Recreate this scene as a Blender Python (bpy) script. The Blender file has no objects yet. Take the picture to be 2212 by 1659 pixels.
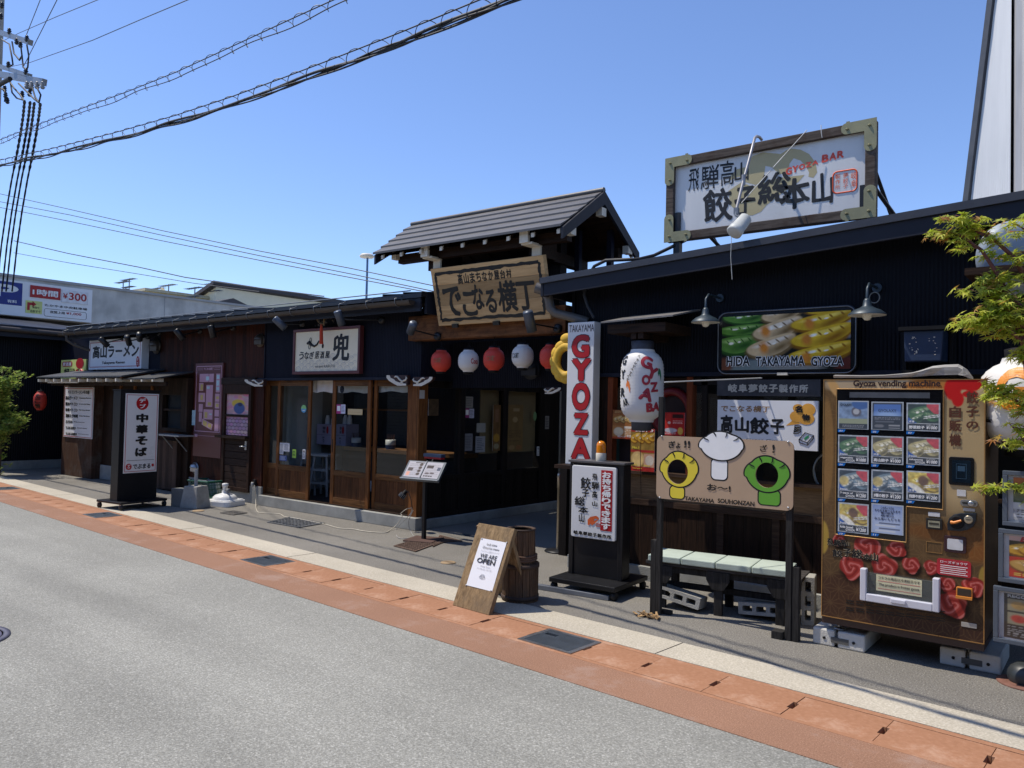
import bpy, math, random
import numpy as np
from mathutils import Vector as V, Matrix as Mx, noise as NZ
from math import sin, cos, pi, radians as R
S = bpy.context.scene
random.seed(5); rs = np.random.RandomState(7)
# ---------------------------------------------------------------- camera
CH, FPX, CW, CHH = 1.75, 1680.0, 2212.0, 1659.0
YAW, PIT, ROL = R(38.14), R(1.63), R(1.26)
cF = V((-sin(YAW)*cos(PIT), cos(YAW)*cos(PIT), sin(PIT)))
r0 = V((cos(YAW), sin(YAW), 0)); u0 = r0.cross(cF)
cR = r0*cos(ROL)+u0*sin(ROL); cU = u0*cos(ROL)-r0*sin(ROL)
CAM = V((0, 0, CH))
cd = bpy.data.cameras.new('camera'); co = bpy.data.objects.new('camera', cd); S.collection.objects.link(co)
cd.sensor_fit = 'HORIZONTAL'; cd.sensor_width = 36; cd.lens = 36*FPX/CW; cd.clip_start = .05; cd.clip_end = 2000
co.matrix_world = Mx(((cR.x, cU.x, -cF.x, 0), (cR.y, cU.y, -cF.y, 0), (cR.z, cU.z, -cF.z, CH), (0, 0, 0, 1)))
S.camera = co
# ---------------------------------------------------------------- light
SUN_EL, SUN_AZ = R(64), R(25)          # light travels towards azimuth SUN_AZ (from +X to +Y)
w = bpy.data.worlds.new('World'); S.world = w; w.use_nodes = True
nt = w.node_tree; bg = nt.nodes['Background']; sk = nt.nodes.new('ShaderNodeTexSky')
sk.sky_type = 'NISHITA'; sk.sun_disc = False; sk.sun_elevation = SUN_EL
sk.sun_rotation = math.atan2(-cos(SUN_AZ), -sin(SUN_AZ))
sk.altitude = 600; sk.air_density = 1.0; sk.dust_density = 0.4; sk.ozone_density = 3.0
wb = nt.nodes.new('ShaderNodeMix'); wb.data_type = 'RGBA'; wb.blend_type = 'MULTIPLY'; wb.inputs[0].default_value = 1; wb.inputs[7].default_value = (.93, .98, 1.16, 1)   # camera white balance
nt.links.new(sk.outputs[0], wb.inputs[6]); nt.links.new(wb.outputs[2], bg.inputs[0]); bg.inputs[1].default_value = 0.148
ld = bpy.data.lights.new('sun', 'SUN'); ld.energy = 4.25; ld.angle = R(.53); ld.color = (1, .925, .81)
lo = bpy.data.objects.new('sun', ld); S.collection.objects.link(lo); lo.location = (-20, -10, 40)
dv = V((cos(SUN_AZ)*cos(SUN_EL), sin(SUN_AZ)*cos(SUN_EL), -sin(SUN_EL)))
lo.rotation_euler = dv.to_track_quat('-Z', 'Y').to_euler()
S.view_settings.view_transform = 'Standard'; S.view_settings.look = 'None'
S.view_settings.exposure = 0.22; S.view_settings.gamma = 1
try:
    S.cycles.max_bounces = 8; S.cycles.transparent_max_bounces = 12; S.cycles.use_denoising = True
except Exception: pass
# ---------------------------------------------------------------- reading points of the photograph (2212 px wide) as places
CROP = dict(D=(0,0,1), Z1=(0,0,.25), Z2=(0,548.6,.25), Z3=(0,768.1,.25), Z4=(329.2,658.3,.1984), Z5=(329.2,932.6,.1984),
  Z6=(548.6,630.9,.1819), Z7=(548.6,822.9,.2149), Z8=(795.5,384,.2728), Y1=(850.3,685.8,.1984), Y2=(850.3,932.6,.2481),
  Y3=(1179.5,658.3,.2150), Y4=(1152.1,960.1,.2315), Y5=(1399,219.4,.2356), Y6=(1453.8,576,.2232), Y7=(1371.5,877.8,.2977),
  Y8=(1728.1,768.1,.2480), X1=(1728.1,1097.2,.2646), X2=(1920.1,384,.2646), X3=(0,1097.2,.3720), X4=(768.1,1152.1,.3720),
  X5=(1371.5,1261.8,.38), W1=(1152.1,1152.1,.1984), W2=(2029.9,1042.4,.2811), W3=(0,877.8,.1736))
def q(c, x, y):
    a = CROP[c]; return a[0]+a[2]*x, a[1]+a[2]*y
def ray(c, x, y):
    x, y = q(c, x, y); return cF*FPX+cR*(x-CW/2)-cU*(y-CHH/2)
def UZ(c, x, y, z=0.0):
    d = ray(c, x, y); return CAM+d*((z-CH)/d.z)
def UY(c, x, y, Y):
    d = ray(c, x, y); return CAM+d*(Y/d.y)
def UX(c, x, y, X):
    d = ray(c, x, y); return CAM+d*(X/d.x)
class Fr:                                # a flat panel's frame: x right, y up, z towards the viewer
    def __init__(s, o, yaw=0.0, tilt=0.0):
        s.m = Mx.Translation(V(o)) @ Mx.Rotation(yaw, 4, 'Z') @ Mx.Rotation(pi/2-tilt, 4, 'X')
    def at(s, c, x, y, z=0.0):
        d = ray(c, x, y); n = s.m.to_3x3() @ V((0,0,1)); o = s.m @ V((0,0,z))
        p = CAM+d*((o-CAM).dot(n)/d.dot(n)); l = s.m.inverted() @ p; return l.x, l.y
    def rect(s, c, x0, y0, x1, y1):
        a = s.at(c, x0, y0); b = s.at(c, x1, y1); return a[0], b[1], b[0], a[1]     # x0,y0(bottom),x1,y1(top)
FY = lambda Y: Fr((0, Y, 0))
FX = lambda X: Fr((X, 0, 0), pi/2)
# ---------------------------------------------------------------- mesh helpers
class B:
    def __init__(s): s.v = []; s.f = []; s.i = []; s.s = []
    def add(s, vs, fs, m=0, M=None, sm=False):
        k = len(s.v); s.v += [tuple(M @ V(p)) for p in vs] if M is not None else [tuple(p) for p in vs]
        for f in fs: s.f.append([k+a for a in f]); s.i.append(m); s.s.append(sm)
        return s
    def box(s, x0, x1, y0, y1, z0, z1, m=0, M=None):
        vs = [(x,y,z) for z in (z0,z1) for y in (y0,y1) for x in (x0,x1)]
        return s.add(vs, [(0,2,3,1),(4,5,7,6),(0,1,5,4),(2,6,7,3),(0,4,6,2),(1,3,7,5)], m, M)
    def prism(s, poly, z0, z1, m=0, M=None, sm=False):
        n = len(poly); a = sum(poly[i][0]*poly[(i+1)%n][1]-poly[(i+1)%n][0]*poly[i][1] for i in range(n))
        if a < 0: poly = poly[::-1]
        vs = [(x,y,z0) for x,y in poly]+[(x,y,z1) for x,y in poly]
        fs = [list(range(n))[::-1], list(range(n,2*n))]
        s.add(vs, fs, m, M); k = len(s.v)-2*n
        for i in range(n):
            j = (i+1) % n; s.f.append([k+i,k+j,k+n+j,k+n+i]); s.i.append(m); s.s.append(sm)
        return s
    def tube(s, pts, r, n=8, m=0, M=None, caps=True):
        pts = [V(p) for p in pts]; k = len(pts); rr = r if isinstance(r, (list,tuple)) else [r]*k
        vs = []; up = None
        for i, p in enumerate(pts):
            t = (pts[min(i+1,k-1)]-pts[max(i-1,0)]).normalized()
            if up is None:
                up = t.orthogonal().normalized()
            up = (up-t*up.dot(t)).normalized(); bi = t.cross(up)
            for j in range(n):
                a = 2*pi*j/n; vs.append(p+up*(rr[i]*cos(a))+bi*(rr[i]*sin(a)))
        fs = [(i*n+j, i*n+(j+1)%n, (i+1)*n+(j+1)%n, (i+1)*n+j) for i in range(k-1) for j in range(n)]
        s.add(vs, fs, m, M, True)
        if caps: s.add(vs[:n], [list(range(n))[::-1]], m, M); s.add(vs[-n:], [list(range(n))], m, M)
        return s
    def lathe(s, prof, n=24, m=0, M=None, sm=True):
        vs = [(r*cos(2*pi*j/n), r*sin(2*pi*j/n), z) for r,z in prof for j in range(n)]
        fs = [(i*n+j, i*n+(j+1)%n, (i+1)*n+(j+1)%n, (i+1)*n+j) for i in range(len(prof)-1) for j in range(n)]
        s.add(vs, fs, m, M, sm)
        if prof[0][0] > 1e-6: s.add(vs[:n], [list(range(n))[::-1]], m, M)
        if prof[-1][0] > 1e-6: s.add(vs[-n:], [list(range(n))], m, M)
        return s
    def grid(s, fn, nu, nv, m=0, M=None, sm=True, flip=False):
        vs = [fn(i/nu, j/nv) for j in range(nv+1) for i in range(nu+1)]; w_ = nu+1
        fs = [(j*w_+i, j*w_+i+1, (j+1)*w_+i+1, (j+1)*w_+i) for j in range(nv) for i in range(nu)]
        if flip: fs = [f[::-1] for f in fs]
        return s.add(vs, fs, m, M, sm)
    def quad(s, F, r, z=0.0, m=0):      # flat rectangle on a panel frame
        x0,y0,x1,y1 = r
        return s.add([(x0,y0,z),(x1,y0,z),(x1,y1,z),(x0,y1,z)], [(0,1,2,3)], m, F.m)
    def poly(s, F, pts, z=0.0, m=0):
        n = len(pts); a = sum(pts[i][0]*pts[(i+1)%n][1]-pts[(i+1)%n][0]*pts[i][1] for i in range(n))
        if a < 0: pts = pts[::-1]
        return s.add([(x,y,z) for x,y in pts], [list(range(n))], m, F.m)
    def slab(s, F, r, z0, z1, m=0):
        x0,y0,x1,y1 = r; return s.box(min(x0,x1), max(x0,x1), min(y0,y1), max(y0,y1), z0, z1, m, F.m)
WM = {}
def link(o): S.collection.objects.link(o); return o
def thing(name, label, cat, loc=(0,0,0), rz=0.0, group=None):
    o = link(bpy.data.objects.new(name, None)); o.location = loc; o.rotation_euler = (0,0,rz); o.empty_display_size = .1
    o['label'] = label; o['category'] = cat
    if group: o['group'] = group
    WM[o.name] = Mx.Translation(V(loc)) @ Mx.Rotation(rz, 4, 'Z'); return o
def mesh(name, b, mats, M=None):
    me = bpy.data.meshes.new(name); inv = M.inverted() if M is not None else None
    me.from_pydata([tuple(inv @ V(p)) for p in b.v] if inv is not None else b.v, [], b.f)
    for m in (mats if isinstance(mats, (list,tuple)) else [mats]): me.materials.append(m)
    me.polygons.foreach_set('material_index', b.i); me.polygons.foreach_set('use_smooth', b.s); me.update(); return me
def bevel(o, wd):
    if wd:
        k = o.modifiers.new('bevel', 'BEVEL'); k.width = wd; k.segments = 2; k.limit_method = 'ANGLE'; k.angle_limit = R(50)
SPLIT = {'ring','rafter','rafter_end','iron_hoop','rope_hoop','post','mullion','steel_post','gate_post','purlin_end','gutter_bracket','screw','stud','front_frame','side_post','red_frame','insulator','bottle_neck','strut','bolt_hole','pin','foundation','metal_cladding','bracket','rail','black_wall','roof_frame','canopy_beam','clip','mast','stretcher','wall','shelf','track'}
def pieces(b):
    """the separate solids in a builder"""
    key = {}; par = {}
    def find(a):
        while par[a] != a: par[a] = par[par[a]]; a = par[a]
        return a
    ids = []
    for v in b.v:
        k = (round(v[0],4),round(v[1],4),round(v[2],4)); key.setdefault(k,len(key)); ids.append(key[k])
    for i in range(len(key)): par[i] = i
    for f in b.f:
        r = find(ids[f[0]])
        for a in f[1:]:
            q_ = find(ids[a])
            if q_ != r: par[q_] = r
    out = {}
    for f,m,s in zip(b.f,b.i,b.s):
        n = out.setdefault(find(ids[f[0]]),(B(),{})); nb,mp = n; ff = []
        for a in f:
            if a not in mp: mp[a] = len(nb.v); nb.v.append(b.v[a])
            ff.append(mp[a])
        nb.f.append(ff); nb.i.append(m); nb.s.append(s)
    return [n[0] for n in out.values()]
FAR = ('lettering','letter_outline','pale_print','hanger','ledge','drip_edge','counter','red_print','red_marks')
def clusters(b):
    """islands joined wherever they lie closer than half the larger one's size"""
    L_ = pieces(b); n = len(L_)
    if n < 2 or n > 900: return [b]
    lo = np.array([np.min(p.v,0) for p in L_]); hi = np.array([np.max(p.v,0) for p in L_]); sz = np.linalg.norm(hi-lo,axis=1)
    gap = np.linalg.norm(np.maximum(0, np.maximum(lo[:,None]-hi[None], lo[None]-hi[:,None])),axis=2); J = gap < .4*np.maximum(sz[:,None],sz[None])
    seen = np.zeros(n,bool); out = []
    for i in range(n):
        if seen[i]: continue
        comp = np.zeros(n,bool); comp[i] = True
        while True:
            nx_ = comp | J[comp].any(0)
            if (nx_ == comp).all(): break
            comp = nx_
        seen |= comp; nb = B()
        for k in np.nonzero(comp)[0]:
            o = len(nb.v); nb.v += L_[k].v; nb.f += [[o+a for a in f] for f in L_[k].f]; nb.i += L_[k].i; nb.s += L_[k].s
        out.append(nb)
    return out
def obj(name, b, mats, par=None, bev=0, label=None):     # a part (or sub-part)
    if name in FAR or name.endswith('lettering'):
        L_ = clusters(b)
        if 1 < len(L_) <= 30:
            for n in L_[1:]: obj1(name, n, mats, par, bev, label)
            return obj1(name, L_[0], mats, par, bev, label)
    if name in SPLIT:
        L_ = pieces(b)
        if 1 < len(L_) <= 60:
            for n in L_[1:]: obj1(name, n, mats, par, bev, label)
            return obj1(name, L_[0], mats, par, bev, label)
    return obj1(name, b, mats, par, bev, label)
def obj1(name, b, mats, par=None, bev=0, label=None):
    M = WM[par.name]; o = link(bpy.data.objects.new(name, mesh(name, b, mats, M))); o.parent = par
    WM[o.name] = M; bevel(o, bev)
    if label: o['label'] = label
    return o
def single(name, b, mats, label, cat, group=None, bev=0, kind=None):
    a = np.array(b.v); loc = V((float(a[:,0].mean()), float(a[:,1].mean()), float(a[:,2].min())))
    if kind: loc = V((0,0,0))
    M = Mx.Translation(loc); o = link(bpy.data.objects.new(name, mesh(name, b, mats, M))); o.location = loc; WM[o.name] = M
    bevel(o, bev)
    if kind: o['kind'] = kind
    if label: o['label'] = label
    if cat: o['category'] = cat
    if group: o['group'] = group
    return o
def dup(root, loc, rz=None, label=None):
    c = root.copy(); link(c); c.location = loc
    if rz is not None: c.rotation_euler = (0,0,rz)
    if label: c['label'] = label
    WM[c.name] = Mx.Translation(V(loc)) @ Mx.Rotation(c.rotation_euler.z, 4, 'Z')
    def rec(a, bb):
        for ch in list(a.children):
            d = ch.copy(); link(d); d.parent = bb; rec(ch, d)
    rec(root, c); return c
# ---------------------------------------------------------------- lettering
_gl = {}
def glyph(s, bold=0.0, shear=0.0):
    k = (s, round(bold,3), shear)
    if k in _gl: return _gl[k]
    c = bpy.data.curves.new('t', 'FONT'); c.body = s; c.offset = bold; c.shear = shear; c.resolution_u = 3
    o = bpy.data.objects.new('t', c); link(o); bpy.context.view_layer.update()
    dg = bpy.context.evaluated_depsgraph_get(); me = bpy.data.meshes.new_from_object(o.evaluated_get(dg))
    vs = [(v.co.x, v.co.y) for v in me.vertices]; fs = [list(p.vertices) for p in me.polygons]
    bpy.data.objects.remove(o); bpy.data.curves.remove(c); bpy.data.meshes.remove(me)
    if not vs: vs = [(0,0),(.01,0),(0,.01)]; fs = []
    xs = [a[0] for a in vs]; ys = [a[1] for a in vs]
    _gl[k] = (vs, fs, min(xs), min(ys), max(xs), max(ys)); return _gl[k]
def put(b, F, s, r, m=0, z=.003, bold=0.0, rot=0.0, jit=0.0, shear=0.0):
    vs, fs, gx0, gy0, gx1, gy1 = glyph(s, 0.0, shear); x0,y0,x1,y1 = r
    if bold: gx0 -= bold; gx1 += bold; gy0 -= bold; gy1 += bold
    sx = (x1-x0)/max(gx1-gx0,1e-4); sy = (y1-y0)/max(gy1-gy0,1e-4); cx, cy = (x0+x1)/2, (y0+y1)/2; out = []
    hh = abs(y1-y0); sd = random.uniform(0,50)
    for x, y in vs:
        px = (x-(gx0+gx1)/2)*sx; py = (y-(gy0+gy1)/2)*sy
        if jit:
            n1 = NZ.noise_vector(V((px/hh*5+sd, py/hh*5, 0))); px += n1.x*jit*hh; py += n1.y*jit*hh
        out.append((px, py))
    for k in range(7 if bold else 1):           # thick strokes: the letter laid on itself in a small ring
        ox, oy = (0, 0) if k == 6 or not bold else (bold*sx*cos(k*pi/3), bold*sy*sin(k*pi/3)); zk = z+.00012*k
        b.add([(cx+(px+ox)*cos(rot)-(py+oy)*sin(rot), cy+(px+ox)*sin(rot)+(py+oy)*cos(rot), zk) for px, py in out], fs, m, F.m)
    return b
def text(b, F, s, c, x0, y0, x1, y1, **k):      # line of text fitted to a box read off the photograph
    return put(b, F, s, F.rect(c, x0, y0, x1, y1), **k)
def vtext(b, F, s, c, x0, y0, x1, y1, **k):     # vertical line
    r = F.rect(c, x0, y0, x1, y1); return vput(b, F, s, r, **k)
def vput(b, F, s, r, gap=.12, **k):
    n = len(s); h = (r[3]-r[1])/n
    for i, ch in enumerate(s): put(b, F, ch, (r[0], r[3]-(i+1)*h+h*gap/2, r[2], r[3]-i*h-h*gap/2), **k)
    return b
# ---------------------------------------------------------------- materials
def lin(c):
    return tuple(((a/255)/12.92 if a/255 <= .04045 else ((a/255+.055)/1.055)**2.4) for a in c[:3])+(1,)
MT = {}
def mat(name, col, rough=.6, metal=0.0, var=.2, sc=6.0, bump=0.0, bsc=60.0, stretch=(1,1,1), spec=.5, dirt=0.0, emit=0.0, alpha=None):
    if name in MT: return MT[name]
    m = bpy.data.materials.new(name); m.use_nodes = True; t = m.node_tree; n = t.nodes; L = t.links.new; p = n['Principled BSDF']
    p.inputs['Roughness'].default_value = rough; p.inputs['Metallic'].default_value = metal; p.inputs['Specular IOR Level'].default_value = spec
    c = lin(col); tc = n.new('ShaderNodeTexCoord'); mp = n.new('ShaderNodeMapping'); L(tc.outputs['Object'], mp.inputs[0])
    mp.inputs['Scale'].default_value = stretch
    nz = n.new('ShaderNodeTexNoise'); nz.inputs['Scale'].default_value = sc; nz.inputs['Detail'].default_value = 6; nz.inputs['Roughness'].default_value = .65
    L(mp.outputs[0], nz.inputs[0]); rp = n.new('ShaderNodeValToRGB'); L(nz.outputs[0], rp.inputs[0])
    rp.color_ramp.elements[0].position = .3; rp.color_ramp.elements[1].position = .72
    rp.color_ramp.elements[0].color = tuple(a*(1-var) for a in c[:3])+(1,); rp.color_ramp.elements[1].color = tuple(min(1,a*(1+var)) for a in c[:3])+(1,)
    out = rp.outputs[0]
    if dirt:
        n2 = n.new('ShaderNodeTexNoise'); n2.inputs['Scale'].default_value = 1.7; n2.inputs['Detail'].default_value = 8; L(tc.outputs['Object'], n2.inputs[0])
        r2 = n.new('ShaderNodeValToRGB'); r2.color_ramp.elements[0].position = .42; r2.color_ramp.elements[1].position = .68; L(n2.outputs[0], r2.inputs[0])
        mx = n.new('ShaderNodeMix'); mx.data_type = 'RGBA'; mx.inputs[7].default_value = tuple(a*.45 for a in c[:3])+(1,)
        ml = n.new('ShaderNodeMath'); ml.operation = 'MULTIPLY'; ml.inputs[1].default_value = dirt; L(r2.outputs[0], ml.inputs[0])
        L(ml.outputs[0], mx.inputs[0]); L(out, mx.inputs[6]); out = mx.outputs[2]
    L(out, p.inputs['Base Color'])
    rr = n.new('ShaderNodeMapRange'); L(nz.outputs[0], rr.inputs[0]); rr.inputs[3].default_value = max(.02, rough-.12); rr.inputs[4].default_value = min(1, rough+.12); L(rr.outputs[0], p.inputs['Roughness'])
    if bump:
        bn = n.new('ShaderNodeTexNoise'); bn.inputs['Scale'].default_value = bsc; bn.inputs['Detail'].default_value = 4; L(mp.outputs[0], bn.inputs[0])
        bp = n.new('ShaderNodeBump'); bp.inputs['Strength'].default_value = bump; bp.inputs['Distance'].default_value = .01; L(bn.outputs[0], bp.inputs['Height']); L(bp.outputs[0], p.inputs['Normal'])
    if emit:
        p.inputs['Emission Color'].default_value = c; p.inputs['Emission Strength'].default_value = emit
    MT[name] = m; return m
def wood(name, c1, c2, axis='z', sc=3.0, rough=.65, bump=.25, board=0.0, baxis='x', wear=None, cont=1.0):
    """grain drawn out along one axis; optional board joints and per-board tone"""
    if name in MT: return MT[name]
    m = bpy.data.materials.new(name); m.use_nodes = True; t = m.node_tree; n = t.nodes; L = t.links.new; p = n['Principled BSDF']
    tc = n.new('ShaderNodeTexCoord'); mp = n.new('ShaderNodeMapping'); L(tc.outputs['Object'], mp.inputs[0])
    st = {'x':(1,14,14),'y':(14,1,14),'z':(14,14,1)}[axis]; mp.inputs['Scale'].default_value = st
    vec = mp.outputs[0]
    if board:
        sp = n.new('ShaderNodeSeparateXYZ'); L(tc.outputs['Object'], sp.inputs[0]); dv_ = n.new('ShaderNodeMath'); dv_.operation = 'DIVIDE'; dv_.inputs[1].default_value = board
        L(sp.outputs['XYZ'.index(baxis.upper())], dv_.inputs[0]); fl = n.new('ShaderNodeMath'); fl.operation = 'FLOOR'; L(dv_.outputs[0], fl.inputs[0])
        wn = n.new('ShaderNodeTexWhiteNoise'); wn.noise_dimensions = '1D'; L(fl.outputs[0], wn.inputs['W'])
        ad = n.new('ShaderNodeVectorMath'); ad.operation = 'MULTIPLY_ADD'; L(wn.outputs['Color'], ad.inputs[0]); ad.inputs[1].default_value = (7,7,7); L(vec, ad.inputs[2]); vec = ad.outputs[0]
    nz = n.new('ShaderNodeTexNoise'); nz.inputs['Scale'].default_value = sc; nz.inputs['Detail'].default_value = 8; nz.inputs['Roughness'].default_value = .7; nz.inputs['Distortion'].default_value = .6
    L(vec, nz.inputs[0]); rp = n.new('ShaderNodeValToRGB'); L(nz.outputs[0], rp.inputs[0])
    rp.color_ramp.elements[0].position = .5-.18*cont; rp.color_ramp.elements[1].position = .5+.2*cont
    rp.color_ramp.elements[0].color = lin(c1); rp.color_ramp.elements[1].color = lin(c2); out = rp.outputs[0]
    if board:
        hv = n.new('ShaderNodeHueSaturation'); mr = n.new('ShaderNodeMapRange'); L(wn.outputs['Value'], mr.inputs[0]); mr.inputs[3].default_value = .6; mr.inputs[4].default_value = 1.35
        L(mr.outputs[0], hv.inputs['Value']); L(out, hv.inputs['Color']); out = hv.outputs[0]
    if wear:
        n2 = n.new('ShaderNodeTexNoise'); n2.inputs['Scale'].default_value = 3.5; n2.inputs['Detail'].default_value = 9; n2.inputs['Roughness'].default_value = .75; L(tc.outputs['Object'], n2.inputs[0])
        r2 = n.new('ShaderNodeValToRGB'); r2.color_ramp.elements[0].position = .48; r2.color_ramp.elements[1].position = .7; L(n2.outputs[0], r2.inputs[0])
        mx = n.new('ShaderNodeMix'); mx.data_type = 'RGBA'; mx.inputs[7].default_value = lin(wear); L(r2.outputs[0], mx.inputs[0]); L(out, mx.inputs[6]); out = mx.outputs[2]
    L(out, p.inputs['Base Color']); p.inputs['Roughness'].default_value = rough; p.inputs['Specular IOR Level'].default_value = .14
    bp = n.new('ShaderNodeBump'); bp.inputs['Strength'].default_value = bump; bp.inputs['Distance'].default_value = .006; L(nz.outputs[0], bp.inputs['Height']); nrm = bp.outputs[0]
    if board:
        fr = n.new('ShaderNodeMath'); fr.operation = 'FRACT'; L(dv_.outputs[0], fr.inputs[0])
        pg = n.new('ShaderNodeMath'); pg.operation = 'PINGPONG'; pg.inputs[1].default_value = .5; L(fr.outputs[0], pg.inputs[0])
        ss = n.new('ShaderNodeMapRange'); ss.interpolation_type = 'SMOOTHSTEP'; L(pg.outputs[0], ss.inputs[0]); ss.inputs[1].default_value = 0; ss.inputs[2].default_value = min(.3, .006/board)
        b2 = n.new('ShaderNodeBump'); b2.inputs['Strength'].default_value = .8; b2.inputs['Distance'].default_value = .008; L(ss.outputs[0], b2.inputs['Height']); L(nrm, b2.inputs['Normal']); nrm = b2.outputs[0]
    L(nrm, p.inputs['Normal']); MT[name] = m; return m
def ground_mat(name, c0, c1, speck, sc=220, patch=.25, bump=.5, stain=None, vv=.14, tracks=0.0):
    m = bpy.data.materials.new(name); m.use_nodes = True; t = m.node_tree; n = t.nodes; L = t.links.new; p = n['Principled BSDF']
    tc = n.new('ShaderNodeTexCoord'); vo = n.new('ShaderNodeTexVoronoi'); vo.inputs['Scale'].default_value = sc; L(tc.outputs['Object'], vo.inputs[0])
    nz = n.new('ShaderNodeTexNoise'); nz.inputs['Scale'].default_value = sc*.5; nz.inputs['Detail'].default_value = 5; L(tc.outputs['Object'], nz.inputs[0])
    rp = n.new('ShaderNodeValToRGB'); L(nz.outputs[0], rp.inputs[0]); e = rp.color_ramp.elements
    e[0].position = .32; e[0].color = lin(c0); e[1].position = .6; e[1].color = lin(c1); k = e.new(.74); k.color = lin(speck)
    big = n.new('ShaderNodeTexNoise'); big.inputs['Scale'].default_value = .55; big.inputs['Detail'].default_value = 7; big.inputs['Roughness'].default_value = .6; L(tc.outputs['Object'], big.inputs[0])
    mr = n.new('ShaderNodeMapRange'); L(big.outputs[0], mr.inputs[0]); mr.inputs[1].default_value = .3; mr.inputs[2].default_value = .7; mr.inputs[3].default_value = 1-patch; mr.inputs[4].default_value = 1+patch
    sp = n.new('ShaderNodeSeparateColor'); L(vo.outputs['Color'], sp.inputs[0]); m3 = n.new('ShaderNodeMapRange'); L(sp.outputs[0], m3.inputs[0]); m3.inputs[3].default_value = 1-vv; m3.inputs[4].default_value = 1+vv
    mu = n.new('ShaderNodeMath'); mu.operation = 'MULTIPLY'; L(mr.outputs[0], mu.inputs[0]); L(m3.outputs[0], mu.inputs[1])
    if tracks:      # faint worn bands running along the road
        mp = n.new('ShaderNodeMapping'); mp.inputs['Rotation'].default_value = (0,0,-RA); mp.inputs['Scale'].default_value = (.05,1.1,1); L(tc.outputs['Object'], mp.inputs[0])
        n4 = n.new('ShaderNodeTexNoise'); n4.inputs['Scale'].default_value = 1.3; n4.inputs['Detail'].default_value = 3; L(mp.outputs[0], n4.inputs[0])
        m4 = n.new('ShaderNodeMapRange'); L(n4.outputs[0], m4.inputs[0]); m4.inputs[1].default_value = .35; m4.inputs[2].default_value = .65; m4.inputs[3].default_value = 1-tracks; m4.inputs[4].default_value = 1+tracks*.6
        m5 = n.new('ShaderNodeMath'); m5.operation = 'MULTIPLY'; L(mu.outputs[0], m5.inputs[0]); L(m4.outputs[0], m5.inputs[1]); mu = m5
    vm = n.new('ShaderNodeVectorMath'); vm.operation = 'SCALE'; L(rp.outputs[0], vm.inputs[0]); L(mu.outputs[0], vm.inputs['Scale']); out = vm.outputs[0]
    if stain:
        n2 = n.new('ShaderNodeTexNoise'); n2.inputs['Scale'].default_value = 2.2; n2.inputs['Detail'].default_value = 10; n2.inputs['Roughness'].default_value = .72; L(tc.outputs['Object'], n2.inputs[0])
        r2 = n.new('ShaderNodeValToRGB'); r2.color_ramp.elements[0].position = .53; r2.color_ramp.elements[1].position = .68; L(n2.outputs[0], r2.inputs[0])
        r2.color_ramp.elements[1].color = (.75,.75,.75,1)
        mx = n.new('ShaderNodeMix'); mx.data_type = 'RGBA'; mx.inputs[7].default_value = lin(stain); L(r2.outputs[0], mx.inputs[0]); L(out, mx.inputs[6]); out = mx.outputs[2]
    L(out, p.inputs['Base Color']); p.inputs['Roughness'].default_value = .85; p.inputs['Specular IOR Level'].default_value = .25
    bp = n.new('ShaderNodeBump'); bp.inputs['Strength'].default_value = bump; bp.inputs['Distance'].default_value = .004; L(vo.outputs['Distance'], bp.inputs['Height']); L(bp.outputs[0], p.inputs['Normal'])
    return m
def glass(name, tint=(1,1,1), refl=.1, rough=.0):
    m = bpy.data.materials.new(name); m.use_nodes = True; t = m.node_tree; n = t.nodes; L = t.links.new; n.remove(n['Principled BSDF'])
    tr = n.new('ShaderNodeBsdfTransparent'); tr.inputs[0].default_value = tint+(1,); gl = n.new('ShaderNodeBsdfGlossy'); gl.inputs['Roughness'].default_value = rough
    fr = n.new('ShaderNodeFresnel'); fr.inputs[0].default_value = 1.5; ad = n.new('ShaderNodeMath'); ad.operation = 'ADD'; ad.use_clamp = True; ad.inputs[1].default_value = refl; L(fr.outputs[0], ad.inputs[0])
    ge = n.new('ShaderNodeNewGeometry'); iv = n.new('ShaderNodeMath'); iv.operation = 'SUBTRACT'; iv.inputs[0].default_value = 1; L(ge.outputs['Backfacing'], iv.inputs[1])
    fm_ = n.new('ShaderNodeMath'); fm_.operation = 'MULTIPLY'; L(ad.outputs[0], fm_.inputs[0]); L(iv.outputs[0], fm_.inputs[1]); ad = fm_
    mx = n.new('ShaderNodeMixShader'); L(ad.outputs[0], mx.inputs[0]); L(tr.outputs[0], mx.inputs[1]); L(gl.outputs[0], mx.inputs[2]); L(mx.outputs[0], n['Material Output'].inputs[0]); return m
def leaf_mat(name, c0, c1):
    m = bpy.data.materials.new(name); m.use_nodes = True; t = m.node_tree; n = t.nodes; L = t.links.new; p = n['Principled BSDF']
    g = n.new('ShaderNodeNewGeometry'); rp = n.new('ShaderNodeValToRGB'); L(g.outputs['Random Per Island'], rp.inputs[0]); rp.color_ramp.elements[0].color = lin(c0); rp.color_ramp.elements[1].color = lin(c1)
    L(rp.outputs[0], p.inputs['Base Color']); p.inputs['Roughness'].default_value = .55
    tl = n.new('ShaderNodeBsdfTranslucent'); L(rp.outputs[0], tl.inputs[0]); mx = n.new('ShaderNodeMixShader'); mx.inputs[0].default_value = .5
    L(p.outputs[0], mx.inputs[1]); L(tl.outputs[0], mx.inputs[2]); L(mx.outputs[0], n['Material Output'].inputs[0]); return m
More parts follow.
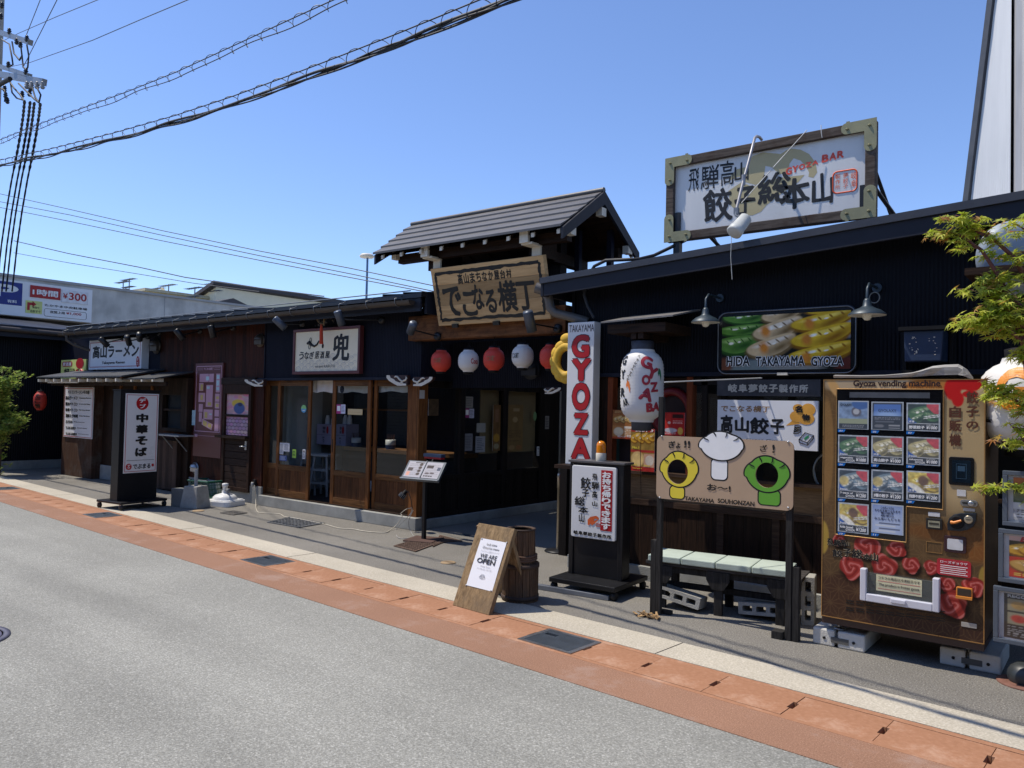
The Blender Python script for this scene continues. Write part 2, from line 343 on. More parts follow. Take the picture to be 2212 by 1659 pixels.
# ---------------------------------------------------------------- printed pictures: colours held on the corners of a fine mesh
def print_mat(name, rough=.5):
    m = bpy.data.materials.new(name); m.use_nodes = True; t = m.node_tree; n = t.nodes; p = n['Principled BSDF']
    a = n.new('ShaderNodeVertexColor'); a.layer_name = 'print'; t.links.new(a.outputs[0], p.inputs['Base Color']); p.inputs['Roughness'].default_value = rough; p.inputs['Specular IOR Level'].default_value = .2; return m
PRINT = print_mat('printed_sheet'); PRINT_GLOSS = print_mat('printed_gloss', .3)
class Cv:
    def __init__(s, w, h, col, asp=1.0):
        s.w, s.h = w, h; s.a = np.zeros((h, w, 3)); s.a[:] = lin(col)[:3]
        s.x, s.y = np.meshgrid(np.linspace(0,1,w), np.linspace(0,1,h)); s.asp = asp
    def blend(s, mk, col):
        mk = np.clip(mk,0,1)[...,None]; s.a = s.a*(1-mk)+np.array(lin(col)[:3])*mk; return s
    def rect(s, x0, y0, x1, y1, col): return s.blend(((s.x>=x0)&(s.x<=x1)&(s.y>=y0)&(s.y<=y1)).astype(float), col)
    def ell(s, cx, cy, rx, ry, col, rot=0.0, soft=.15, bend=0.0):
        dx = (s.x-cx)*s.asp; dy = s.y-cy; u = dx*cos(rot)+dy*sin(rot); v = -dx*sin(rot)+dy*cos(rot); u = u/(rx*s.asp); v = v/ry-bend*u*u
        return s.blend((1-np.sqrt(u*u+v*v))/soft+.5, col)
    def noise(s, amp, sc):
        n_ = np.zeros((s.h, s.w))
        for o in range(3):
            g = rs.rand(int(sc*2**o)+2, int(sc*2**o*s.asp)+2); yi = s.y*(g.shape[0]-1.001); xi = s.x*(g.shape[1]-1.001)
            y0 = yi.astype(int); x0 = xi.astype(int); fy = yi-y0; fx = xi-x0
            n_ += (g[y0,x0]*(1-fx)*(1-fy)+g[y0,x0+1]*fx*(1-fy)+g[y0+1,x0]*(1-fx)*fy+g[y0+1,x0+1]*fx*fy-.5)/1.6**o
        s.a = np.clip(s.a*(1+amp*2*n_[...,None]), 0, 1); return s
    def gyoza(s, cx, cy, rx, ry, c, hi, lo, rot=0.0):
        s.ell(cx, cy-ry*.25, rx*1.04, ry*1.05, lo, rot, .2, .35); s.ell(cx, cy, rx, ry*.95, c, rot, .09, .35)
        s.ell(cx, cy+ry*.42, rx*.72, ry*.26, hi, rot, .5, .35); s.ell(cx+rx*.35, cy-ry*.1, rx*.5, ry*.4, lo, rot+.2, 1.6, .3)
        for k in (-.45,-.1,.25,.6):
            s.ell(cx+k*rx*cos(rot), cy+ry*.4+k*rx*s.asp*sin(rot), rx*.03, ry*.3, lo, rot+.6, .7)
        s.ell(cx-rx*.3, cy+ry*.15, rx*.12, ry*.14, (250,246,226), rot, .6); s.ell(cx+rx*.1, cy+ry*.3, rx*.07, ry*.09, (250,246,226), rot, .6); return s
    def lines(s, x0, y0, x1, y1, n_, col, seed=0):    # illegible small print
        r_ = np.random.RandomState(seed)
        for i in range(n_):
            yy = y1-(i+.5)*(y1-y0)/n_; xx = x0
            while xx < x1-.02:
                l = r_.uniform(.02,.07); s.rect(xx, yy-(y1-y0)/n_*.22, min(xx+l, x1), yy+(y1-y0)/n_*.22, col); xx += l+.02
        return s
def canvas(name, cv, F, r, par, z=.002, m=None, label=None):
    b = B(); x0,y0,x1,y1 = r; b.grid(lambda u,v: (x0+(x1-x0)*u, y0+(y1-y0)*v, z), cv.w-1, cv.h-1, 0, F.m, False)
    o = obj(name, b, m or PRINT, par, label=label); at = o.data.color_attributes.new('print', 'FLOAT_COLOR', 'POINT')
    at.data.foreach_set('color', np.concatenate([cv.a.reshape(-1,3), np.ones((cv.w*cv.h,1))], 1).astype(np.float32).ravel()); return o
# ---------------------------------------------------------------- palette
navy = mat('navy_corrugated_sheet', (26,28,39), .5, .0, .22, 3, .06, 80, (1,1,.2), spec=.13)
navyb = mat('black_corrugated_sheet', (19,20,26), .5, .0, .22, 3, .06, 80, (1,1,.2), spec=.1)
navytrim = mat('navy_painted_trim', (29,32,44), .5, 0, .2, 4, .08, 60, spec=.15)
fasc = mat('dark_fascia_paint', (38,40,48), .5, 0, .18, 2, .05, 60, spec=.2)
browns = wood('brown_stained_boards', (28,11,7), (74,34,19), 'z', 3, .6, .3, .105, 'x')
sunwood = wood('weathered_brown_boards', (48,27,15), (122,78,44), 'z', 3, .65, .3, .14, 'x', cont=1.2)
framew = wood('door_frame_timber', (74,43,21), (140,90,48), 'z', 3, .55, .2)
railw = wood('door_rail_timber', (64,40,22), (124,86,50), 'x', 3, .55, .2)
darkw = wood('charred_black_timber', (16,13,12), (40,33,29), 'z', 4, .6, .3, .12, 'y')
darkwx = wood('dark_stained_panel', (20,15,12), (56,40,30), 'z', 3, .6, .3, .15, 'x')
darkh = wood('dark_beam_timber', (22,16,13), (58,42,32), 'x', 3, .6, .3)
beamw = wood('weathered_gate_beam', (58,34,20), (140,94,58), 'x', 2.0, .7, .5, wear=(34,24,18), cont=1.4)
conc = mat('foundation_concrete', (150,150,144), .9, 0, .2, 4, .4, 90, dirt=.45)
concd = mat('grey_concrete', (158,156,148), .9, 0, .2, 8, .5, 120, dirt=.3)
black = mat('black_metal', (26,26,28), .4, .2, .15, 5, .03, 60)
blackm = mat('matt_black_paint', (22,22,24), .65, 0, .2, 5, .1, 80, spec=.2)
white = mat('white_panel', (226,226,226), .4, 0, .04, 3)
cream = mat('cream_panel', (238,228,198), .5, 0, .06, 3, .05, 120)
ink = mat('black_lettering', (12,12,13), .5, 0, .1, 5)
redk = mat('red_lettering', (168,15,22), .45, 0, .08, 5)
wk = mat('white_lettering', (235,235,232), .5, 0, .05, 5)
steel = mat('brushed_steel', (170,172,174), .35, .9, .12, 8, .04, 90)
grey = mat('grey_metal', (120,124,128), .45, .5, .12, 6, .04, 90)
glassd = glass('window_glass', (.86,.89,.9), 0.0)
glassc = glass('clear_cover', (.96,.965,.97), .0)
offw = mat('off_white_paint', (214,206,188), .6, 0, .12, 12, .1, 90)
brownpl = mat('brown_gutter_plastic', (62,54,48), .45, 0, .12, 5)
# ================================================================ ground, road, kerb strip, gutter row
RA = math.atan(-.0615); RO = V((0, 5.29, 0)); RM = Mx.Translation(RO) @ Mx.Rotation(RA, 4, 'Z')    # road frame: s along, t across (+ towards shops)
asph = ground_mat('pavement_asphalt', (92,89,83), (129,125,117), (178,173,164), 190, .2, .6)
roadm = ground_mat('road_asphalt', (123,122,115), (151,150,142), (190,188,180), 170, .13, .6, vv=.16, tracks=.13)
redm = ground_mat('red_coated_asphalt', (128,94,74), (150,114,92), (176,144,121), 240, .12, .3, stain=(156,132,118), vv=.1)
slabm = ground_mat('red_coated_concrete', (150,107,79), (159,115,87), (168,127,100), 60, .07, .02, stain=(188,154,130), vv=.02)
kerbm = ground_mat('pale_concrete', (162,154,137), (183,175,158), (200,192,178), 150, .16, .2, vv=.07)
gutm = mat('gutter_bottom', (40,36,32), .95, 0, .3, 8)
def strip(name, t0, t1, s0, s1, z, m, th=.06):
    b = B(); n = 60; ss = [s0+(s1-s0)*i/n for i in range(n+1)]
    vs = [(a,t,z) for a in ss for t in (t0,t1)]; b.add(vs, [(2*i,2*i+2,2*i+3,2*i+1) for i in range(n)], 0, RM)
    b.add([(s0,t0,z-th),(s1,t0,z-th),(s1,t0,z),(s0,t0,z)], [(0,1,2,3)], 0, RM); b.add([(s0,t1,z-th),(s1,t1,z-th),(s1,t1,z),(s0,t1,z)], [(0,3,2,1)], 0, RM)
    return single(name, b, m, None, None, kind='structure')
b = B(); b.box(-400,400,-400,400,-.42,-.40); single('ground', b, gutm, None, None, kind='structure')
strip('pavement', 0, 300, -320, 320, 0, asph, .3)
strip('road', -300, -1.26, -320, 320, -.004, roadm, .3)
strip('red_verge', -1.26, -.86, -320, 320, 0, redm, .38)
strip('kerb_strip', -.375, 0, -320, 320, .003, kerbm, .38)
b = B()
for s_ in (-19.5,-14.8,-9.9,-7.35,-2.6,2.4,7.5): b.add([(s_+a*.004+t_*.03,t_,z) for z in (.0,.0045) for a,t_ in ((-1,-.374),(1,-.374),(1,-.001),(-1,-.001))], [(4,5,6,7),(0,1,5,4),(1,2,6,5),(2,3,7,6),(3,0,4,7)], 0, RM)
single('kerb_joints', b, gutm, None, None, kind='structure')
strip('gutter_edge', -.43, -.378, -320, 320, 0, slabm, .38)
strip('gutter_lip', -.86, -.82, -320, 320, 0.001, slabm, .38)
strip('gutter_bed', -.82, -.43, -320, 320, -.16, gutm)
# gutter covers: slabs with a half notch at each end; three steel grates take a slab's place
IR = RM.inverted(); s_ref = (IR @ UZ('X5',440,575)).x
pitch = .507; k0 = int((-22-s_ref)/pitch)-1; slots = [s_ref+pitch*k for k in range(k0, 8)]
gr = [(IR @ UZ('D',*p)).x for p in ((1205,1388),(565,1209),(226,1116),(20,1057))]
def slab_bm():
    b = B(); h = pitch/2-.002; nw, nd = .055, .016
    pl = [(-h,-.19),(h,-.19),(h,-nw),(h-nd,-nw),(h-nd,nw),(h,nw),(h,.19),(-h,.19),(-h,nw),(-h+nd,nw),(-h+nd,-nw),(-h,-nw)]
    return b.prism(pl, -.1, 0)
proto = None; grate0 = None
for i, s in enumerate(slots):
    c = s+pitch/2; ig = [j for j,g in enumerate(gr) if abs(g-c) <= pitch/2]
    loc = RM @ V((c, -.625, random.uniform(-.003,.002)))
    if ig:
        b = B(); h = pitch/2-.004; f = .028
        b.box(-h,h,-.192,-.192+f,-.03,.004); b.box(-h,h,.192-f,.192,-.03,.004); b.box(-h,-h+f*1.3,-.192+f,.192-f,-.03,.004); b.box(h-f*1.3,h,-.192+f,.192-f,-.03,.004)
        t = thing('drain_grate', ['steel bar drain grate in the gutter row, nearest the wooden sandwich board','steel drain grate level with the door mat of the eel pub','steel drain grate beside the wheeled noodle sign','steel drain grate at the far left end of the gutter row'][ig[0]], 'drain grate', loc, RA, 'drain grates in the gutter row')
        b.v = [tuple(WM[t.name] @ V(p)) for p in b.v]; obj('frame', b, steel, t)
        b = B(); n = 21
        for k in range(n):
            y = -.164+.328*(k+.5)/n
            if 14 <= k <= 16: b.box(-h+.17,h-.036,y-.0045,y+.0045,-.03,.002); b.box(-h+.036,-h+.06,y-.0045,y+.0045,-.03,.002)
            else: b.box(-h+.036,h-.036,y-.0045,y+.0045,-.03,.002)
        b.v = [tuple(WM[t.name] @ V(p)) for p in b.v]; obj('bars', b, mat('grate_steel',(96,104,112),.45,.6,.15,8), t)
        continue
    if loc.x < -24: continue
    if proto is None:
        b = slab_bm(); M = Mx.Translation(loc) @ Mx.Rotation(RA,4,'Z'); b.v = [tuple(M @ V(p)) for p in b.v]
        proto = link(bpy.data.objects.new('gutter_cover', mesh('gutter_cover', b, slabm, M))); proto.location = loc; proto.rotation_euler = (0,0,RA)
        proto['label'] = 'reddish brown concrete gutter cover slab with a slot at its joint'; proto['category'] = 'gutter cover'; proto['group'] = 'gutter covers along the road edge'
        WM[proto.name] = M
    else:
        o = proto.copy(); link(o); o.location = loc
# round covers, mat, slotted vents set in the pavement
def disc(name, c, x, y, r, m, label, cat, z=.004, hgt=.008):
    p = UZ(c,x,y); b = B(); b.lathe([(r,0),(r,hgt*.6),(r*.94,hgt),(0,hgt)], 28, 0, Mx.Translation((p.x,p.y,z-.002))); return single(name, b, m, label, cat)
rustc = mat('tan_iron_cover', (156,132,100), .7, .1, .2, 20, .4, 120)
disc('access_cover','Y2',475,1142,.085,rustc,'small tan round cover in the pavement before the sandwich board','cover')
disc('access_cover','Y2',622,900,.075,mat('teal_iron_cover',(44,58,66),.6,.2,.2,12),'small dark teal round cover in the shade of the alley mouth','cover')
disc('access_cover','Z5',500,864,.09,rustc,'small tan round cover near the white parasol base','cover')
p = UZ('X3',-285,765)
t = thing('manhole_cover','grey iron manhole cover in the road at the left edge of the picture','manhole cover',(p.x,p.y,0))
b = B(); b.lathe([(.36,-.002),(.36,.004),(.315,.006),(.315,-.002)], 40, 0, WM[t.name]); obj('rim', b, mat('iron_grey',(96,94,104),.5,.4,.2,10,.3,60), t)
b = B(); b.lathe([(.305,0),(.3,.006),(.2,.006),(.19,.003),(.12,.003),(.11,.006),(0,.006)], 40, 0, WM[t.name]); obj('lid', b, mat('iron_mauve',(122,118,134),.5,.4,.2,10,.3,60), t)
def grid_plate(name, c, pts, n, m0, m1, label, cat, nx=10, ny=8, bw=.5):
    P = [UZ(c,*a) for a in pts]; ctr = sum(P, V((0,0,0)))/4
    t = thing(name, label, cat, ctr); f = lambda u,v,z: tuple(P[0]*(1-u)*(1-v)+P[1]*u*(1-v)+P[2]*u*v+P[3]*(1-u)*v+V((0,0,z)))
    b = B(); b.add([f(0,0,.003),f(1,0,.003),f(1,1,.003),f(0,1,.003)], [(0,1,2,3)]); obj('plate', b, m0, t)
    b = B(); e = .04
    for (u0,u1,v0,v1) in ((0,1,0,e),(0,1,1-e,1),(0,e,e,1-e),(1-e,1,e,1-e)):
        b.add([f(u,v,z) for z in (.003,.014) for u,v in ((u0,v0),(u1,v0),(u1,v1),(u0,v1))], [(4,5,6,7),(0,1,5,4),(1,2,6,5),(2,3,7,6),(3,0,4,7)])
    obj('rim', b, m1, t); b = B()
    for i in range(nx):
        for j in range(ny):
            u = e+(1-2*e)*(i+.5)/nx; v = e+(1-2*e)*(j+.5)/ny; du = (1-2*e)/nx*.5*bw; dv_ = (1-2*e)/ny*.5*(1-bw*.4)
            if (i//2+j//2) % 2: du, dv_ = (1-2*e)/nx*.5*(1-bw*.4), (1-2*e)/ny*.5*bw
            b.add([f(u+a*du,v+c_*dv_,z) for z in (.003,.011) for a,c_ in ((-1,-1),(1,-1),(1,1),(-1,1))], [(4,5,6,7),(0,1,5,4),(1,2,6,5),(2,3,7,6),(3,0,4,7)])
    obj('ribs', b, m1, t); return t
rub = mat('dark_rubber', (52,54,56), .7, 0, .2, 10, .2, 80); rub2 = mat('worn_rubber', (92,94,96), .6, 0, .2, 10)
rusty = mat('rusty_iron_grate', (96,76,64), .75, .2, .3, 14, .3, 60); dk = mat('grate_dark', (30,26,24), .9)
grid_plate('door_mat','Z7',[(130,1425),(450,1480),(715,1435),(365,1372)],0,rub,rub2,'dark rubber door mat before the open sliding door','mat',9,7)
grid_plate('drain_cover','Z5',[(735,888),(880,912),(1035,888),(885,864)],0,dk,mat('grey_iron_grate',(110,106,100),.7,.2,.2,12),'small square patterned drain cover in the pavement left of the door mat','drain cover',8,8,.6)
grid_plate('drain_cover','Y2',[(0,1000),(190,1050),(420,965),(215,935)],0,dk,rusty,'rusty patterned drain cover under the foot of the menu stand','drain cover',10,10,.6)
grid_plate('drain_cover','Y2',[(340,1008),(440,965),(600,957),(400,905)],0,dk,rusty,'rusty drain cover in the shade right of the menu stand foot','drain cover',10,10,.6)
# ================================================================ corrugated sheet
def corr(b, x0, x1, z0, z1, Y, m=0, axis='x', lam=.032, amp=.0045, top=None):
    """vertical corrugations; axis x: faces -Y at Y; axis y: faces +X at X=Y. top(x) gives a sloped upper edge"""
    n = max(2, int((x1-x0)/lam*6)); vs = []
    for i in range(n+1):
        x = x0+(x1-x0)*i/n; d = amp*sin(2*pi*(x-x0)/lam); zt = top(x) if top else z1
        for z in (z0, zt): vs.append((x, Y+d, z) if axis == 'x' else (Y+d, x, z))
    return b.add(vs, [(2*i,2*i+2,2*i+3,2*i+1) for i in range(n)], m, None, True)
Y0 = 7.78; XC = -7.74         # street front and right corner of the long shop building
ZL = 2.12                     # underside of the metal cladding
LB = thing('shop_building', 'long low brown and navy shop building with sliding glass doors', 'building', (-12.5, Y0, 0))
xk = UY('D',576,819,Y0).x; xb = UY('D',348,800,Y0).x; xl = -17.55
b = B(); corr(b, xk, XC+.03, ZL, 3.3, Y0-.03); corr(b, Y0-.03, 11.2, ZL, 3.3, XC+.03, 0, 'y')
b.box(xk-.02,xk,Y0-.05,Y0,ZL,3.3); obj('metal_cladding', b, navy, LB)
b = B(); corr(b, xl, xb, 2.27, 3.3, Y0-.03); obj('metal_cladding', b, navy, LB)
b = B(); b.box(xb, xk-.021, Y0-.03, Y0+.1, .3, 3.3)
b.box(xl, xb, Y0, Y0+.1, .3, 2.27); obj('board_wall', b, browns, LB)
b = B(); b.box(xk-.3,XC+.06,Y0-.055,Y0-.031,ZL-.03,ZL+.012); b.box(XC+.031,XC+.055,Y0-.055,11.2,ZL-.03,ZL+.012); b.box(xl,xb,Y0-.055,Y0-.031,2.24,2.28); obj('drip_edge', b, navytrim, LB)
b = B(); b.box(xl, xk, Y0-.045, Y0+.1, 0, .3); b.box(xk+.001, XC+.07, Y0-.1, Y0+.12, 0, .17); b.box(XC-.1, XC+.07, Y0+.121, 11.2, 0, .13); obj('foundation', b, conc, LB, .008)
# roof: single pitch rising to the back, standing over the street front
b = B(); ye, ze = 7.33, 3.17; xr = XC+.42
pl = [(ye,ze),(11.6,ze+.62),(11.6,ze+.68),(ye,ze+.06)]
rz = lambda y: ze+.62*(y-ye)/(11.6-ye); LIGHT_HOLES = [(-10.9,-9.1,8.35,8.95),(-10.4,-8.5,9.75,10.5)]      # two unseen openings, added to brighten the inside of the pub
def holed(b, x0, x1, y0, y1, zf0, zf1):
    X_ = sorted({x0,x1}|{v for h in LIGHT_HOLES for v in h[:2]}); Y_ = sorted({y0,y1}|{v for h in LIGHT_HOLES for v in h[2:]})
    for xa_,xb_ in zip(X_,X_[1:]):
        for ya_,yb_ in zip(Y_,Y_[1:]):
            mx_,my_ = (xa_+xb_)/2,(ya_+yb_)/2
            if any(h[0]<mx_<h[1] and h[2]<my_<h[3] for h in LIGHT_HOLES): continue
            b.add([(x,y,z) for x in (xa_,xb_) for y,z in ((ya_,zf0(ya_)),(yb_,zf0(yb_)),(yb_,zf1(yb_)),(ya_,zf1(ya_)))], [(3,2,6,7),(0,4,5,1)])
            for h in LIGHT_HOLES:
                if abs(xb_-h[0])<1e-6 and h[2]<my_<h[3] or abs(xa_-h[1])<1e-6 and h[2]<my_<h[3]:
                    xe = h[0] if abs(xb_-h[0])<1e-6 else h[1]; b.add([(xe,ya_,zf0(ya_)),(xe,yb_,zf0(yb_)),(xe,yb_,zf1(yb_)),(xe,ya_,zf1(ya_))],[(0,1,2,3)])
    for x in (x0,x1): b.add([(x,y0,zf0(y0)),(x,y1,zf0(y1)),(x,y1,zf1(y1)),(x,y0,zf1(y0))],[(0,1,2,3)])
    for y in (y0,y1): b.add([(x0,y,zf0(y)),(x1,y,zf0(y)),(x1,y,zf1(y)),(x0,y,zf1(y))],[(0,1,2,3)])
holed(b,-18.3,xr,ye,11.6,rz,lambda y: rz(y)+.06)
for k in range(27):
    x = -18.2+k*.405
    if -10.95 < x < -8.45: continue
    b.add([(x+a,y,z+c) for a in (0,.02) for y,z,c in ((ye,ze+.06,0),(ye,ze+.06,.03),(11.6,ze+.68,.03),(11.6,ze+.68,0))], [(0,1,2,3),(4,7,6,5),(0,4,5,1),(1,5,6,2)])
obj('roof', b, mat('dark_roof_sheet',(46,46,50),.45,.3,.2,3,.05,60), LB)
b = B(); b.box(xr-.03,xr+.01,ye+.1,11.5,2.96,3.22); b.box(XC+.1,xr-.031,ye+.02,ye+.05,2.99,3.165); b.box(-18.3,XC+.1,ye+.06,ye+.09,3.0,3.165); obj('fascia', b, fasc, LB)
b = B(); b.box(-18.2,xr-.04,ye+.1,Y0-.04,3.1,3.13); obj('soffit', b, darkw, LB)
b = B(); gx1 = xr-.12; gy, gz = ye-.06, 3.13
nn = 9
for i in range(1): 
    vs = []
    for x in (-18.35, gx1):
        for k in range(nn): a = pi+pi*k/(nn-1); vs.append((x, gy+.058*cos(a), gz+.065*sin(a)))
    b.add(vs, [(k,k+1,nn+k+1,nn+k) for k in range(nn-1)], 0, None, True)
    vs = [(x,gy+.05*cos(pi+pi*k/(nn-1)),gz+.056*sin(pi+pi*k/(nn-1))) for x in (-18.35,gx1) for k in range(nn)]
    b.add(vs, [(k+1,k,nn+k,nn+k+1) for k in range(nn-1)], 0, None, True)
for x in (-18.35, gx1): b.prism([(gy+.062*cos(pi+pi*k/8), gz+.068*sin(pi+pi*k/8)) for k in range(9)], -.008, .008, 0, Mx(((0,0,1,x),(1,0,0,0),(0,1,0,0),(0,0,0,1))))
b.tube([(-18.0,gy,gz-.06),(-18.0,gy,gz-.16),(-17.9,gy+.1,gz-.25),(-17.6,gy+.42,gz-.4),(-17.6,gy+.42,2.3)], .038, 10)
gut = obj('gutter', b, brownpl, LB)
b = B()
for k in range(19):
    x = -18.1+k*.578; b.tube([(x,gy+.09,gz+.1),(x,gy+.0,gz+.05),(x,gy-.063,gz+.03)]+[(x,gy+.064*cos(a),gz+.071*sin(a)) for a in [pi+.15+pi*j/8*.95 for j in range(9)]]+[(x,gy+.07,gz+.08)], .005, 5)
b.tube([(-18.2,ye-.005,ze+.1),(xr-.2,ye-.005,ze+.1)], .008, 6)
obj('gutter_bracket', b, grey, gut)
# carved white beam ends
carvd = mat('carved_brown', (52,26,20), .6, 0, .2, 8)
def carving(par, F, c, x0, y0, x1, y1, flip):
    r = F.rect(c, x0, y0, x1, y1); w, h = r[2]-r[0], r[3]-r[1]; X = (lambda u: r[2]-u*w) if flip else (lambda u: r[0]+u*w); Z = lambda v: r[1]+v*h
    b = B(); b.prism([(X(u),Z(v)) for u,v in ((0,1),(1,1),(1,.1),(.9,0),(.55,0),(.42,.14),(.28,.3),(.12,.5),(.02,.78))], 0, .06, 0, F.m)
    o = obj('carved_bracket', b, carvd, par)
    b = B(); b.prism([(X(u),Z(v)) for u,v in ((.0,1),(.14,1),(.2,.74),(.36,.6),(.44,.42),(.6,.3),(.74,.2),(.95,.16),(.97,-.02),(.55,-.04),(.42,.1),(.28,.26),(.12,.46),(.0,.76))], .061, .066, 0, F.m)
    for pts in (((.38,.8),(.46,.88),(.55,.82),(.62,.62),(.72,.45),(.8,.38)),((.94,.85),(.98,.7),(.93,.52),(.84,.45),(.74,.42)),((.7,.12),(.72,.28),(.78,.3),(.82,.14))):
        b.tube([F.m @ V((X(u),Z(v),.064)) for u,v in pts], [.005]+[.013]*(len(pts)-2)+[.005], 6)
    obj('painted_scroll', b, offw, o); return o
F0 = FY(Y0-.1)
carving(LB, F0, 'Z6', 1615, 990, 1855, 1110, False); carving(LB, F0, 'Z6', -70, 1040, 150, 1120, False)
carving(LB, F0, 'Y1', 245, 650, 455, 745, True)
# ---- eel pub front: sliding doors
XZ = lambda x, y=600: UY('Z7', x, y, Y0).x
frz = lambda x, y: UY('Z7', x, y, Y0).z
zt = ZL-.03
def leaf(name, x0, x1, Y, zg0, zg1, st=.075, z0=.18, handle=None, nb=None):
    d = obj(name, (lambda b: (b.box(x0,x0+st,Y,Y+.035,z0,zt), b.box(x1-st,x1,Y,Y+.035,z0,zt), b)[-1])(B()), framew, LB, .004)
    b = B(); b.box(x0+st,x1-st,Y+.002,Y+.033,zg1,zt); b.box(x0+st,x1-st,Y+.002,Y+.033,zg0-.085,zg0); b.box(x0+st,x1-st,Y+.002,Y+.033,z0,z0+.11); obj('rail', b, railw, d, .003)
    b = B(); b.box(x0+st,x1-st,Y+.012,Y+.026,z0+.11,zg0-.085); obj('board_panel', b, sunwood, d)
    b = B(); b.box(x0+st,x1-st,Y+.016,Y+.02,zg0,zg1); obj('pane', b, glassd, d)
    if handle is not None:
        b = B(); b.box(handle-.008,handle+.008,Y-.006,Y-.001,.98,1.18); obj('handle', b, black, d)
    return d
zgA = frz(390,850); zgt = frz(700,50)
xs = [XZ(160),XZ(222),XZ(556),XZ(773),XZ(1160),XZ(1527),XZ(1560)]
leaf('sliding_door', xs[1], xs[2], Y0+.005, zgA, zgt, .07, handle=xs[2]-.035)
leaf('sliding_door', xs[3], xs[4], Y0+.005, zgA, zgt, .075, handle=xs[3]+.035)
leaf('sliding_door', xs[4]+.01, xs[5]+.03, Y0+.055, zgA, zgt, .07)
leaf('sliding_door', xs[0]-.25, xs[1]+.05, Y0+.055, zgA, zgt, .05)
b = B(); b.box(XC-.17,XC,Y0-.02,Y0+.16,.17,ZL-.03); obj('corner_post', b, framew, LB, .006)
b = B(); b.box(xk,xs[0]-.14,Y0-.012,Y0+.1,.17,ZL-.03); obj('side_boards', b, sunwood, LB)
b = B(); b.box(xk,XC-.171,Y0-.006,Y0+.1,zt+.001,ZL); b.box(xs[0]-.14,XC-.171,Y0-.03,Y0+.11,.171,.185); obj('track', b, darkh, LB)
# inside of the pub
wallin = mat('inside_plaster', (136,132,122), .9, 0, .08, 3); din = mat('inside_dark', (40,34,30), .9); panin = wood('inside_navy_panel',(20,22,32),(42,46,60),'z',3)
zct = UY('Z7',690,640,8.9).z
b = B(); b.box(-11.6,XC-.02,11.25,11.3,.17,3.05); obj('inner_wall', b, wallin, LB)
b = B(); b.box(-11.65,-11.6,Y0+.1,11.3,.17,3.05); obj('inner_wall', b, wallin, LB)
b = B(); holed(b,-11.6,XC-.02,Y0+.1,11.25,lambda y: 3.0,lambda y: 3.05); obj('ceiling', b, wallin, LB)
b = B(); b.box(-11.6,-8.6,9.62,9.68,.165,3.0); obj('partition', b, panin, LB)
b = B(); b.box(-11.598,-11.56,8.35,9.1,.17,2.05); b.box(-11.56,-11.55,8.42,9.03,.3,1.95); obj('inner_door', b, mat('pale_inner_door',(176,176,170),.5,0,.05,3), LB)
b = B(); b.box(-11.6,XC-.02,Y0+.12,11.25,.1,.165); obj('inner_floor', b, din, LB)
b = B(); b.box(-10.7,XC-.25,8.9,9.35,zct-.06,zct); obj('counter', b, railw, LB)
b = B(); b.box(-10.65,XC-.25,8.98,9.3,.17,zct-.06); obj('counter_front', b, din, LB)
b = B(); b.box(-10.9,-9.2,9.36,9.6,1.62,1.65); b.box(-10.9,-9.2,9.36,9.6,2.05,2.08); obj('shelf', b, railw, LB)
b = B()
for k in range(9): b.box(-10.1+k*.25,-9.93+k*.25,8.3+.02*(k%3),8.36+.02*(k%3),.42,.5+.02*(k%2))
b.box(-10.15,XC-.25,8.25,8.7,.37,.42); obj('low_shelf', b, mat('pale_tin',(150,150,146),.6), LB)
# noren: short split curtain under the lintel
for (c, a, e, bot) in (('Z7',590,800,112),('Z7',840,1145,115),('Z7',1210,1540,108)):
    X0, X1 = UY(c,a,30,Y0+.12).x, UY(c,e,30,Y0+.12).x; zb = UY(c,a,bot,Y0+.12).z
    b = B(); b.grid(lambda u,v: (X0+(X1-X0)*u, Y0+.13+.012*sin(u*19)+.01*sin(u*7+2)*(1-v), zt+.02-(zt+.02-zb+.012*sin(u*9))*(1-v)), 40, 6)
    o = single('noren_curtain', b, mat('noren_cotton',(212,206,198),.85,0,.05,9,.2,300), {590:'plain white noren curtain hanging in the open doorway',840:'white noren curtain with a dark crest behind the middle sliding door',1210:'white noren curtain behind the right window of the eel pub'}[a], 'curtain', 'noren curtains of the eel pub')
    if a == 840:
        b = B(); r = FY(Y0+.115).rect(c,858,52,915,100); cx, cz = (r[0]+r[2])/2, r[3]-.05
        b.prism([(cx+.05*sin(k*pi/6), cz+.06*cos(k*pi/6)) for k in range(12)], 0, .002, 0, FY(Y0+.115).m); obj('crest', b, mat('crest_navy',(52,54,70),.8), o)
# ---- dark side wall along the alley
WX = XC+.005
yz = lambda x, y: (lambda p: (p.y,p.z))(UX('Y1',x,y,WX))
yA = [yz(x,1200)[0] for x in (265,720,775,1185,1240,1585,1690)]
zs0 = UX('Y2',590,365,WX).z; b = B()
b.box(XC-.1,WX,Y0+.16,yA[0]+.0,.13,ZL-.03); obj('side_post', b, framew, LB) if yA[0] > Y0+.18 else None
b = B()
for a, e in ((yA[1],yA[2]),(yA[3],yA[4]),(yA[5],yA[6])): b.box(XC-.1,WX+.01,a,e,.13,ZL-.03)
b.box(XC-.08,WX,Y0+.16,yA[6],zs0-.06,zs0); b.box(XC-.08,WX+.004,Y0+.16,yA[6],.13,.2); b.box(XC-.08,WX,Y0+.16,yA[6],ZL-.13,ZL-.03); obj('side_frame', b, darkw, LB, .004)
b = B(); b.box(XC-.05,WX-.02,Y0+.16,yA[6],.2,zs0-.06); obj('side_board_panel', b, darkw, LB)
b = B()
for a, e in ((yA[0],yA[1]),(yA[2],yA[3]),(yA[4],yA[5])): b.box(XC-.03,XC-.026,a,e,zs0,ZL-.13)
obj('side_window', b, glassd, LB)
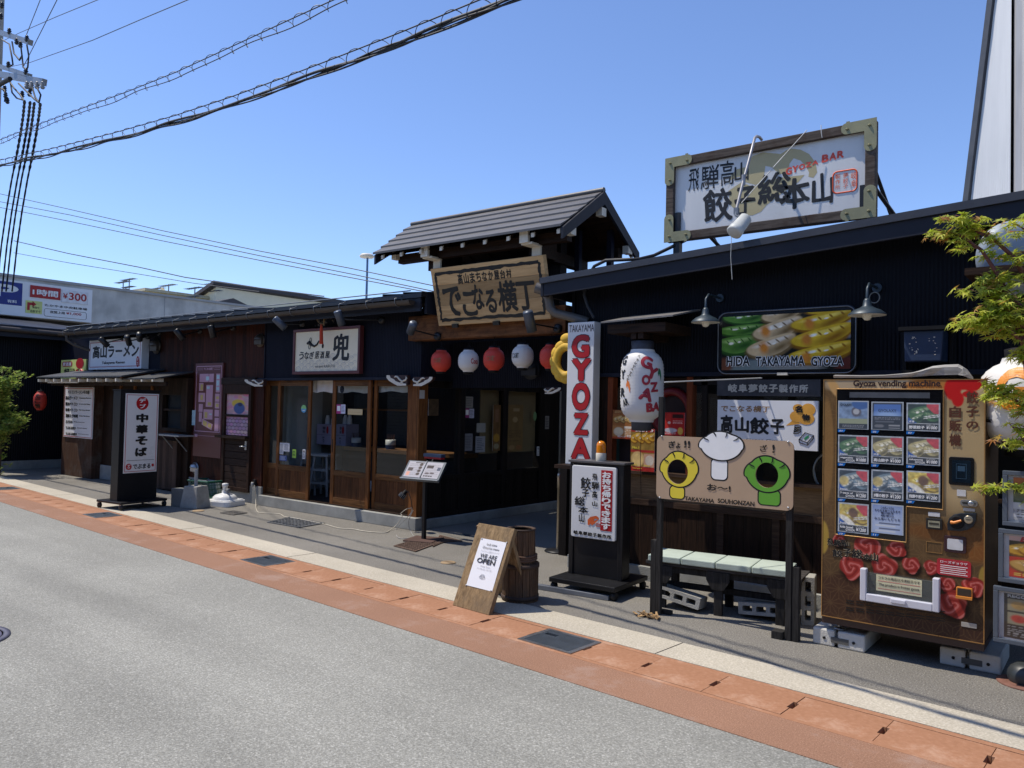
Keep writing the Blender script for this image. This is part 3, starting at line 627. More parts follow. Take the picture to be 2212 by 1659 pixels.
b = B(); b.box(XC-.09,XC-.08,yA[4],yA[5],1.0,2.02); b.box(XC-.09,XC-.08,(yA[2]+yA[3])/2,yA[3],1.0,2.02); obj('paper_blind', b, mat('tan_paper_blind',(150,124,86),.8,0,.08,3), LB)
b = B(); b.box(XC-.1,WX,yA[6],11.2,.13,ZL); b.box(xl,xl+.05,Y0+.1,11.2,0,3.4); b.box(xl,XC,11.31,11.36,0,3.7); obj('rear_wall', b, darkw, LB)
# ---- middle wooden section: service door, small window with tray, vents
XM = lambda c, x, y: UY(c,x,y,Y0-.03)
def fr_rect(c, x0, y0, x1, y1, Y=Y0-.03): return FY(Y).rect(c, x0, y0, x1, y1)
r = fr_rect('Z4', 800, 870, 1085, 1480); F = FY(Y0-.03)
X0,_,X1,Z1 = r; Z0 = UY('Z5',900,640,Y0-.03).z
d = obj('service_door', B().slab(F,(X0,Z0,X0+.07,Z1),0,.05).slab(F,(X1-.07,Z0,X1,Z1),0,.05).slab(F,(X0+.07,Z1-.16,X1-.07,Z1),0,.05).slab(F,(X0+.07,Z0,X1-.07,Z0+.07),0,.05), wood('door_dark_frame',(32,22,17),(62,42,31),'z'), LB, .004)
zc = UY('Z4',950,1425,Y0-.03).z
b = B(); n = 7
for k in range(n): b.slab(F,(X0+.07,Z0+.07+(zc-Z0-.1)*k/n,X1-.07,Z0+.07+(zc-Z0-.1)*(k+1)/n-.008),0,.03)
obj('plank_panel', b, wood('door_planks',(30,22,18),(60,44,36),'x'), d, .003)
b = B(); b.slab(F,(X0+.07,zc,X1-.07,Z1-.16),0,.012); obj('backing', b, mat('door_backing',(120,96,92),.6), d)
b = B(); zm = UY('Z4',950,1208,Y0-.03).z; b.slab(F,(X0+.07,zm-.02,X1-.07,zm+.02),.014,.04); b.slab(F,(X0-.1,zc-.05,X1-.02,zc-.005),.05,.13); b.slab(F,(X0-.06,Z1,X1+.12,Z1+.12),0,.06); obj('ledge', b, darkh, d, .003)
b = B(); p = XM('Z5',1050,160); b.tube([(p.x+.0,Y0-.06,p.z),(p.x,Y0-.13,p.z),(p.x-.12,Y0-.13,p.z-.005)], .009, 8); b.box(p.x-.025,p.x+.025,Y0-.095,Y0-.081,p.z-.06,p.z+.09); obj('handle', b, steel, d)
cv = Cv(40,44,(196,158,160)).noise(.12,5)
for k in range(40): cv.ell(rs.rand(),rs.rand(),.09,.08,(205+rs.randint(-20,20),150+rs.randint(-25,25),150+rs.randint(-20,20)),soft=.5)
cv2 = Cv(40,44,(120,98,112))
for k in range(7):
    for j in range(6): cv2.ell((k+.5*(j%2))/6.5,j/5.2,.075,.085,(186-j*2+rs.randint(-12,12),146+rs.randint(-12,12),166+rs.randint(-9,9)),soft=.3)
cv.ell(.5,.55,.28,.2,(206,176,70)); cv.ell(.55,.3,.24,.28,(70,92,140)); cv.ell(.58,.5,.1,.1,(52,60,90))
canvas('upper_picture', cv, F, (X0+.075,zm+.022,X1-.075,Z1-.17), d, .014); canvas('lower_picture', cv2, F, (X0+.075,zc+.005,X1-.075,zm-.022), d, .014)
# take-away window box
r = fr_rect('Z2', 1440, 1075, 1660, 1540); X0,Z0w,X1,Z1 = r
d = obj('serving_hatch', B().slab(F,(X0,Z0w,X0+.1,Z1),0,.12).slab(F,(X1-.22,Z0w,X1,Z1),0,.12).slab(F,(X0+.1,Z1-.32,X1-.22,Z1),0,.12).slab(F,(X0+.1,Z0w,X1-.22,Z0w+.06),0,.12).slab(F,(X0+.1,(Z0w+Z1)/2-.12,X1-.22,(Z0w+Z1)/2-.08),0,.1), darkwx, LB, .004)
b = B(); b.slab(F,(X0+.1,Z0w+.06,X1-.22,Z1-.32),.04,.045); obj('pane', b, glassd, d)
b = B(); b.slab(F,(X0+.1,Z0w+.06,X1-.22,Z1-.32),0,.006); obj('backing', b, mat('hatch_dark',(40,44,48),.8), d)
r2 = fr_rect('Z5', 100, 80, 330, 640)
b = B(); b.slab(F,(r2[0],r2[1],r2[2],r2[3]),0,.14); obj('lower_panel', b, wood('hatch_boards',(52,40,34),(84,66,56),'z',3,.65,.2,.12,'x'), d)
b = B(); b.slab(F,(r2[2]-.02,r2[1],r2[2]+.22,Z1-.1),0,.05); obj('side_panel', b, darkwx, d)
p0 = UY('Z2',1335,1562,Y0-.35); b = B(); b.box(p0.x,p0.x+1.0,Y0-.42,Y0-.12,p0.z,p0.z+.025); o = obj('tray_shelf', b, mat('galvanised_shelf',(160,164,164),.4,.4,.1), d)
b = B(); b.tube([(p0.x+.75,Y0-.36,p0.z),(p0.x+.78,Y0-.13,p0.z-.28)], .012, 6); b.tube([(p0.x+.3,Y0-.36,p0.z),(p0.x+.34,Y0-.13,p0.z-.28)], .012, 6); obj('strut', b, grey, o)
def vent_hood(par, c, x, y, Y, rad, m):
    p = UY(c,x,y,Y); b = B(); n = 12; M = Mx.Translation(p)
    b.grid(lambda u,v: (rad*cos(pi*u), -rad*1.1*sin(v*pi/2)*(.35+.65*sin(pi*u)), rad*sin(pi*u)*cos(v*pi/2)+rad*.2), 14, 8, 0, M)
    b.box(-rad,rad,-rad*.6,0,-rad*.6,rad*.2,0,M); b.lathe([(rad*1.15,0),(rad*1.15,.02),(0,.02)],18,0,M @ Mx.Translation((0,0,.1*rad)) @ Mx.Rotation(pi/2,4,'X')); return obj('vent_hood', b, m, par)
vh = mat('bronze_hood',(86,76,66),.45,.5,.15,5)
vent_hood(LB,'Z2',1355,805,Y0-.05,.13,vh); vent_hood(LB,'Z4',1180,395,Y0-.04,.1,vh); vent_hood(LB,'Z5',470,400,Y0-.04,.09,steel); vent_hood(LB,'Z5',65,440,Y0-.04,.09,vh)
vent_hood(LB,'Y1',1500,575,8.3,.12,mat('dark_hood',(50,52,56),.5,.4))
# ---- ramen end: lean-to canopy, recessed dark front, timber pier
pt = [UY('D',*a) for a in ((84,818,6.9),(346,806,6.9))]
b = B(); zc0 = 2.16; xa, xb2 = UY('D',84,818,6.95).x, UY('D',268,812,6.95).x; xc2 = UY('D',347,806,7.1).x
b.add([(x,y,z+dz) for x in (xa,xb2) for y,z in ((6.9,2.13),(Y0-.06,2.3)) for dz in (0,.03)], [(0,2,3,1),(4,5,7,6),(1,3,7,5),(0,4,6,2),(0,1,5,4)])
b.add([(x,y,z+dz) for x in (xb2-.2,xc2) for y,z in ((7.0,2.09),(Y0-.06,2.24)) for dz in (0,.025)], [(0,2,3,1),(4,5,7,6),(1,3,7,5),(0,4,6,2),(0,1,5,4)])
can = obj('canopy', b, mat('canopy_sheet',(52,54,58),.55,.1,.15,4), LB)
b = B()
for k in range(13): x = xa+.1+(xc2-xa-.2)*k/12; b.box(x-.022,x+.022,6.9 if x < xb2 else 7.0,7.2,2.05,2.11)
obj('rafter_end', b, offw, can)
b = B(); b.box(xa,xc2,7.2,7.25,1.98,2.055); b.box(xa,xa+.06,6.98,Y0-.05,2.02,2.1); obj('canopy_beam', b, darkh, can)
r = FY(7.55).rect('W3',770,400,1125,925); xp0, xp1 = r[0], r[2]
b = B(); b.box(xp0,xp1,7.55,7.75,0,2.0); b.box(xp1-.12,xp1,7.751,8.6,0,2.0); obj('timber_pier', b, wood('pier_timber',(52,36,28),(94,68,52),'z',2.2,.7,.4,wear=(92,84,76)), LB, .01)
b = B(); b.box(xl+.2,xb,Y0-.02,Y0-.005,.28,2.2); obj('shop_front', b, darkwx, LB)
b = B()
for x in (-16.5,-15.9,-15.2): b.box(x,x+.07,Y0-.05,Y0-.021,.3,2.2)
b.box(-16.43,-15.2,Y0-.05,Y0-.022,1.3,1.37); obj('front_frame', b, framew, LB)

p0, p1 = UY('Z2',412,1100,7.1), UY('Z2',688,1104,7.1)
t = thing('tube_light','white fluorescent tube fitting under the canopy of the noodle shop','lamp',((p0.x+p1.x)/2,7.1,p0.z))
b = B(); b.box(p0.x,p1.x,7.08,7.13,p0.z-.01,p0.z+.04); obj('casing', b, offw, t, .006)
b = B(); b.tube([(p0.x+.05,7.09,p0.z-.025),(p1.x-.05,7.09,p0.z-.025)],.016,8); obj('tube', b, mat('tube_white',(230,230,226),.3,0,.02), t)
# the row across the road, seen only in the door glass
OB = thing('opposite_building','grey brown building with pale roller shutters across the road, mirrored in the door glass','building',(-8,-6,0))
b = B(); b.box(-45,20,-6.4,-6,0,5.2); obj('wall', b, mat('opposite_wall',(72,66,60),.9,0,.3,.8,dirt=.4), OB)
b = B()
for k in range(9):
    x = -34+k*5.3
    for i in range(18): b.box(x,x+2.6,-5.99,-5.95,.1+i*.13,.215+i*.13)
obj('roller_shutter', b, mat('shutter_grey',(166,166,160),.5,0,.1,2), OB)
b = B()
for k in range(9): b.box(-30.6+k*5.3,-29.7+k*5.3,-5.99,-5.94,0,2.1)
obj('door', b, mat('opposite_door',(120,126,124),.5,0,.1,2), OB)
# ================================================================ roofed gate over the alley
GT = thing('roofed_gate', 'roofed timber gate over the alley mouth with a small gabled grey roof', 'gate', (-6.5, 7.75, 0))
b = B(); b.box(-7.85,-5.2,7.62,7.84,2.63,2.97); obj('lintel_beam', b, beamw, GT, .012)
b = B(); corr(b, -7.7, -5.2, 2.0, 2.66, 8.4); b2 = b; obj('metal_cladding', b, navy, GT)
ry, rz_, ey, ez, by = 8.0, 4.37, 7.15, 3.80, 8.85
xL, xR = -8.02, -4.95
roofm = mat('grey_roof_sheet', (86,84,83), .5, .15, .12, 5, .08, 70)
b = B(); n = 5
def crs(y0, z0, y1, z1, n, sgn):
    for k in range(n):
        a, e = k/n, (k+1)/n; ya, za, yb, zb = y0+(y1-y0)*a, z0+(z1-z0)*a, y0+(y1-y0)*e, z0+(z1-z0)*e; t = .028
        xo = .27*(1-(k+.5)/n) if False else 0; xl_ = xL-.3*e*.0
        vs = [(x,y,z) for x in (xL-.2*(k+1)/n if sgn>0 else xL-.2, xR) for y,z in ((ya,za),(yb,zb),(yb,zb+t*.2),(ya,za+t))]
        b.add(vs, [(0,1,2,3),(4,7,6,5),(0,4,5,1),(1,5,6,2),(2,6,7,3),(3,7,4,0)])
crs(ey-.03, ez-.02, ry, rz_, n, 1); crs(by+.03, ez-.02, ry, rz_, n, 1)
b.tube([(xL-.2,ry,rz_+.018),(xR+.02,ry,rz_+.018)], .035, 8); obj('roof', b, roofm, GT)
for y0,y1 in ((ey-.02,ry),(by+.02,ry)):
    for x in (xR, xL-.02):
        b = B(); b.add([(x+dx,y,z) for dx in (0,.035) for y,z in ((y0,ez-.03),(y1,rz_+.0),(y1,rz_-.16),(y0,ez-.16))], [(0,1,2,3),(4,7,6,5),(0,4,5,1),(1,5,6,2),(2,6,7,3),(3,7,4,0)]); obj('bargeboard', b, fasc, GT)
b = B(); b.add([(x,y,z) for x in (xL+.02,xR-.005) for y,z in ((ey+.06,ez-.045),(ry,rz_-.06),(by-.06,ez-.045),(ry,rz_-.08))], [(0,1,5,4),(1,2,6,5)]); obj('roof_boards', b, darkh, GT)
nt_ = 9
for k in range(nt_):
    x = xL+.1+(xR-xL-.16)*k/(nt_-1)
    for sg,yy in ((1,ey),(-1,by)):
        b = B(); b2 = B()
        for (bb,y0,y1) in ((b,yy+sg*.04,yy+sg*.5),(b2,yy+sg*.015,yy+sg*.039)):
            zf = lambda y: ez-.10+(abs(y-yy))*.67
            bb.add([(x+dx,y,zf(y)+dz) for dx in (-.022,.022) for y,dz in ((y0,0),(y1,0),(y1,.05),(y0,.05))], [(0,1,2,3),(4,7,6,5),(0,4,5,1),(1,5,6,2),(2,6,7,3),(3,7,4,0)])
        rf = obj('rafter', b, darkh, GT); obj('rafter_end', b2, offw, rf)
b = B()
for x in (xL+.14,xR-.06): 
    for y,z in ((ry,4.17),(7.35,3.82),(8.65,3.82)): b.box(x,x+.085,y-.05,y+.05,z-.1,z)
obj('purlin_end', b, offw, GT)
b = B()
for y,z in ((7.42,3.79),(8.58,3.79),(ry,4.2)): b.box(xL+.2,xR-.08,y-.05,y+.05,z-.12,z)
for x in (-7.3,-5.6): b.box(x-.07,x+.07,7.5,8.6,3.55,3.68)
b.box(-7.45,-5.45,8.0,8.2,2.98,3.0); obj('roof_frame', b, darkh, GT)
for px0, c in ((-7.16,0),(-5.53,1)):      # stepped corbel ends, painted white
    b = B(); b2 = B(); b.add([(px0+dx,y,z) for dx in (-.06,.06) for y,z in ((7.24,3.68),(7.24,3.80),(7.8,3.80),(7.8,3.55),(7.44,3.55),(7.44,3.68))], [(0,1,2,3,4,5)[::-1],(6,7,8,9,10,11)]+[(i,(i+1)%6,6+(i+1)%6,6+i) for i in range(6)])
    b2.box(px0-.062,px0+.062,7.2,7.239,3.67,3.81); b2.box(px0-.062,px0+.1,7.238,7.44,3.655,3.679); b2.box(px0-.03,px0+.095,7.41,7.438,3.44,3.67)
    k = obj('corbel', b, darkh, GT); obj('corbel_face', b2, offw, k)
b = B()
for x in (-7.4,-5.62): b.box(x-.07,x+.07,8.0,8.14,2.9,4.05)
b.box(-7.33,-5.69,8.06,8.1,2.95,3.75); obj('gate_post', b, darkw, GT)
b = B()
for x,y in ((-5.45,8.25),(-5.1,8.45)): b.box(x-.035,x+.035,y-.035,y+.035,2.9,4.0)
obj('steel_post', b, navytrim, GT)
b = B(); b.box(-5.26,-5.16,7.66,7.8,0,2.63); obj('gate_jamb', b, darkw, GT)
carving(GT, FY(7.9), 'Y1', 1675, 765, 1850, 832, True)
# buildings closing the alley
AB = thing('alley_building', 'dark timber building closing the far end of the alley', 'building', (-6, 12.6, 0))
b = B(); b.box(-9,-2.5,12.6,12.8,0,3.4); obj('wall', b, darkw, AB)
b = B(); b.add([(x,y,z) for x in (-5.7,-4.3) for y,z in ((9.0,2.95),(10.6,3.1),(10.6,3.14),(9.0,2.99))], [(0,1,2,3),(4,7,6,5),(0,4,5,1),(1,5,6,2),(2,6,7,3),(3,7,4,0)])
for k in range(17): b.tube([(-5.65+k*.08,9.0,3.0),(-5.65+k*.08,10.6,3.15)], .016, 5)
obj('roof', b, mat('brown_corrugated_roof',(120,84,66),.6,.1,.2,4), AB)
b = B(); b.box(-5.3,-4.9,9.2,9.9,0,.95); b.box(-7.2,-6.6,11.6,12.3,0,1.6); obj('counter', b, mat('alley_green',(30,66,58),.6), AB)
# ================================================================ gyoza shop on the right
Y1 = 7.2
GB = thing('gyoza_shop', 'single storey gyoza shop clad in black corrugated metal above dark wood', 'building', (-2.5, Y1, 0))
XA, XZ_ = -4.78, 3.2
fz = lambda x: .0625*(x+5)
b = B(); corr(b, XA, XZ_, 2.11, 3.2, Y1-.01, top=lambda x: 3.07+fz(x)); b.box(XA-.03,XA+.01,Y1-.03,Y1+4.4,2.0,3.1); obj('metal_cladding', b, navyb, GB)
b = B(); b.box(XA-.03,XZ_,Y1-.045,Y1-.017,2.085,2.125); obj('drip_edge', b, navytrim, GB)
def slope_box(b, x0, x1, y0, y1, z0, z1, m=0):
    return b.add([(x,y,z+fz(x)) for x in (x0,x1) for y,z in ((y0,z0),(y1,z0),(y1,z1),(y0,z1))], [(0,1,2,3),(4,7,6,5),(0,4,5,1),(1,5,6,2),(2,6,7,3),(3,7,4,0)], m)
b = B(); slope_box(b, -5.0, XZ_, 6.88, 6.92, 2.965, 3.10); slope_box(b, -5.03, -4.99, 6.88, 11.5, 2.965, 3.10); obj('fascia', b, fasc, GB)
b = B(); slope_box(b, -5.03, XZ_, 6.855, 11.6, 3.101, 3.165); obj('roof', b, mat('roof_edge_sheet',(58,60,66),.45,.2,.15,3,.05,60), GB)
b = B(); slope_box(b, -4.98, XZ_, 6.925, Y1-.03, 3.03, 3.05); obj('soffit', b, mat('soffit_dark',(30,30,34),.8), GB)
# lower front
zsl = UY('Y7',1250,567,Y1-.06).z; zbl = UY('Y7',1250,800,Y1-.06).z
XD0, XD1 = UY('Y3',655,900,Y1).x, UY('Y3',1450,900,Y1).x       # reddish frame of the recess
lw = wood('dark_shop_panel',(24,17,13),(58,40,29),'z',3,.6,.25,.16,'x')
b = B(); b.box(XA,XZ_,Y1,Y1+.1,.14,zbl-.06); obj('panel_wall', b, lw, GB)
b = B(); b.box(XA,XZ_,Y1-.02,Y1+.09,zbl-.06,zbl); b.box(XD0,XZ_,Y1-.05,Y1+.1,zsl-.03,zsl)
for x in (XA+.05,XD0-.12,XD1+.3,-2.55,-1.85): b.box(x,x+.07,Y1-.03,Y1+.09,.14,2.08) if x in (XA+.05,) else b.box(x,x+.07,Y1-.012,Y1+.09,.14,zbl-.06)
obj('rail', b, wood('shop_rail',(44,32,25),(80,62,50),'x',3), GB)
b = B(); b.box(XD0-.14,-1.6,Y1+.02,Y1+.06,zbl,zsl-.03); obj('blind_strip', b, wood('bamboo_blind',(98,76,54),(146,118,86),'x',6,.7), GB)
b = B(); b.box(XA,XZ_,Y1-.06,Y1+.1,0,.14); obj('foundation', b, conc, GB)
for x in (XD0,XD1): b = B(); b.box(x-.03,x+.03,Y1-.02,Y1+.08,zsl,2.08); obj('red_frame', b, wood('red_brown_frame',(92,44,24),(140,74,44),'z'), GB)
b = B(); b.box(XA,XD0-.03,Y1,Y1+.05,zbl,2.085); obj('black_wall', b, darkwx, GB)
b = B(); b.box(XD0+.03,XD1-.03,Y1+.14,Y1+.17,zsl,2.08); obj('recess_back', b, mat('recess_brown',(46,30,25),.8,0,.2,4), GB)
# window with dark pane, mullions
b = B(); b.box(XD1+.031,-1.75,Y1+.03,Y1+.036,zsl,2.08); obj('window_pane', b, glassd, GB)
b = B(); b.box(XA+.1,3,10.9,11,0,3.1); b.box(XA+.1,3,Y1+.3,11,.1,.13); b.box(XA+.1,3,8.6,8.7,0,.9); obj('inner_wall', b, mat('shop_inside',(60,54,48),.9), GB)
b = B()
for x in (XD1+.12,XD1+.32,-2.42,-2.02): b.box(x,x+.06,Y1+.0,Y1+.028,zsl,2.08)
b.box(XD1+.03,-1.7,Y1-.0,Y1+.028,2.0,2.08); obj('mullion', b, darkw, GB)
b = B(); b.tube([(-2.0+.2*cos(a),Y1+.06,1.22+.2*sin(a)) for a in [2*pi*i/30 for i in range(31)]], .012, 6, caps=False); o = obj('round_ventilator', b, steel, GB)
b = B()
for k in range(3): b.prism([(-2.0+.19*cos(a),1.22+.19*sin(a)) for a in (k*2.09,k*2.09+.5,k*2.09+1.0)]+[(-2.0,1.22)], -Y1-.075, -Y1-.07, 0, Mx(((1,0,0,0),(0,0,-1,0),(0,1,0,0),(0,0,0,1))))
obj('fan_blade', b, black, o)
b = B(); rc = UY('Y3',1265,1085,Y1+.13); b.tube([(rc.x+.2*cos(a),rc.y,rc.z+.22*sin(a)) for a in [2*pi*i/36 for i in range(37)]], .045, 8, caps=False); obj('red_ring', b, mat('dark_red_paint',(120,20,24),.5), GB)
# blue-black duct box on the cladding
r = FY(Y1-.03).rect('X2',165,1270,490,1510); b = B(); F = FY(Y1-.03)
w_ = r[2]-r[0]; h_ = r[3]-r[1]
b.add([(x,y,z) for z,i in ((0,0),(.22,.12)) for x,y in ((r[0]+w_*i*.3,r[1]),(r[2]-w_*i*.6,r[1]),(r[2]-w_*.12*i,r[3]),(r[0]+w_*.05*i,r[3]))], [(4,5,6,7),(0,1,5,4),(1,2,6,5),(2,3,7,6),(3,0,4,7)], 0, F.m)
o = obj('vent_box', b, mat('blue_black_box',(26,44,72),.5,0,.15,6,.1,50), GB, .01)
b = B(); b.slab(F,(r[0]-.03,r[3],r[2]+.03,r[3]+.03),0,.26); b.slab(F,(r[0]-.04,r[1]-.06,r[0]-.01,r[3]+.03),0,.05); b.slab(F,(r[2]+.01,r[1]-.06,r[2]+.04,r[3]+.03),0,.05); b.slab(F,(r[0]-.04,r[1]-.09,r[2]+.04,r[1]-.06),0,.08); obj('hood_frame', b, blackm, o)
b = B()
for k in range(26): x = r[0]+w_*(rs.choice((.25,.75))+rs.randn()*.07); y = r[1]+h_*(.2+.6*rs.rand()); s_ = .003+.004*rs.rand(); b.slab(F,(x,y,x+s_*1.6,y+s_),.19,.222)
obj('chipped_paint', b, offw, o)
# ================================================================ little board roof over the big lantern
LR = thing('lantern_roof', 'small lean-to roof of dark boards above the tall paper lantern', 'lean-to roof', (-3.6,7.0,2.6))
a0 = UY('Y3',548,186,6.55); a1 = UY('Y3',1370,138,6.75)
b = B(); b.add([(x,y,z) for x,zo in ((a0.x,0),(a1.x,a1.z-a0.z)) for y,z in ((6.55,a0.z+zo),(Y1-.05,a0.z+zo+.12),(Y1-.05,a0.z+zo+.135),(6.55,a0.z+zo+.015))], [(0,1,2,3),(4,7,6,5),(0,4,5,1),(1,5,6,2),(2,6,7,3),(3,7,4,0)])
obj('roof_sheet', b, mat('rusty_grey_sheet',(120,116,112),.5,.3,.25,8), LR)
b = B(); b.box(a0.x+.05,a1.x-.1,6.6,Y1-.05,a0.z-.10,a0.z-.015)
b.box(a0.x+.3,a0.x+.36,6.62,Y1-.05,a0.z-.16,a0.z-.1); b.box(a1.x-.4,a1.x-.34,6.62,Y1-.05,a0.z-.16,a0.z-.1); obj('board', b, darkh, LR)
# ================================================================ signs and things on the left shop
def plate(outer, holes, z0, z1, F, m=0, b=None):
    """flat plate with holes, from a filled outline"""
    c = bpy.data.curves.new('c','CURVE'); c.dimensions = '2D'; c.fill_mode = 'BOTH'; c.extrude = (z1-z0)/2
    for pts in [outer]+holes:
        sp = c.splines.new('POLY'); sp.points.add(len(pts)-1); sp.use_cyclic_u = True
        for i,(x,y) in enumerate(pts): sp.points[i].co = (x,y,0,1)
    o = link(bpy.data.objects.new('c', c)); bpy.context.view_layer.update()
    me = bpy.data.meshes.new_from_object(o.evaluated_get(bpy.context.evaluated_depsgraph_get()))
    b = b or B(); b.add([(v.co.x,v.co.y,v.co.z+(z0+z1)/2) for v in me.vertices], [list(p.vertices) for p in me.polygons], m, F.m)
    bpy.data.objects.remove(o); bpy.data.curves.remove(c); bpy.data.meshes.remove(me); return b
def rrect(r, rad, n=6):
    x0,y0,x1,y1 = r; out = []
    for cx,cy,a0 in ((x1-rad,y0+rad,-pi/2),(x1-rad,y1-rad,0),(x0+rad,y1-rad,pi/2),(x0+rad,y0+rad,pi)):
        out += [(cx+rad*cos(a0+pi/2*k/n), cy+rad*sin(a0+pi/2*k/n)) for k in range(n+1)]
    return out
def circ(cx, cy, rx, ry=None, n=28): ry = ry or rx; return [(cx+rx*cos(2*pi*k/n), cy+ry*sin(2*pi*k/n)) for k in range(n)]
def frame_b(b, F, r, wd, z0, z1, m=0):
    x0,y0,x1,y1 = r
    b.slab(F,(x0,y0,x1,y0+wd),z0,z1,m); b.slab(F,(x0,y1-wd,x1,y1),z0,z1,m); b.slab(F,(x0,y0+wd,x0+wd,y1-wd),z0,z1,m); b.slab(F,(x1-wd,y0+wd,x1,y1-wd),z0,z1,m); return b
def inset(r, d): return (r[0]+d, r[1]+d, r[2]-d, r[3]-d)
def at_r(r, u0, v0, u1, v1): return (r[0]+(r[2]-r[0])*u0, r[1]+(r[3]-r[1])*v0, r[0]+(r[2]-r[0])*u1, r[1]+(r[3]-r[1])*v1)
def base(F, r, z=0): p = F.m @ V(((r[0]+r[2])/2, r[1], z)); return (p.x,p.y,p.z)
panelw = mat('sign_acrylic', (216,216,214), .3, 0, .04, 2)
# ---- noodle shop sign box over the canopy
F = FY(7.6); r = F.rect('Z2',773,750,1218,990)
t = thing('sign_box','white noodle shop sign box with black brush lettering above the small canopy','sign',base(F,r))
obj('cabinet', B().slab(F,r,-.16,.0), white, t, .006)
b = B(); frame_b(b,F,inset(r,.05),.012,.0,.003); obj('border', b, redk, t)
b = B(); text(b,F,'高山ラーメン','Z2',805,795,1198,888,bold=.035,jit=.035,z=.004); text(b,F,'Takayama Ramen','Z2',882,930,1080,952,bold=.02,z=.004); obj('lettering', b, ink, t)
c = F.at('Z2',1190,930); b = B(); b.prism(circ(c[0],c[1],.06,.11),0.001,.004,0,F.m); k = obj('seal', b, redk, t); b = B(); vput(b,F,'デブ',(c[0]-.03,c[1]-.08,c[0]+.03,c[1]+.08),z=.006,bold=.02); obj('seal_lettering', b, wk, k)
# ---- yellow pub sign at the far corner
F = FY(7.72); r = F.rect('Z2',530,918,738,1075)
t = thing('sign_board','yellow green pub sign with a red octopus shape left of the noodle shop sign','sign',base(F,r))
obj('panel', B().slab(F,r,-.03,0), mat('yellow_green_sheet',(196,206,120),.5,0,.08,3), t)
b = B(); b.prism(rrect(F.rect('Z2',540,932,625,972),.06),.001,.004,0,F.m); c = F.at('Z2',690,965)
b.prism(circ(c[0],c[1]+.05,.2,.12),.001,.004,0,F.m)
for k in range(6): a = -2.6+k*.42; b.tube([F.m @ V((c[0]+.1*cos(a),c[1]-.05+.1*sin(a),.004)),F.m @ V((c[0]+.25*cos(a),c[1]-.05+.25*sin(a),.004)),F.m @ V((c[0]+.3*cos(a)+.03,c[1]+.02+.27*sin(a),.004))],[.035,.03,.015],6)
k = obj('red_shape', b, redk, t); b = B(); text(b,F,'居酒屋','Z2',546,938,618,966,z=.006,bold=.02); obj('white_lettering', b, wk, k)
b = B(); text(b,F,'好己chu','Z2',556,990,722,1040,z=.007,bold=.04,jit=.04); obj('lettering', b, ink, t)
# ---- menu board on the timber pier
F = FY(7.545); r = F.rect('Z3',572,275,800,722)
t = thing('menu_board','white noodle menu board with seven lines on the timber pier','menu board',base(F,r))
obj('panel', B().slab(F,r,-.0,.02), white, t); b = B(); frame_b(b,F,inset(r,.015),.012,.02,.022); obj('border', b, redk, t)
b = B(); z = .024
for (s,e,y0,y1,x1,ex) in (('高山ラーメン','Takayama Ramen',350,384,680,795),('醤油ベトコン','Soy sauce Spicy Ramen',403,436,680,788),('味噌ベトコン','Miso Spicy Ramen',454,488,680,786),('濃厚えび味噌','Shrimp Miso Ramen',505,540,682,784),('えだまめ','Edamame',558,588,636,740),('でぶまる餃子','Special Gyoza',610,642,664,760),('でぶまる肉餃子','Special juices Gyoza',662,694,674,776)):
    text(b,F,s,'Z3',577,y0-2,x1,y1,z=z,bold=.055,jit=.03); text(b,F,e,'Z3',x1+12,y0+10,ex,y1-6,z=z,bold=.025)
text(b,F,'ベトコンラーメン/その他','Z3',596,300,782,334,z=z,bold=.04); obj('lettering', b, ink, t)
# ---- wheeled noodle sign standing by the road
yaw = R(97); o0 = V((-12.30,5.80,0)); F = Fr(o0+V((0,0,.13)), yaw)       # faces along the street
t = thing('wheeled_sign','tall black wheeled noodle sign with a white lettered panel by the kerb','standing sign',(o0.x-.1,o0.y+.3,0))
W_, H_ = .68, 1.73
b = B(); b.slab(F,(0,0,W_,H_),-.22,-.03); obj('cabinet', b, black, t, .004)
b = B(); b.slab(F,(.02,.0,W_-.02,H_),-.03,-.012); b.slab(F,(-.01,H_,W_+.01,H_+.02),-.23,-.005); obj('front_frame', b, blackm, t)
b = B(); b.slab(F,(-.06,-.035,W_+.06,0),-.48,.17); obj('base_plate', b, black, t, .006)
r = (.07,.43,W_-.035,H_-.04); obj('panel', B().slab(F,r,-.012,-.006), panelw, t)
b = B(); frame_b(b,F,inset(r,.02),.007,-.006,-.003); mk = circ((r[0]+r[2])/2,r[3]-.155,.105,.105); b.prism(mk,-.006,-.003,0,F.m); lc = (r[0]+.09,r[1]+.1); b.prism(circ(lc[0],lc[1],.05),-.006,-.003,0,F.m); b.prism(rrect((r[2]-.09,r[1]+.085,r[2]-.05,r[1]+.13),.006),-.006,-.003,0,F.m); k = obj('red_marks', b, redk, t)
b = B(); cx = (r[0]+r[2])/2; put(b,F,'デ',(cx-.06,r[3]-.145,cx+.06,r[3]-.075),z=-.001,bold=.03); put(b,F,'ブ',(cx-.05,r[3]-.235,cx+.06,r[3]-.165),z=-.001,bold=.03); put(b,F,'デ',(lc[0]-.025,lc[1],lc[0]+.03,lc[1]+.035),z=-.001,bold=.03); put(b,F,'ブ',(lc[0]-.03,lc[1]-.035,lc[0]+.025,lc[1]-.002),z=-.001,bold=.03); obj('white_lettering', b, wk, k)
b = B(); vput(b,F,'中華そば',(cx-.1,r[1]+.24,cx+.11,r[3]-.3),gap=.2,z=-.002,bold=.06,jit=.035); put(b,F,'でぶまる',(r[0]+.16,r[1]+.06,r[2]-.11,r[1]+.14),z=-.002,bold=.03,jit=.03); b.slab(F,(r[0]+.05,r[1]+.195,r[2]-.05,r[1]+.2),-.006,-.003); obj('lettering', b, ink, t)
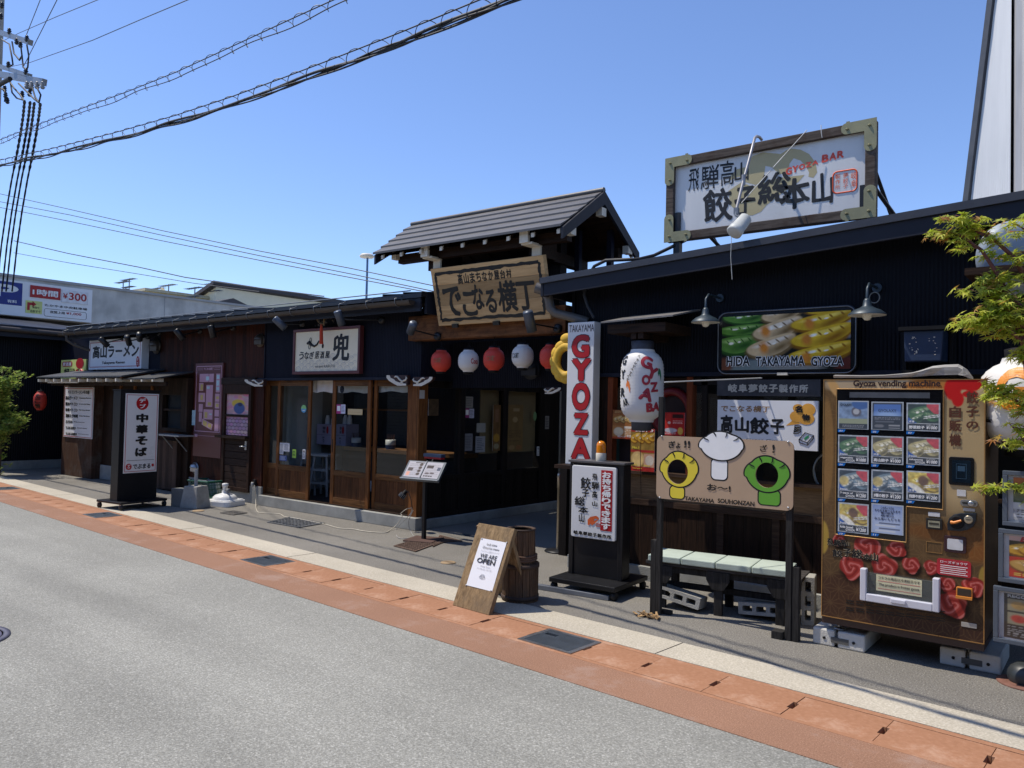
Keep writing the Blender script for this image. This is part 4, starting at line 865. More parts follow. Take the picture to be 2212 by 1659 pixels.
for u,zz in ((-.03,.13),(W_+.03,.13),(-.03,-.44),(W_+.03,-.44)):
    b = B(); M = F.m @ Mx.Translation((u,-.083,zz)) @ Mx.Rotation(pi/2,4,'Y'); b.lathe([(.0,-.016),(.044,-.016),(.047,0),(.044,.016),(0,.016)],16,0,M); k = obj('caster', b, mat('rubber_black',(20,20,21),.7), t)
    b = B(); b.slab(F,(u-.02,-.085,u+.02,-.036),zz-.022,zz-.017) ; b.slab(F,(u-.02,-.05,u+.02,-.036),zz-.02,zz+.02); obj('fork', b, steel, k)
# ---- brown map board
F = FY(Y0-.06); zb = F.at('Z5',580,275)[1]; r0_ = F.rect('Z4',472,640,738,1395); r = (r0_[0],zb,F.at('Z4',760,1000)[0],r0_[3])
t = thing('map_board','tall maroon wall board with a pink plan of the alley shops','map board',base(F,r))
maroon = mat('maroon_sheet',(92,44,44),.45,0,.1,2); obj('panel', B().slab(F,r,-.03,0), maroon, t)
pinks = mat('pink_ink',(186,144,162),.5,0,.03,4); ym = mat('yellow_ink',(186,164,96),.5); bl = mat('pale_cyan_ink',(170,200,206),.5)
zm_ = r0_[1]; mr_ = (r[0]+.04,zm_+.0,r[2]-.04,r[3]-.05)
b = B(); frame_b(b,F,mr_,.014,0,.003)
def cell(b,u0,v0,u1,v1): b.slab(F,at_r(mr_,u0,1-v1,u1,1-v0),0,.003)
for (u0,v0,u1,v1) in ((.14,.12,.5,.245),(.52,.12,.7,.245),(.8,.12,.95,.4),(.13,.26,.3,.38),(.42,.29,.68,.62),(.12,.41,.38,.55),(.78,.42,.95,.54),(.78,.55,.95,.64),(.14,.58,.3,.7),(.78,.66,.95,.76),(.34,.66,.7,.81),(.16,.71,.28,.85),(.79,.78,.95,.98)): cell(b,u0,v0,u1,v1)
x0,y0,x1,y1 = mr_; ww,hh = x1-x0,y1-y0
b.poly(F,[(x0+ww*.3,y0+hh*.2),(x0+ww*.72,y0+hh*.12),(x0+ww*.68,y0+hh*.03),(x0+ww*.28,y0+hh*.11)],.003)
b.slab(F,(x0+.02,zm_-.075,x1-.03,zm_-.07),0,.003); b.slab(F,(x0+.01,zm_-.1,x0+.1,zm_-.05),0,.003)
put(b,F,'でこなる横丁',at_r(mr_,.3,.935,.68,.975),z=.003,bold=.04)
for u0,u1 in ((.06,.27),(.71,.94)): b.slab(F,at_r(mr_,u0,.965,u1,.969),0,.003); b.slab(F,at_r(mr_,u0,.94,u1,.944),0,.003)
obj('plan_blocks', b, pinks, t)
b = B()
for (u0,v0,u1,v1) in ((.19,.28,.29,.37),(.5,.55,.64,.6),(.2,.44,.3,.52),(.82,.46,.93,.5),(.82,.57,.93,.62),(.39,.7,.5,.79)): b.slab(F,at_r(mr_,u0,1-v1,u1,1-v0),.0035,.005)
for k in range(2): b.poly(F,[(x0+ww*(.34+.2*k),y0+hh*(.18-.04*k)),(x0+ww*(.5+.18*k),y0+hh*(.15-.035*k)),(x0+ww*(.48+.18*k),y0+hh*(.075-.02*k)),(x0+ww*(.33+.19*k),y0+hh*(.11-.03*k))],.0045)
obj('yellow_blocks', b, ym, t)
b = B()
for (u0,v0,u1,v1) in ((.4,.16,.52,.22),(.82,.14,.93,.2),(.82,.22,.93,.3),(.82,.32,.93,.37),(.45,.31,.56,.35),(.58,.72,.68,.74)): b.slab(F,at_r(mr_,u0,1-v1,u1,1-v0),.0035,.005)
b.slab(F,at_r(mr_,-.12,.09,.02,.32),.0035,.006); obj('cyan_blocks', b, bl, t)
# ---- eel pub sign
F = FY(7.64); r = F.rect('Z6',480,450,1258,968)
t = thing('sign_board','cream eel pub sign in a maroon frame over the sliding doors','sign',base(F,r))
b = B(); frame_b(b,F,r,.045,-.06,.02); obj('frame', b, maroon, t, .004)
pr = inset(r,.045); obj('panel', B().slab(F,pr,-.05,0), cream, t)
wv = B(); wr = .085
for row in range(5):
    yb = pr[1]+.0+row*.048; n = int((pr[2]-pr[0])/(2*wr))
    for i in range(n+1):
        cx = pr[0]+wr*(1 if row%2==0 else 0)+2*wr*i
        for rad in (.082,.058,.034):
            seg = [(cx+q_*rad*cos(a), yb+q_*rad*sin(a)) for q_ in (1,.88) for a in [pi*k/10 for k in range(11)]]
            if cx-rad < pr[0] or cx+rad > pr[2]: continue
            if row > 2 and (i*7+row*3) % 10 < (3 if row==3 else 6): continue
            lo = .55 if rad > .05 else .45
            vs = [p for p in seg]; wv.add([(x,y,.002) for x,y in vs], [(k,k+1,11+k+1,11+k)[::-1] for k in range(11-1) if vs[k][1] > yb+rad*.42 or row == 0], 0, F.m)
obj('wave_pattern', wv, mat('pale_grey_ink',(196,192,180),.6,0,.03,3), t)
b = B(); put(b,F,'兜',F.rect('Z6',940,500,1132,815),z=.003,bold=.028,jit=.025)
for i,ch in enumerate('うなぎ居酒屋'):
    x = 540+i*61.5; text(b,F,ch,'Z6',x,712-i*2.0,x+52,802-i*3.2,z=.003,bold=.025,jit=.03,shear=.12)
text(b,F,'eel pub KABUTO','Z6',728,868,965,902,z=.003,bold=.0)
pe = [F.m @ V((*F.at('Z6',*a),.006)) for a in ((640,612),(662,598),(690,630),(720,644),(752,625),(775,582),(790,580),(800,600))]
b.tube(pe,[.02,.03,.022,.017,.014,.01,.006,.003],6)
for cx,cy,w1,h1 in ((676,570,10,14),(662,652,10,14)):
    c = F.at('Z6',cx,cy); b.tube([F.m @ V((c[0]+.022*cos(a),c[1]+.035*sin(a),.005)) for a in [2*pi*k/14 for k in range(15)]],.004,5)
c = F.at('Z6',820,640); b.tube([F.m @ V((c[0]+.012*cos(a),c[1]+.03*sin(a),.005)) for a in [2*pi*k/10 for k in range(11)]],.008,5)
obj('lettering', b, ink, t)
# ornament hung over the eel pub sign
p = UY('Z6',820,400,7.5); t = thing('hanging_ornament','dry straw ornament with red tassel hung above the eel pub sign','ornament',p)
b = B(); zt_ = UY('Z6',760,255,7.5).z
b.tube([(p.x-.22,7.5,zt_),(p.x-.1,7.5,zt_-.14),(p.x,7.5,p.z+.02)],.012,6); b.tube([(p.x-.12,7.5,zt_+.02),(p.x+.02,7.5,p.z+.12),(p.x+.02,7.5,p.z)],.012,6); obj('straw_rope', b, mat('straw',(150,124,84),.9), t)
b = B(); b.tube([(p.x-.0,7.47,p.z+.02),(p.x,7.47,p.z-.08),(p.x+.01,7.47,p.z-.28)],[.012,.026,.03],8); b.lathe([(0,-.05),(.045,-.03),(.05,.03),(0,.05)],10,0,Mx.Translation((p.x+.08,7.47,p.z+.22))); obj('tassel', b, mat('orange_red_cord',(196,66,34),.8), t)
b = B()
for k in range(46): a = rs.rand()*6.28; q_ = p+V((rs.randn()*.1,-.01+rs.randn()*.03,.08+rs.randn()*.045)); b.add([tuple(q_),tuple(q_+V((.05*cos(a),.01,.05*sin(a)))),tuple(q_+V((.03*cos(a+1),-.01,.03*sin(a+1))))],[(0,1,2)])
obj('dry_leaves', b, mat('dry_leaf',(62,56,46),.9), t)
# ---- notices on the sliding doors
def notice(name, F, r, base_c, label, cat, deco=None, z=.002, grp=None):
    t_ = thing(name, label, cat, base(F,r), 0, grp); obj('sheet', B().slab(F,r,0,z), mat('paper_%d_%d_%d'%base_c, base_c, .7, 0, .03, 4), t_)
    if deco: deco(t_, F, r)
    return t_
Fg = FY(Y0-.002); tq = lambda *a: Fg.rect('Z7',*a)
def lines_of(col, n, m=.12):
    def f(t_, F, r):
        b = B(); hh = (r[3]-r[1])*(1-2*m)/n
        for i in range(n):
            y = r[3]-(r[3]-r[1])*m-hh*(i+.6); x = r[0]+(r[2]-r[0])*m; e = r[2]-(r[2]-r[0])*m*(1+2*rs.rand())
            while x < e: l = (r[2]-r[0])*(.04+.1*rs.rand()); b.slab(F,(x,y,min(x+l,e),y+hh*.45),.002,.0028); x += l+(r[2]-r[0])*.03
        obj('small_print', b, mat('print_%d_%d_%d'%col,col,.7), t_)
    return f
def dclose(t_, F, r):
    b = B(); put(b,F,'CLOSE',(r[0]+.03,r[1]+.04,r[2]-.03,r[3]-.05),z=.009,bold=.0,jit=.03,shear=.25); obj('lettering', b, ink, t_)
t_ = notice('closed_sign',Fg,tq(948,280,1092,343),(206,182,134),'small wooden plate lettered CLOSE behind the middle door glass','door sign',dclose,.008)
notice('payment_notice',Fg,tq(832,236,874,330),(176,52,120),'magenta payment notice taped to the middle sliding door','notice',lambda t_,F,r: obj('white_patch',B().slab(F,at_r(r,.15,.3,.85,.85),.002,.003),wk,t_))
notice('payment_notice',Fg,tq(875,236,918,330),(206,206,220),'white payment notice beside the magenta one on the middle door','notice',lines_of((120,124,140),5))
def dov(t_, F, r):
    b = B(); c = ((r[0]+r[2])/2,(r[1]+r[3])/2); obj('white_lettering', b.slab(F,at_r(r,.25,.2,.75,.3),.002,.003), wk, t_)
for cc in ('A',):
    r = tq(476,240,526,320); c = ((r[0]+r[2])/2,(r[1]+r[3])/2); rx,ry_ = (r[2]-r[0])/2,(r[3]-r[1])/2
    t_ = thing('sticker','oval green and blue sticker on the left sliding door','sticker',base(Fg,r))
    b = B(); b.prism([(c[0]+rx*cos(a),c[1]+ry_*sin(a)) for a in [pi*k/14 for k in range(15)]],0,.002,0,Fg.m); obj('green_half', b, mat('sticker_green',(140,196,120),.5), t_)
    b = B(); b.prism([(c[0]+rx*cos(a),c[1]+ry_*sin(a)) for a in [pi+pi*k/14 for k in range(15)]],0,.002,0,Fg.m); obj('blue_half', b, mat('sticker_blue',(90,160,196),.5), t_); 
    b = B(); b.slab(Fg,at_r(r,.25,.25,.75,.34),.002,.003); obj('pale_band', b, wk, t_)
notice('notice',Fg,tq(262,620,296,738),(190,190,192),'narrow pale notice low on the left sliding door','notice',lines_of((110,110,116),8))
notice('notice',Fg,tq(300,622,357,712),(206,206,208),'white printed notice low on the left sliding door','notice',lines_of((90,90,98),6))
notice('notice',Fg,tq(258,746,330,806),(74,92,140),'blue notice under the white ones on the left sliding door','notice',lines_of((190,196,210),4))
notice('notice',Fg,tq(388,686,423,776),(150,190,70),'lime green notice on the left sliding door','notice',lines_of((90,130,50),2))
def dexit(ch): 
    def f(t_,F,r): b = B(); vput(b,F,ch,at_r(r,.2,.06,.8,.94),gap=.2,z=.004,bold=.03); obj('lettering', b, ink, t_)
    return f
notice('entrance_tag',Fg,tq(490,686,516,786),(222,222,222),'white entrance tag on the handle edge of the left sliding door','door tag',dexit('出入口'))
notice('notice',FY(9.1),FY(9.1).rect('Z7',945,420,990,495),(170,168,160),'faded notice standing on the counter inside the eel pub','notice',lines_of((90,90,90),3))
# ---- inside the eel pub: stools, gift boxes, cups
def stool(c, x, y, label):
    p = UY(c,x,y,8.45); t_ = thing('stool',label,'stool',(p.x,p.y,.17),R(15),'pale wooden stools inside the eel pub'); M = WM[t_.name]; sm = mat('pale_grey_wood',(150,146,140),.7,0,.15,8,.1,40)
    b = B(); b.box(-.17,.17,-.15,.15,.66,.7,0,M); obj('seat', b, sm, t_, .008)
    for sx in (-1,1):
        for sy in (-1,1): b = B(); b.tube([M @ V((sx*.19,sy*.17,0)),M @ V((sx*.12,sy*.11,.66))],.022,6); obj('leg', b, sm, t_)
    b = B()
    for zz in (.2,.42):
        k = .19-.07*zz/.66; j = .17-.06*zz/.66
        for sy in (-1,1): b.box(-k,k,sy*j-.012,sy*j+.012,zz,zz+.035,0,M)
        for sx in (-1,1): b.box(sx*k-.012,sx*k+.012,-j,j,zz+.05,zz+.085,0,M)
    obj('stretcher', b, sm, t_); return t_
stool('Z7',580,1205,'pale wooden stool just inside the open doorway, the left one'); stool('Z7',700,1240,'pale wooden stool just inside the open doorway, the right one')
def giftbox(x0,x1,y0,y1,Y,ch,label):
    r = FY(Y).rect('Z7',x0,y0,x1,y1); r = (r[0],zct,r[2],r[3]); F = FY(Y); t_ = thing('gift_carton',label,'carton',base(F,r,-.15),0,'wrapped bottle cartons on the counter')
    wr_ = mat('lilac_wrap',(156,150,174),.7,0,.05,4); b = B(); b.slab(F,r,-.3,0); obj('carton', b, wr_, t_, .008)
    b = B()
    for u in (.3,.72): x = r[0]+(r[2]-r[0])*u; b.tube([F.m @ V((x,r[3],-.15)),F.m @ V((x,r[3]+.09,-.15)),F.m @ V((x,r[3]+.16,-.15))],[.05,.045,.025],10)
    obj('bottle_neck', b, mat('white_cap',(206,206,206),.5), t_)
    b = B(); vput(b,F,ch,at_r(r,.42,.55,.62,.9),z=.003,bold=.02); vput(b,F,'新木下'if ch=='御祝' else '御祝',at_r(r,.42,.06,.58,.4),z=.003,bold=.01); b.slab(F,at_r(r,.02,.475,.98,.485),0,.002); obj('lettering', b, ink, t_)
    b = B(); c = at_r(r,.7,.6,.8,.85); b.prism(circ((c[0]+c[2])/2,(c[1]+c[3])/2,.03,.07,10),.0,.003,0,F.m); obj('red_seal', b, redk, t_)
giftbox(632,772,432,620,8.93,'御祝','lilac wrapped bottle carton seen in the open doorway'); giftbox(820,918,432,622,8.93,'御祝','lilac wrapped bottle carton behind the middle door glass')
r = FY(9.3).rect('Z7',580,355,670,490); notice('white_carton',FY(9.3),r,(160,160,158),'white carton standing on the back shelf in the open doorway','carton',lines_of((90,90,90),3),.05)
def cup(c,x0,x1,y0,y1,Y,label):
    r = FY(Y).rect(c,x0,y0,x1,y1); cx = (r[0]+r[2])/2; rad = (r[2]-r[0])/2; r = (r[0],zct,r[2],zct+(r[3]-r[1])); t_ = thing('chopstick_cup',label,'cup',(cx,Y,r[1]),0,'chopstick cups on the counter'); M = WM[t_.name]; h = r[3]-r[1]
    b = B(); b.lathe([(rad*.9,0),(rad,h*.45)],16,0,M); obj('blue_base', b, mat('cup_blue',(46,60,88),.4), t_); b = B(); b.lathe([(rad,h*.451),(rad,h),(rad*.9,h),(rad*.9,h*.5)],16,0,M); obj('white_rim', b, mat('cup_white',(200,198,190),.4), t_)
    b = B()
    for k in range(9): a = k*.7; b.tube([M @ V((rad*.5*cos(a),rad*.5*sin(a),h*.6)),M @ V((rad*.8*cos(a),rad*.8*sin(a),h*1.55))],.004,4)
    obj('chopsticks', b, mat('red_brown_sticks',(74,40,32),.6), t_)
cup('Z7',998,1060,545,640,9.0,'blue and white chopstick cup behind the middle door glass'); cup('Z7',1340,1408,565,665,9.0,'blue and white chopstick cup behind the right window glass')
# ---- posters in the alley side windows
Fw = FX(XC+.002)
def pw(x0,y0,x1,y1): return Fw.rect('Y1',x0,y0,x1,y1)
def prt(name, F, r, cv, label, cat='poster', z=.003, m=None, grp=None):
    t_ = thing(name, label, cat, base(F,r), 0, grp); canvas('print', cv, F, r, t_, z, m); b = B(); b.slab(F,r,z-.004,z-.001); obj('backing', b, wk, t_); return t_
notice('notice',Fw,pw(283,790,335,884),(196,194,190),'blank white notice at the top of the first alley window','notice')
notice('payment_notice',Fw,pw(775,990,822,1092),(150,46,110),'magenta payment notice in the second alley window','notice',lambda t_,F,r: obj('white_patch',B().slab(F,at_r(r,.2,.3,.85,.85),.002,.003),wk,t_))
notice('payment_notice',Fw,pw(824,992,874,1096),(184,184,200),'white payment notice beside the magenta one in the second alley window','notice',lines_of((110,114,130),5))
notice('notice',Fw,pw(778,860,862,985),(136,132,124),'grey lined paper at the top of the second alley window','notice',lines_of((96,94,90),5))
notice('notice',Fw,pw(905,1150,998,1250),(150,148,140),'square framed pale notice in the second alley window','notice')
notice('notice',Fw,pw(893,1295,992,1465),(150,150,152),'pale payment list low in the second alley window','notice',lines_of((80,84,100),7))
notice('notice',Fw,pw(768,1265,856,1450),(120,118,120),'dim printed sheet low in the second alley window','notice',lines_of((84,82,84),8))
cv = Cv(14,50,(112,82,48)).noise(.2,6); cv.ell(.5,.28,.4,.09,(176,132,52)); cv.ell(.5,.1,.35,.06,(150,140,110)); cv.rect(.3,.62,.7,.9,(130,96,70)); prt('poster',Fw,pw(1085,950,1155,1450),cv,'narrow tan poster at the right end of the second alley window')
cv = Cv(24,60,(122,98,60)).noise(.1,4); cv.ell(.5,.68,.16,.06,(160,136,96)); cv.rect(.35,.86,.75,.93,(150,130,96)); cv.lines(.1,.2,.9,.45,8,(96,76,50)); cv.ell(.3,.08,.2,.05,(150,120,80)); cv.ell(.75,.08,.18,.05,(140,96,60)); prt('poster',Fw,pw(1240,948,1400,1450),cv,'wide tan poster in the third alley window')
cv = Cv(18,32,(84,66,46)).noise(.25,5); prt('poster',Fw,pw(380,885,485,1070),cv,'dim brown poster in the first alley window')
c = Fw.at('Y1',1538,1075); b = B(); b.prism(circ(c[0],c[1],.045,.075),0,.002,0,Fw.m); single('sticker', b, mat('sticker_green2',(110,146,96),.5), 'small green oval sticker in the third alley window','sticker')
notice('entrance_tag',FX(WX+.013),FX(WX+.013).rect('Y1',1560,1405,1583,1505),(214,214,214),'white entrance tag on the end post of the alley windows','door tag',dexit('出入口'))
notice('notice',FX(WX+.013),FX(WX+.013).rect('Y1',1650,1072,1690,1215),(120,116,112),'worn paper strip on the alley end post','notice',lines_of((60,58,56),6))
# ================================================================ gate sign, lanterns, spotlights
F = Fr((0,7.53,2.80), 0, -.25)
r = F.rect('D',932,583,1187,692)
a_, c_ = F.at('D',951,704), F.at('D',1168,549); r = (a_[0]-.03, F.at('D',1069,697)[1], c_[0]+.03, F.at('D',1050,566)[1])
t = thing('name_board','large pale timber name board with black carved lettering leaning under the gate roof','sign',base(F,r))
plank = wood('name_board_planks',(168,134,92),(206,172,124),'x',1.6,.6,.2,.26,'z',cont=1.0)
obj('board', B().slab(F,r,-.07,0), plank, t, .008)
# rough brushed border
b = B()
def rough(p0, p1, wd):
    n = 26; L_, R_ = [], []
    for i in range(n+1):
        u = i/n; x = p0[0]+(p1[0]-p0[0])*u; y = p0[1]+(p1[1]-p0[1])*u; dx, dy = p1[0]-p0[0], p1[1]-p0[1]; l = math.hypot(dx,dy); nx, ny = -dy/l, dx/l
        k0 = wd*(.5+.25*rs.randn()*.6); k1 = wd*(.5+.25*rs.randn()*.6); L_.append((x+nx*k0,y+ny*k0,.003)); R_.append((x-nx*k1,y-ny*k1,.003))
    b.add(L_+R_, [(n+1+i,n+2+i,i+1,i) for i in range(n)], 0, F.m)
i_ = inset(r,.075); rough((i_[0],i_[1]),(i_[2],i_[1]),.04); rough((i_[2],i_[1]),(i_[2],i_[3]),.04); rough((i_[2],i_[3]),(i_[0],i_[3]),.04); rough((i_[0],i_[3]),(i_[0],i_[1]),.04)
obj('border', b, ink, t)
b = B()
wide = [('でこなる横丁'[i],)+w2 for i,w2 in enumerate(((590,880,745,1085),(745,920,865,1080),(820,865,920,1030),(925,905,1020,1060),(1020,835,1185,1045),(1170,840,1335,1035)))]
for ch,x0,y0,x1,y1 in wide: text(b,F,ch,'Z8',x0-9,y0-14,x1+9,y1+10,z=.004,bold=.03,jit=.04)
for i,ch in enumerate('高山まちなか屋台村'): x = 705+i*48; text(b,F,ch,'Z8',x-1,762-i*4.6,x+49,842-i*6.5,z=.004,bold=.03,jit=.02)
obj('lettering', b, ink, t)
b = B()
for u in (.17,.55): x = r[0]+(r[2]-r[0])*u; b.slab(F,(x-.05,r[1]-.03,x+.05,r[1]+.02),.002,.03)
obj('clip', b, black, t)
# small round lanterns in a row under the beam
def lantern(x, z, Y, rad, hgt, m, label, grp, ch=None, chm=None, chr_=None):
    zt_ = 2.64; t_ = thing('paper_lantern', label, 'lantern', (x,Y,z-hgt/2-.03), 0, grp); M = Mx.Translation((x,Y,z)); n = 26
    prof = []
    for k in range(n+1):
        u = k/n; zz = -hgt/2+hgt*u; rr = rad*(max(.0,1-abs(2*u-1)**2.6))**.5; rr = max(rr,rad*.5); prof.append((rr+(.004 if k%2 else 0),zz))
    b = B(); b.lathe(prof, 32, 0, M); sh = obj('shade', b, m, t_)
    b = B(); b.lathe([(rad*.5,hgt/2-.005),(rad*.5,hgt/2+.02),(rad*.3,hgt/2+.025)],20,0,M); b.lathe([(rad*.3,-hgt/2-.03),(rad*.48,-hgt/2-.025),(rad*.48,-hgt/2+.005)],20,0,M); obj('ring', b, blackm, t_)
    b = B(); b.tube([(x,Y,z+hgt/2+.02),(x,Y,zt_)],.004,5); b.tube([(x-rad*.4,Y,z+hgt/2+.02),(x,Y,z+hgt/2+.07),(x+rad*.4,Y,z+hgt/2+.02)],.003,5); obj('hanger', b, blackm, t_)
    if ch: wrap(ch, sh, M, rad, hgt, chm, chr_)
    return t_
def lr(rad, hgt, zz, p=2.6, mn=.5): return max(rad*(max(0,1-abs(2*zz/hgt)**p))**.5, rad*mn)
def wrap(ch, par, M, rad, hgt, m, r, vert=False, p=2.6, bold=.02, name='lettering', rot=0, mn=.5, shear=0):
    """lettering laid round a lantern: r = (angle0, z0, angle1, z1), angle 0 faces -Y, positive to the right"""
    vs, fs, x0, y0, x1, y1 = glyph(ch, 0.0, shear); b = B()
    x0 -= bold; x1 += bold; y0 -= bold; y1 += bold
    for kk in range(7 if bold else 1):
      ox, oy = (0,0) if kk == 6 or not bold else (bold*cos(kk*pi/3), bold*sin(kk*pi/3)); out = []
      for x,y in [(x+ox,y+oy) for x,y in vs]:
        u = (x-x0)/(x1-x0)-.5; v = (y-y0)/(y1-y0)-.5
        a = (r[0]+r[2])/2+(r[2]-r[0])*u; zz = (r[1]+r[3])/2+(r[3]-r[1])*v
        if rot: 
            da = (r[2]-r[0])*u*rad; dz = (r[3]-r[1])*v; a = (r[0]+r[2])/2+(da*cos(rot)-dz*sin(rot))/rad; zz = (r[1]+r[3])/2+da*sin(rot)+dz*cos(rot)
        k = lr(rad,hgt,zz,p,mn)+.006+kk*.00012; out.append((k*sin(a),-k*cos(a),zz))
      b.add(out, fs, 0, M)
    return obj(name, b, m, par)
redp = mat('red_lantern_paper',(206,62,44),.6,0,.1,5,.05,40); whp = mat('white_lantern_paper',(214,212,206),.6,0,.06,5,.05,40); gold = mat('gold_ink',(150,120,84),.5)
lz = [(953,780,redp),(1012,780,whp),(1067,776,redp),(1129,770,whp),(1190,771,redp)]
lab = ['red paper lantern, leftmost in the row under the gate beam','white paper lantern with red script between the two left red lanterns','red paper lantern in the middle of the gate row','white paper lantern with black lettering, right of the middle red one','faded red paper lantern half hidden by the yellow ring']
for i,(x,y,m) in enumerate(lz):
    p = UY('D',x,y,7.7); rad = .135; k = dict(ch='でこなる横丁',chm=gold if m is redp else ink,chr_=(-.05,-.03,.75,.04) if m is redp else (-.5,-.03,.3,.04))
    if i == 1: k = dict(ch='Coca',chm=redk,chr_=(.95,-.04,1.75,.03))
    if i == 4: k = {}
    lantern(p.x,p.z,7.7,rad,.29,m,lab[i],'round lanterns under the gate beam',**k)
# yellow scalloped ring
pc = UY('Y1',1880,475,7.35); t = thing('yellow_ring','yellow padded ring with scalloped rim hanging behind the tall white sign','ornament',(pc.x,pc.y,pc.z-.3))
b = B()
for k in range(12):
    a = 2*pi*k/12; rr = .165+(.05 if k==3 else 0); M = Mx.Translation((pc.x+rr*cos(a),7.35,pc.z+rr*1.2*sin(a))) @ Mx.Rotation(-a,4,'Y') @ Mx.Diagonal((1.0,.6,1.35,1)); pr_ = [(.062*sin(pi*j/8),-.062*cos(pi*j/8)) for j in range(9)]; pr_[0] = (0,-.062); pr_[-1] = (0,.062); b.lathe(pr_,14,0,M)
b.tube([(pc.x+.135*cos(a),7.35,pc.z+.165*sin(a)) for a in [2*pi*k/30 for k in range(31)]],.05,10,caps=False); obj('padded_ring', b, mat('yellow_foam',(206,166,52),.7,0,.15,8,.2,40), t)
b = B(); b.tube([(pc.x,7.35,pc.z+.28),(pc.x,7.5,2.63)],.006,5); obj('hanger', b, blackm, t)
# wall spotlights: short tube on an arm
def spot(c, x, y, Y, d, arm, label, m=None, L_=.19, rad=.055):
    p = UY(c,x,y,Y); d = V(d).normalized(); t_ = thing('spotlight', label, 'spotlight', p, 0, 'tube spotlights over the signs'); rot = d.to_track_quat('Z','Y').to_matrix().to_4x4(); M = Mx.Translation(p) @ rot
    b = B(); b.lathe([(0,-L_/2),(rad*.92,-L_/2+.004),(rad,-L_/2+.02),(rad,L_/2),(rad*.9,L_/2),(rad*.86,L_/2-.03),(0,L_/2-.03)],20,0,M); obj('tube', b, m or mat('spot_grey',(78,86,98),.4,.3,.1,6), t_)
    if arm:
        e = V(arm); b = B(); b.tube([p,p+(e-p)*.15+V((0,-.0,-.02)),e],.011,6); b.lathe([(.055,-.02),(.055,.02),(.03,.03)],16,0,Mx.Translation(e) @ Mx.Rotation(pi/2,4,'X')); obj('arm', b, black, t_)
    return t_
a1 = UY('Y1',478,205,7.6); a2 = UY('Y1',1788,120,7.6)
spot('Y1',200,112,7.2,(-.75,.5,-.45),a1,'grey tube spotlight on an arm at the left end of the gate beam',L_=.22)
spot('Y1',1482,38,7.15,(-.05,.45,-.9),a2,'grey tube spotlight on an arm at the right end of the gate beam',L_=.25,rad=.06)
spot('Z6',305,370,7.1,(.55,.5,-.7),(UY('Z6',305,370,7.1).x-.05,7.55,2.98),'dark tube spotlight at the left over the eel pub sign',L_=.22)
spot('Z6',1018,308,7.1,(.0,.45,-.9),(UY('Z6',1018,308,7.1).x+.3,7.62,2.95),'dark tube spotlight at the right over the eel pub sign',L_=.22)
dk_ = mat('spot_black',(34,36,40),.4,.2)
for (c,x,y,d,l) in (('Z2',898,762,(.5,.5,-.7),'black spotlight over the left part of the noodle shop sign'),('Z2',1108,745,(-.5,.5,-.7),'black spotlight over the middle of the noodle shop sign'),('Z2',1205,716,(-.7,.4,-.4),'black spotlight over the right edge of the noodle shop sign'),('Z4',298,325,(.4,.5,-.8),'black spotlight high on the brown boards, the left one'),('Z4',652,290,(0,.3,-1),'black spotlight high on the brown boards above the map board')):
    pp = UY(c,x,y,7.25); spot(c,x,y,7.25,d,(pp.x+.03,7.62,pp.z+.1),l,dk_,.22)
# red takoyaki lantern by the far corner
p = UY('Z2',346,1270,7.3); t = lantern(p.x,p.z,7.3,.135,.42,mat('orange_red_paper',(176,48,34),.6,0,.1,5),'cylindrical red lantern with black lettering at the far left corner','lanterns at the far corner')
for i,ch in enumerate('たこ焼'): wrap(ch,t,Mx.Translation((p.x,7.3,p.z)),.135,.42,ink,(.35,.06-i*.115,1.3,.165-i*.115),bold=.03)
# ================================================================ wing at far left, parking building, backdrop
WB = thing('side_wing','dark corrugated wing of the shop row at the left edge','building',(-20.6,8,0))
b = B(); corr(b, 6.4, 9.6, .2, 3.2, -20.6, 0, 'y', .05, .004); b.box(-30,-20.65,6.4,9.6,0,3.2); obj('wall', b, navyb, WB)
b = B(); b.box(-20.66,-20.58,6.4,9.0,0,.2); obj('foundation', b, conc, WB)
b = B(); b.add([(x,y,z) for y in (6.3,9.6) for x,z in ((-20.2,3.3),(-30,4.4),(-30,4.46),(-20.2,3.37))], [(0,1,2,3),(4,7,6,5),(0,4,5,1),(1,5,6,2),(2,6,7,3),(3,7,4,0)]); b.box(-20.24,-20.2,6.3,9.6,3.1,3.3); obj('roof', b, fasc, WB)
b = B(); b.tube([(-20.15,6.3,3.27),(-20.15,8.6,3.24)],.06,8); obj('gutter', b, brownpl, WB)
b = B(); b.box(-20.6,-18.2,8.9,9.0,0,3.2); b.box(-20.6,-17.6,8.2,9.0,2.35,3.15); obj('corner_wall', b, navytrim, WB)
b = B(); b.box(-19.6,-19.45,8.75,8.89,.0,2.4); obj('door_post', b, framew, WB)
pk = thing('parking_building','weathered grey concrete parking building behind the shops','building',(-28,20,0))
cw = mat('weathered_concrete',(206,203,195),.9,0,.15,1.2,.25,30,stretch=(1,1.2,.18),dirt=.55)
b = B(); b.box(-60,-26,3,40,4.1,5.26); obj('parapet', b, cw, pk)
b = B(); b.box(-60,-26.4,3,40,0,4.098); obj('lower_wall', b, mat('dark_concrete',(62,60,58),.9,0,.2,2), pk)
b = B(); b.box(-60,-25.95,3,40,5.261,5.34)
for y in (13.6,17.5,21.4): b.box(-25.995,-25.99,y,y+.02,4.1,5.26)
obj('coping', b, mat('coping_concrete',(170,170,168),.85,0,.1,2), pk)
F = FX(-25.93); q4 = lambda *a: F.rect('Z2',*a)
ys = F.at('Z2',800,300)[0]; r = (F.at('Z2',-60,300)[0], F.at('Z2',795,595)[1], ys, F.at('Z2',800,330)[1]+.06)
t = thing('parking_sign','long white parking price sign on the concrete parking building','sign',(-25.93,(r[0]+r[2])/2,r[1]))
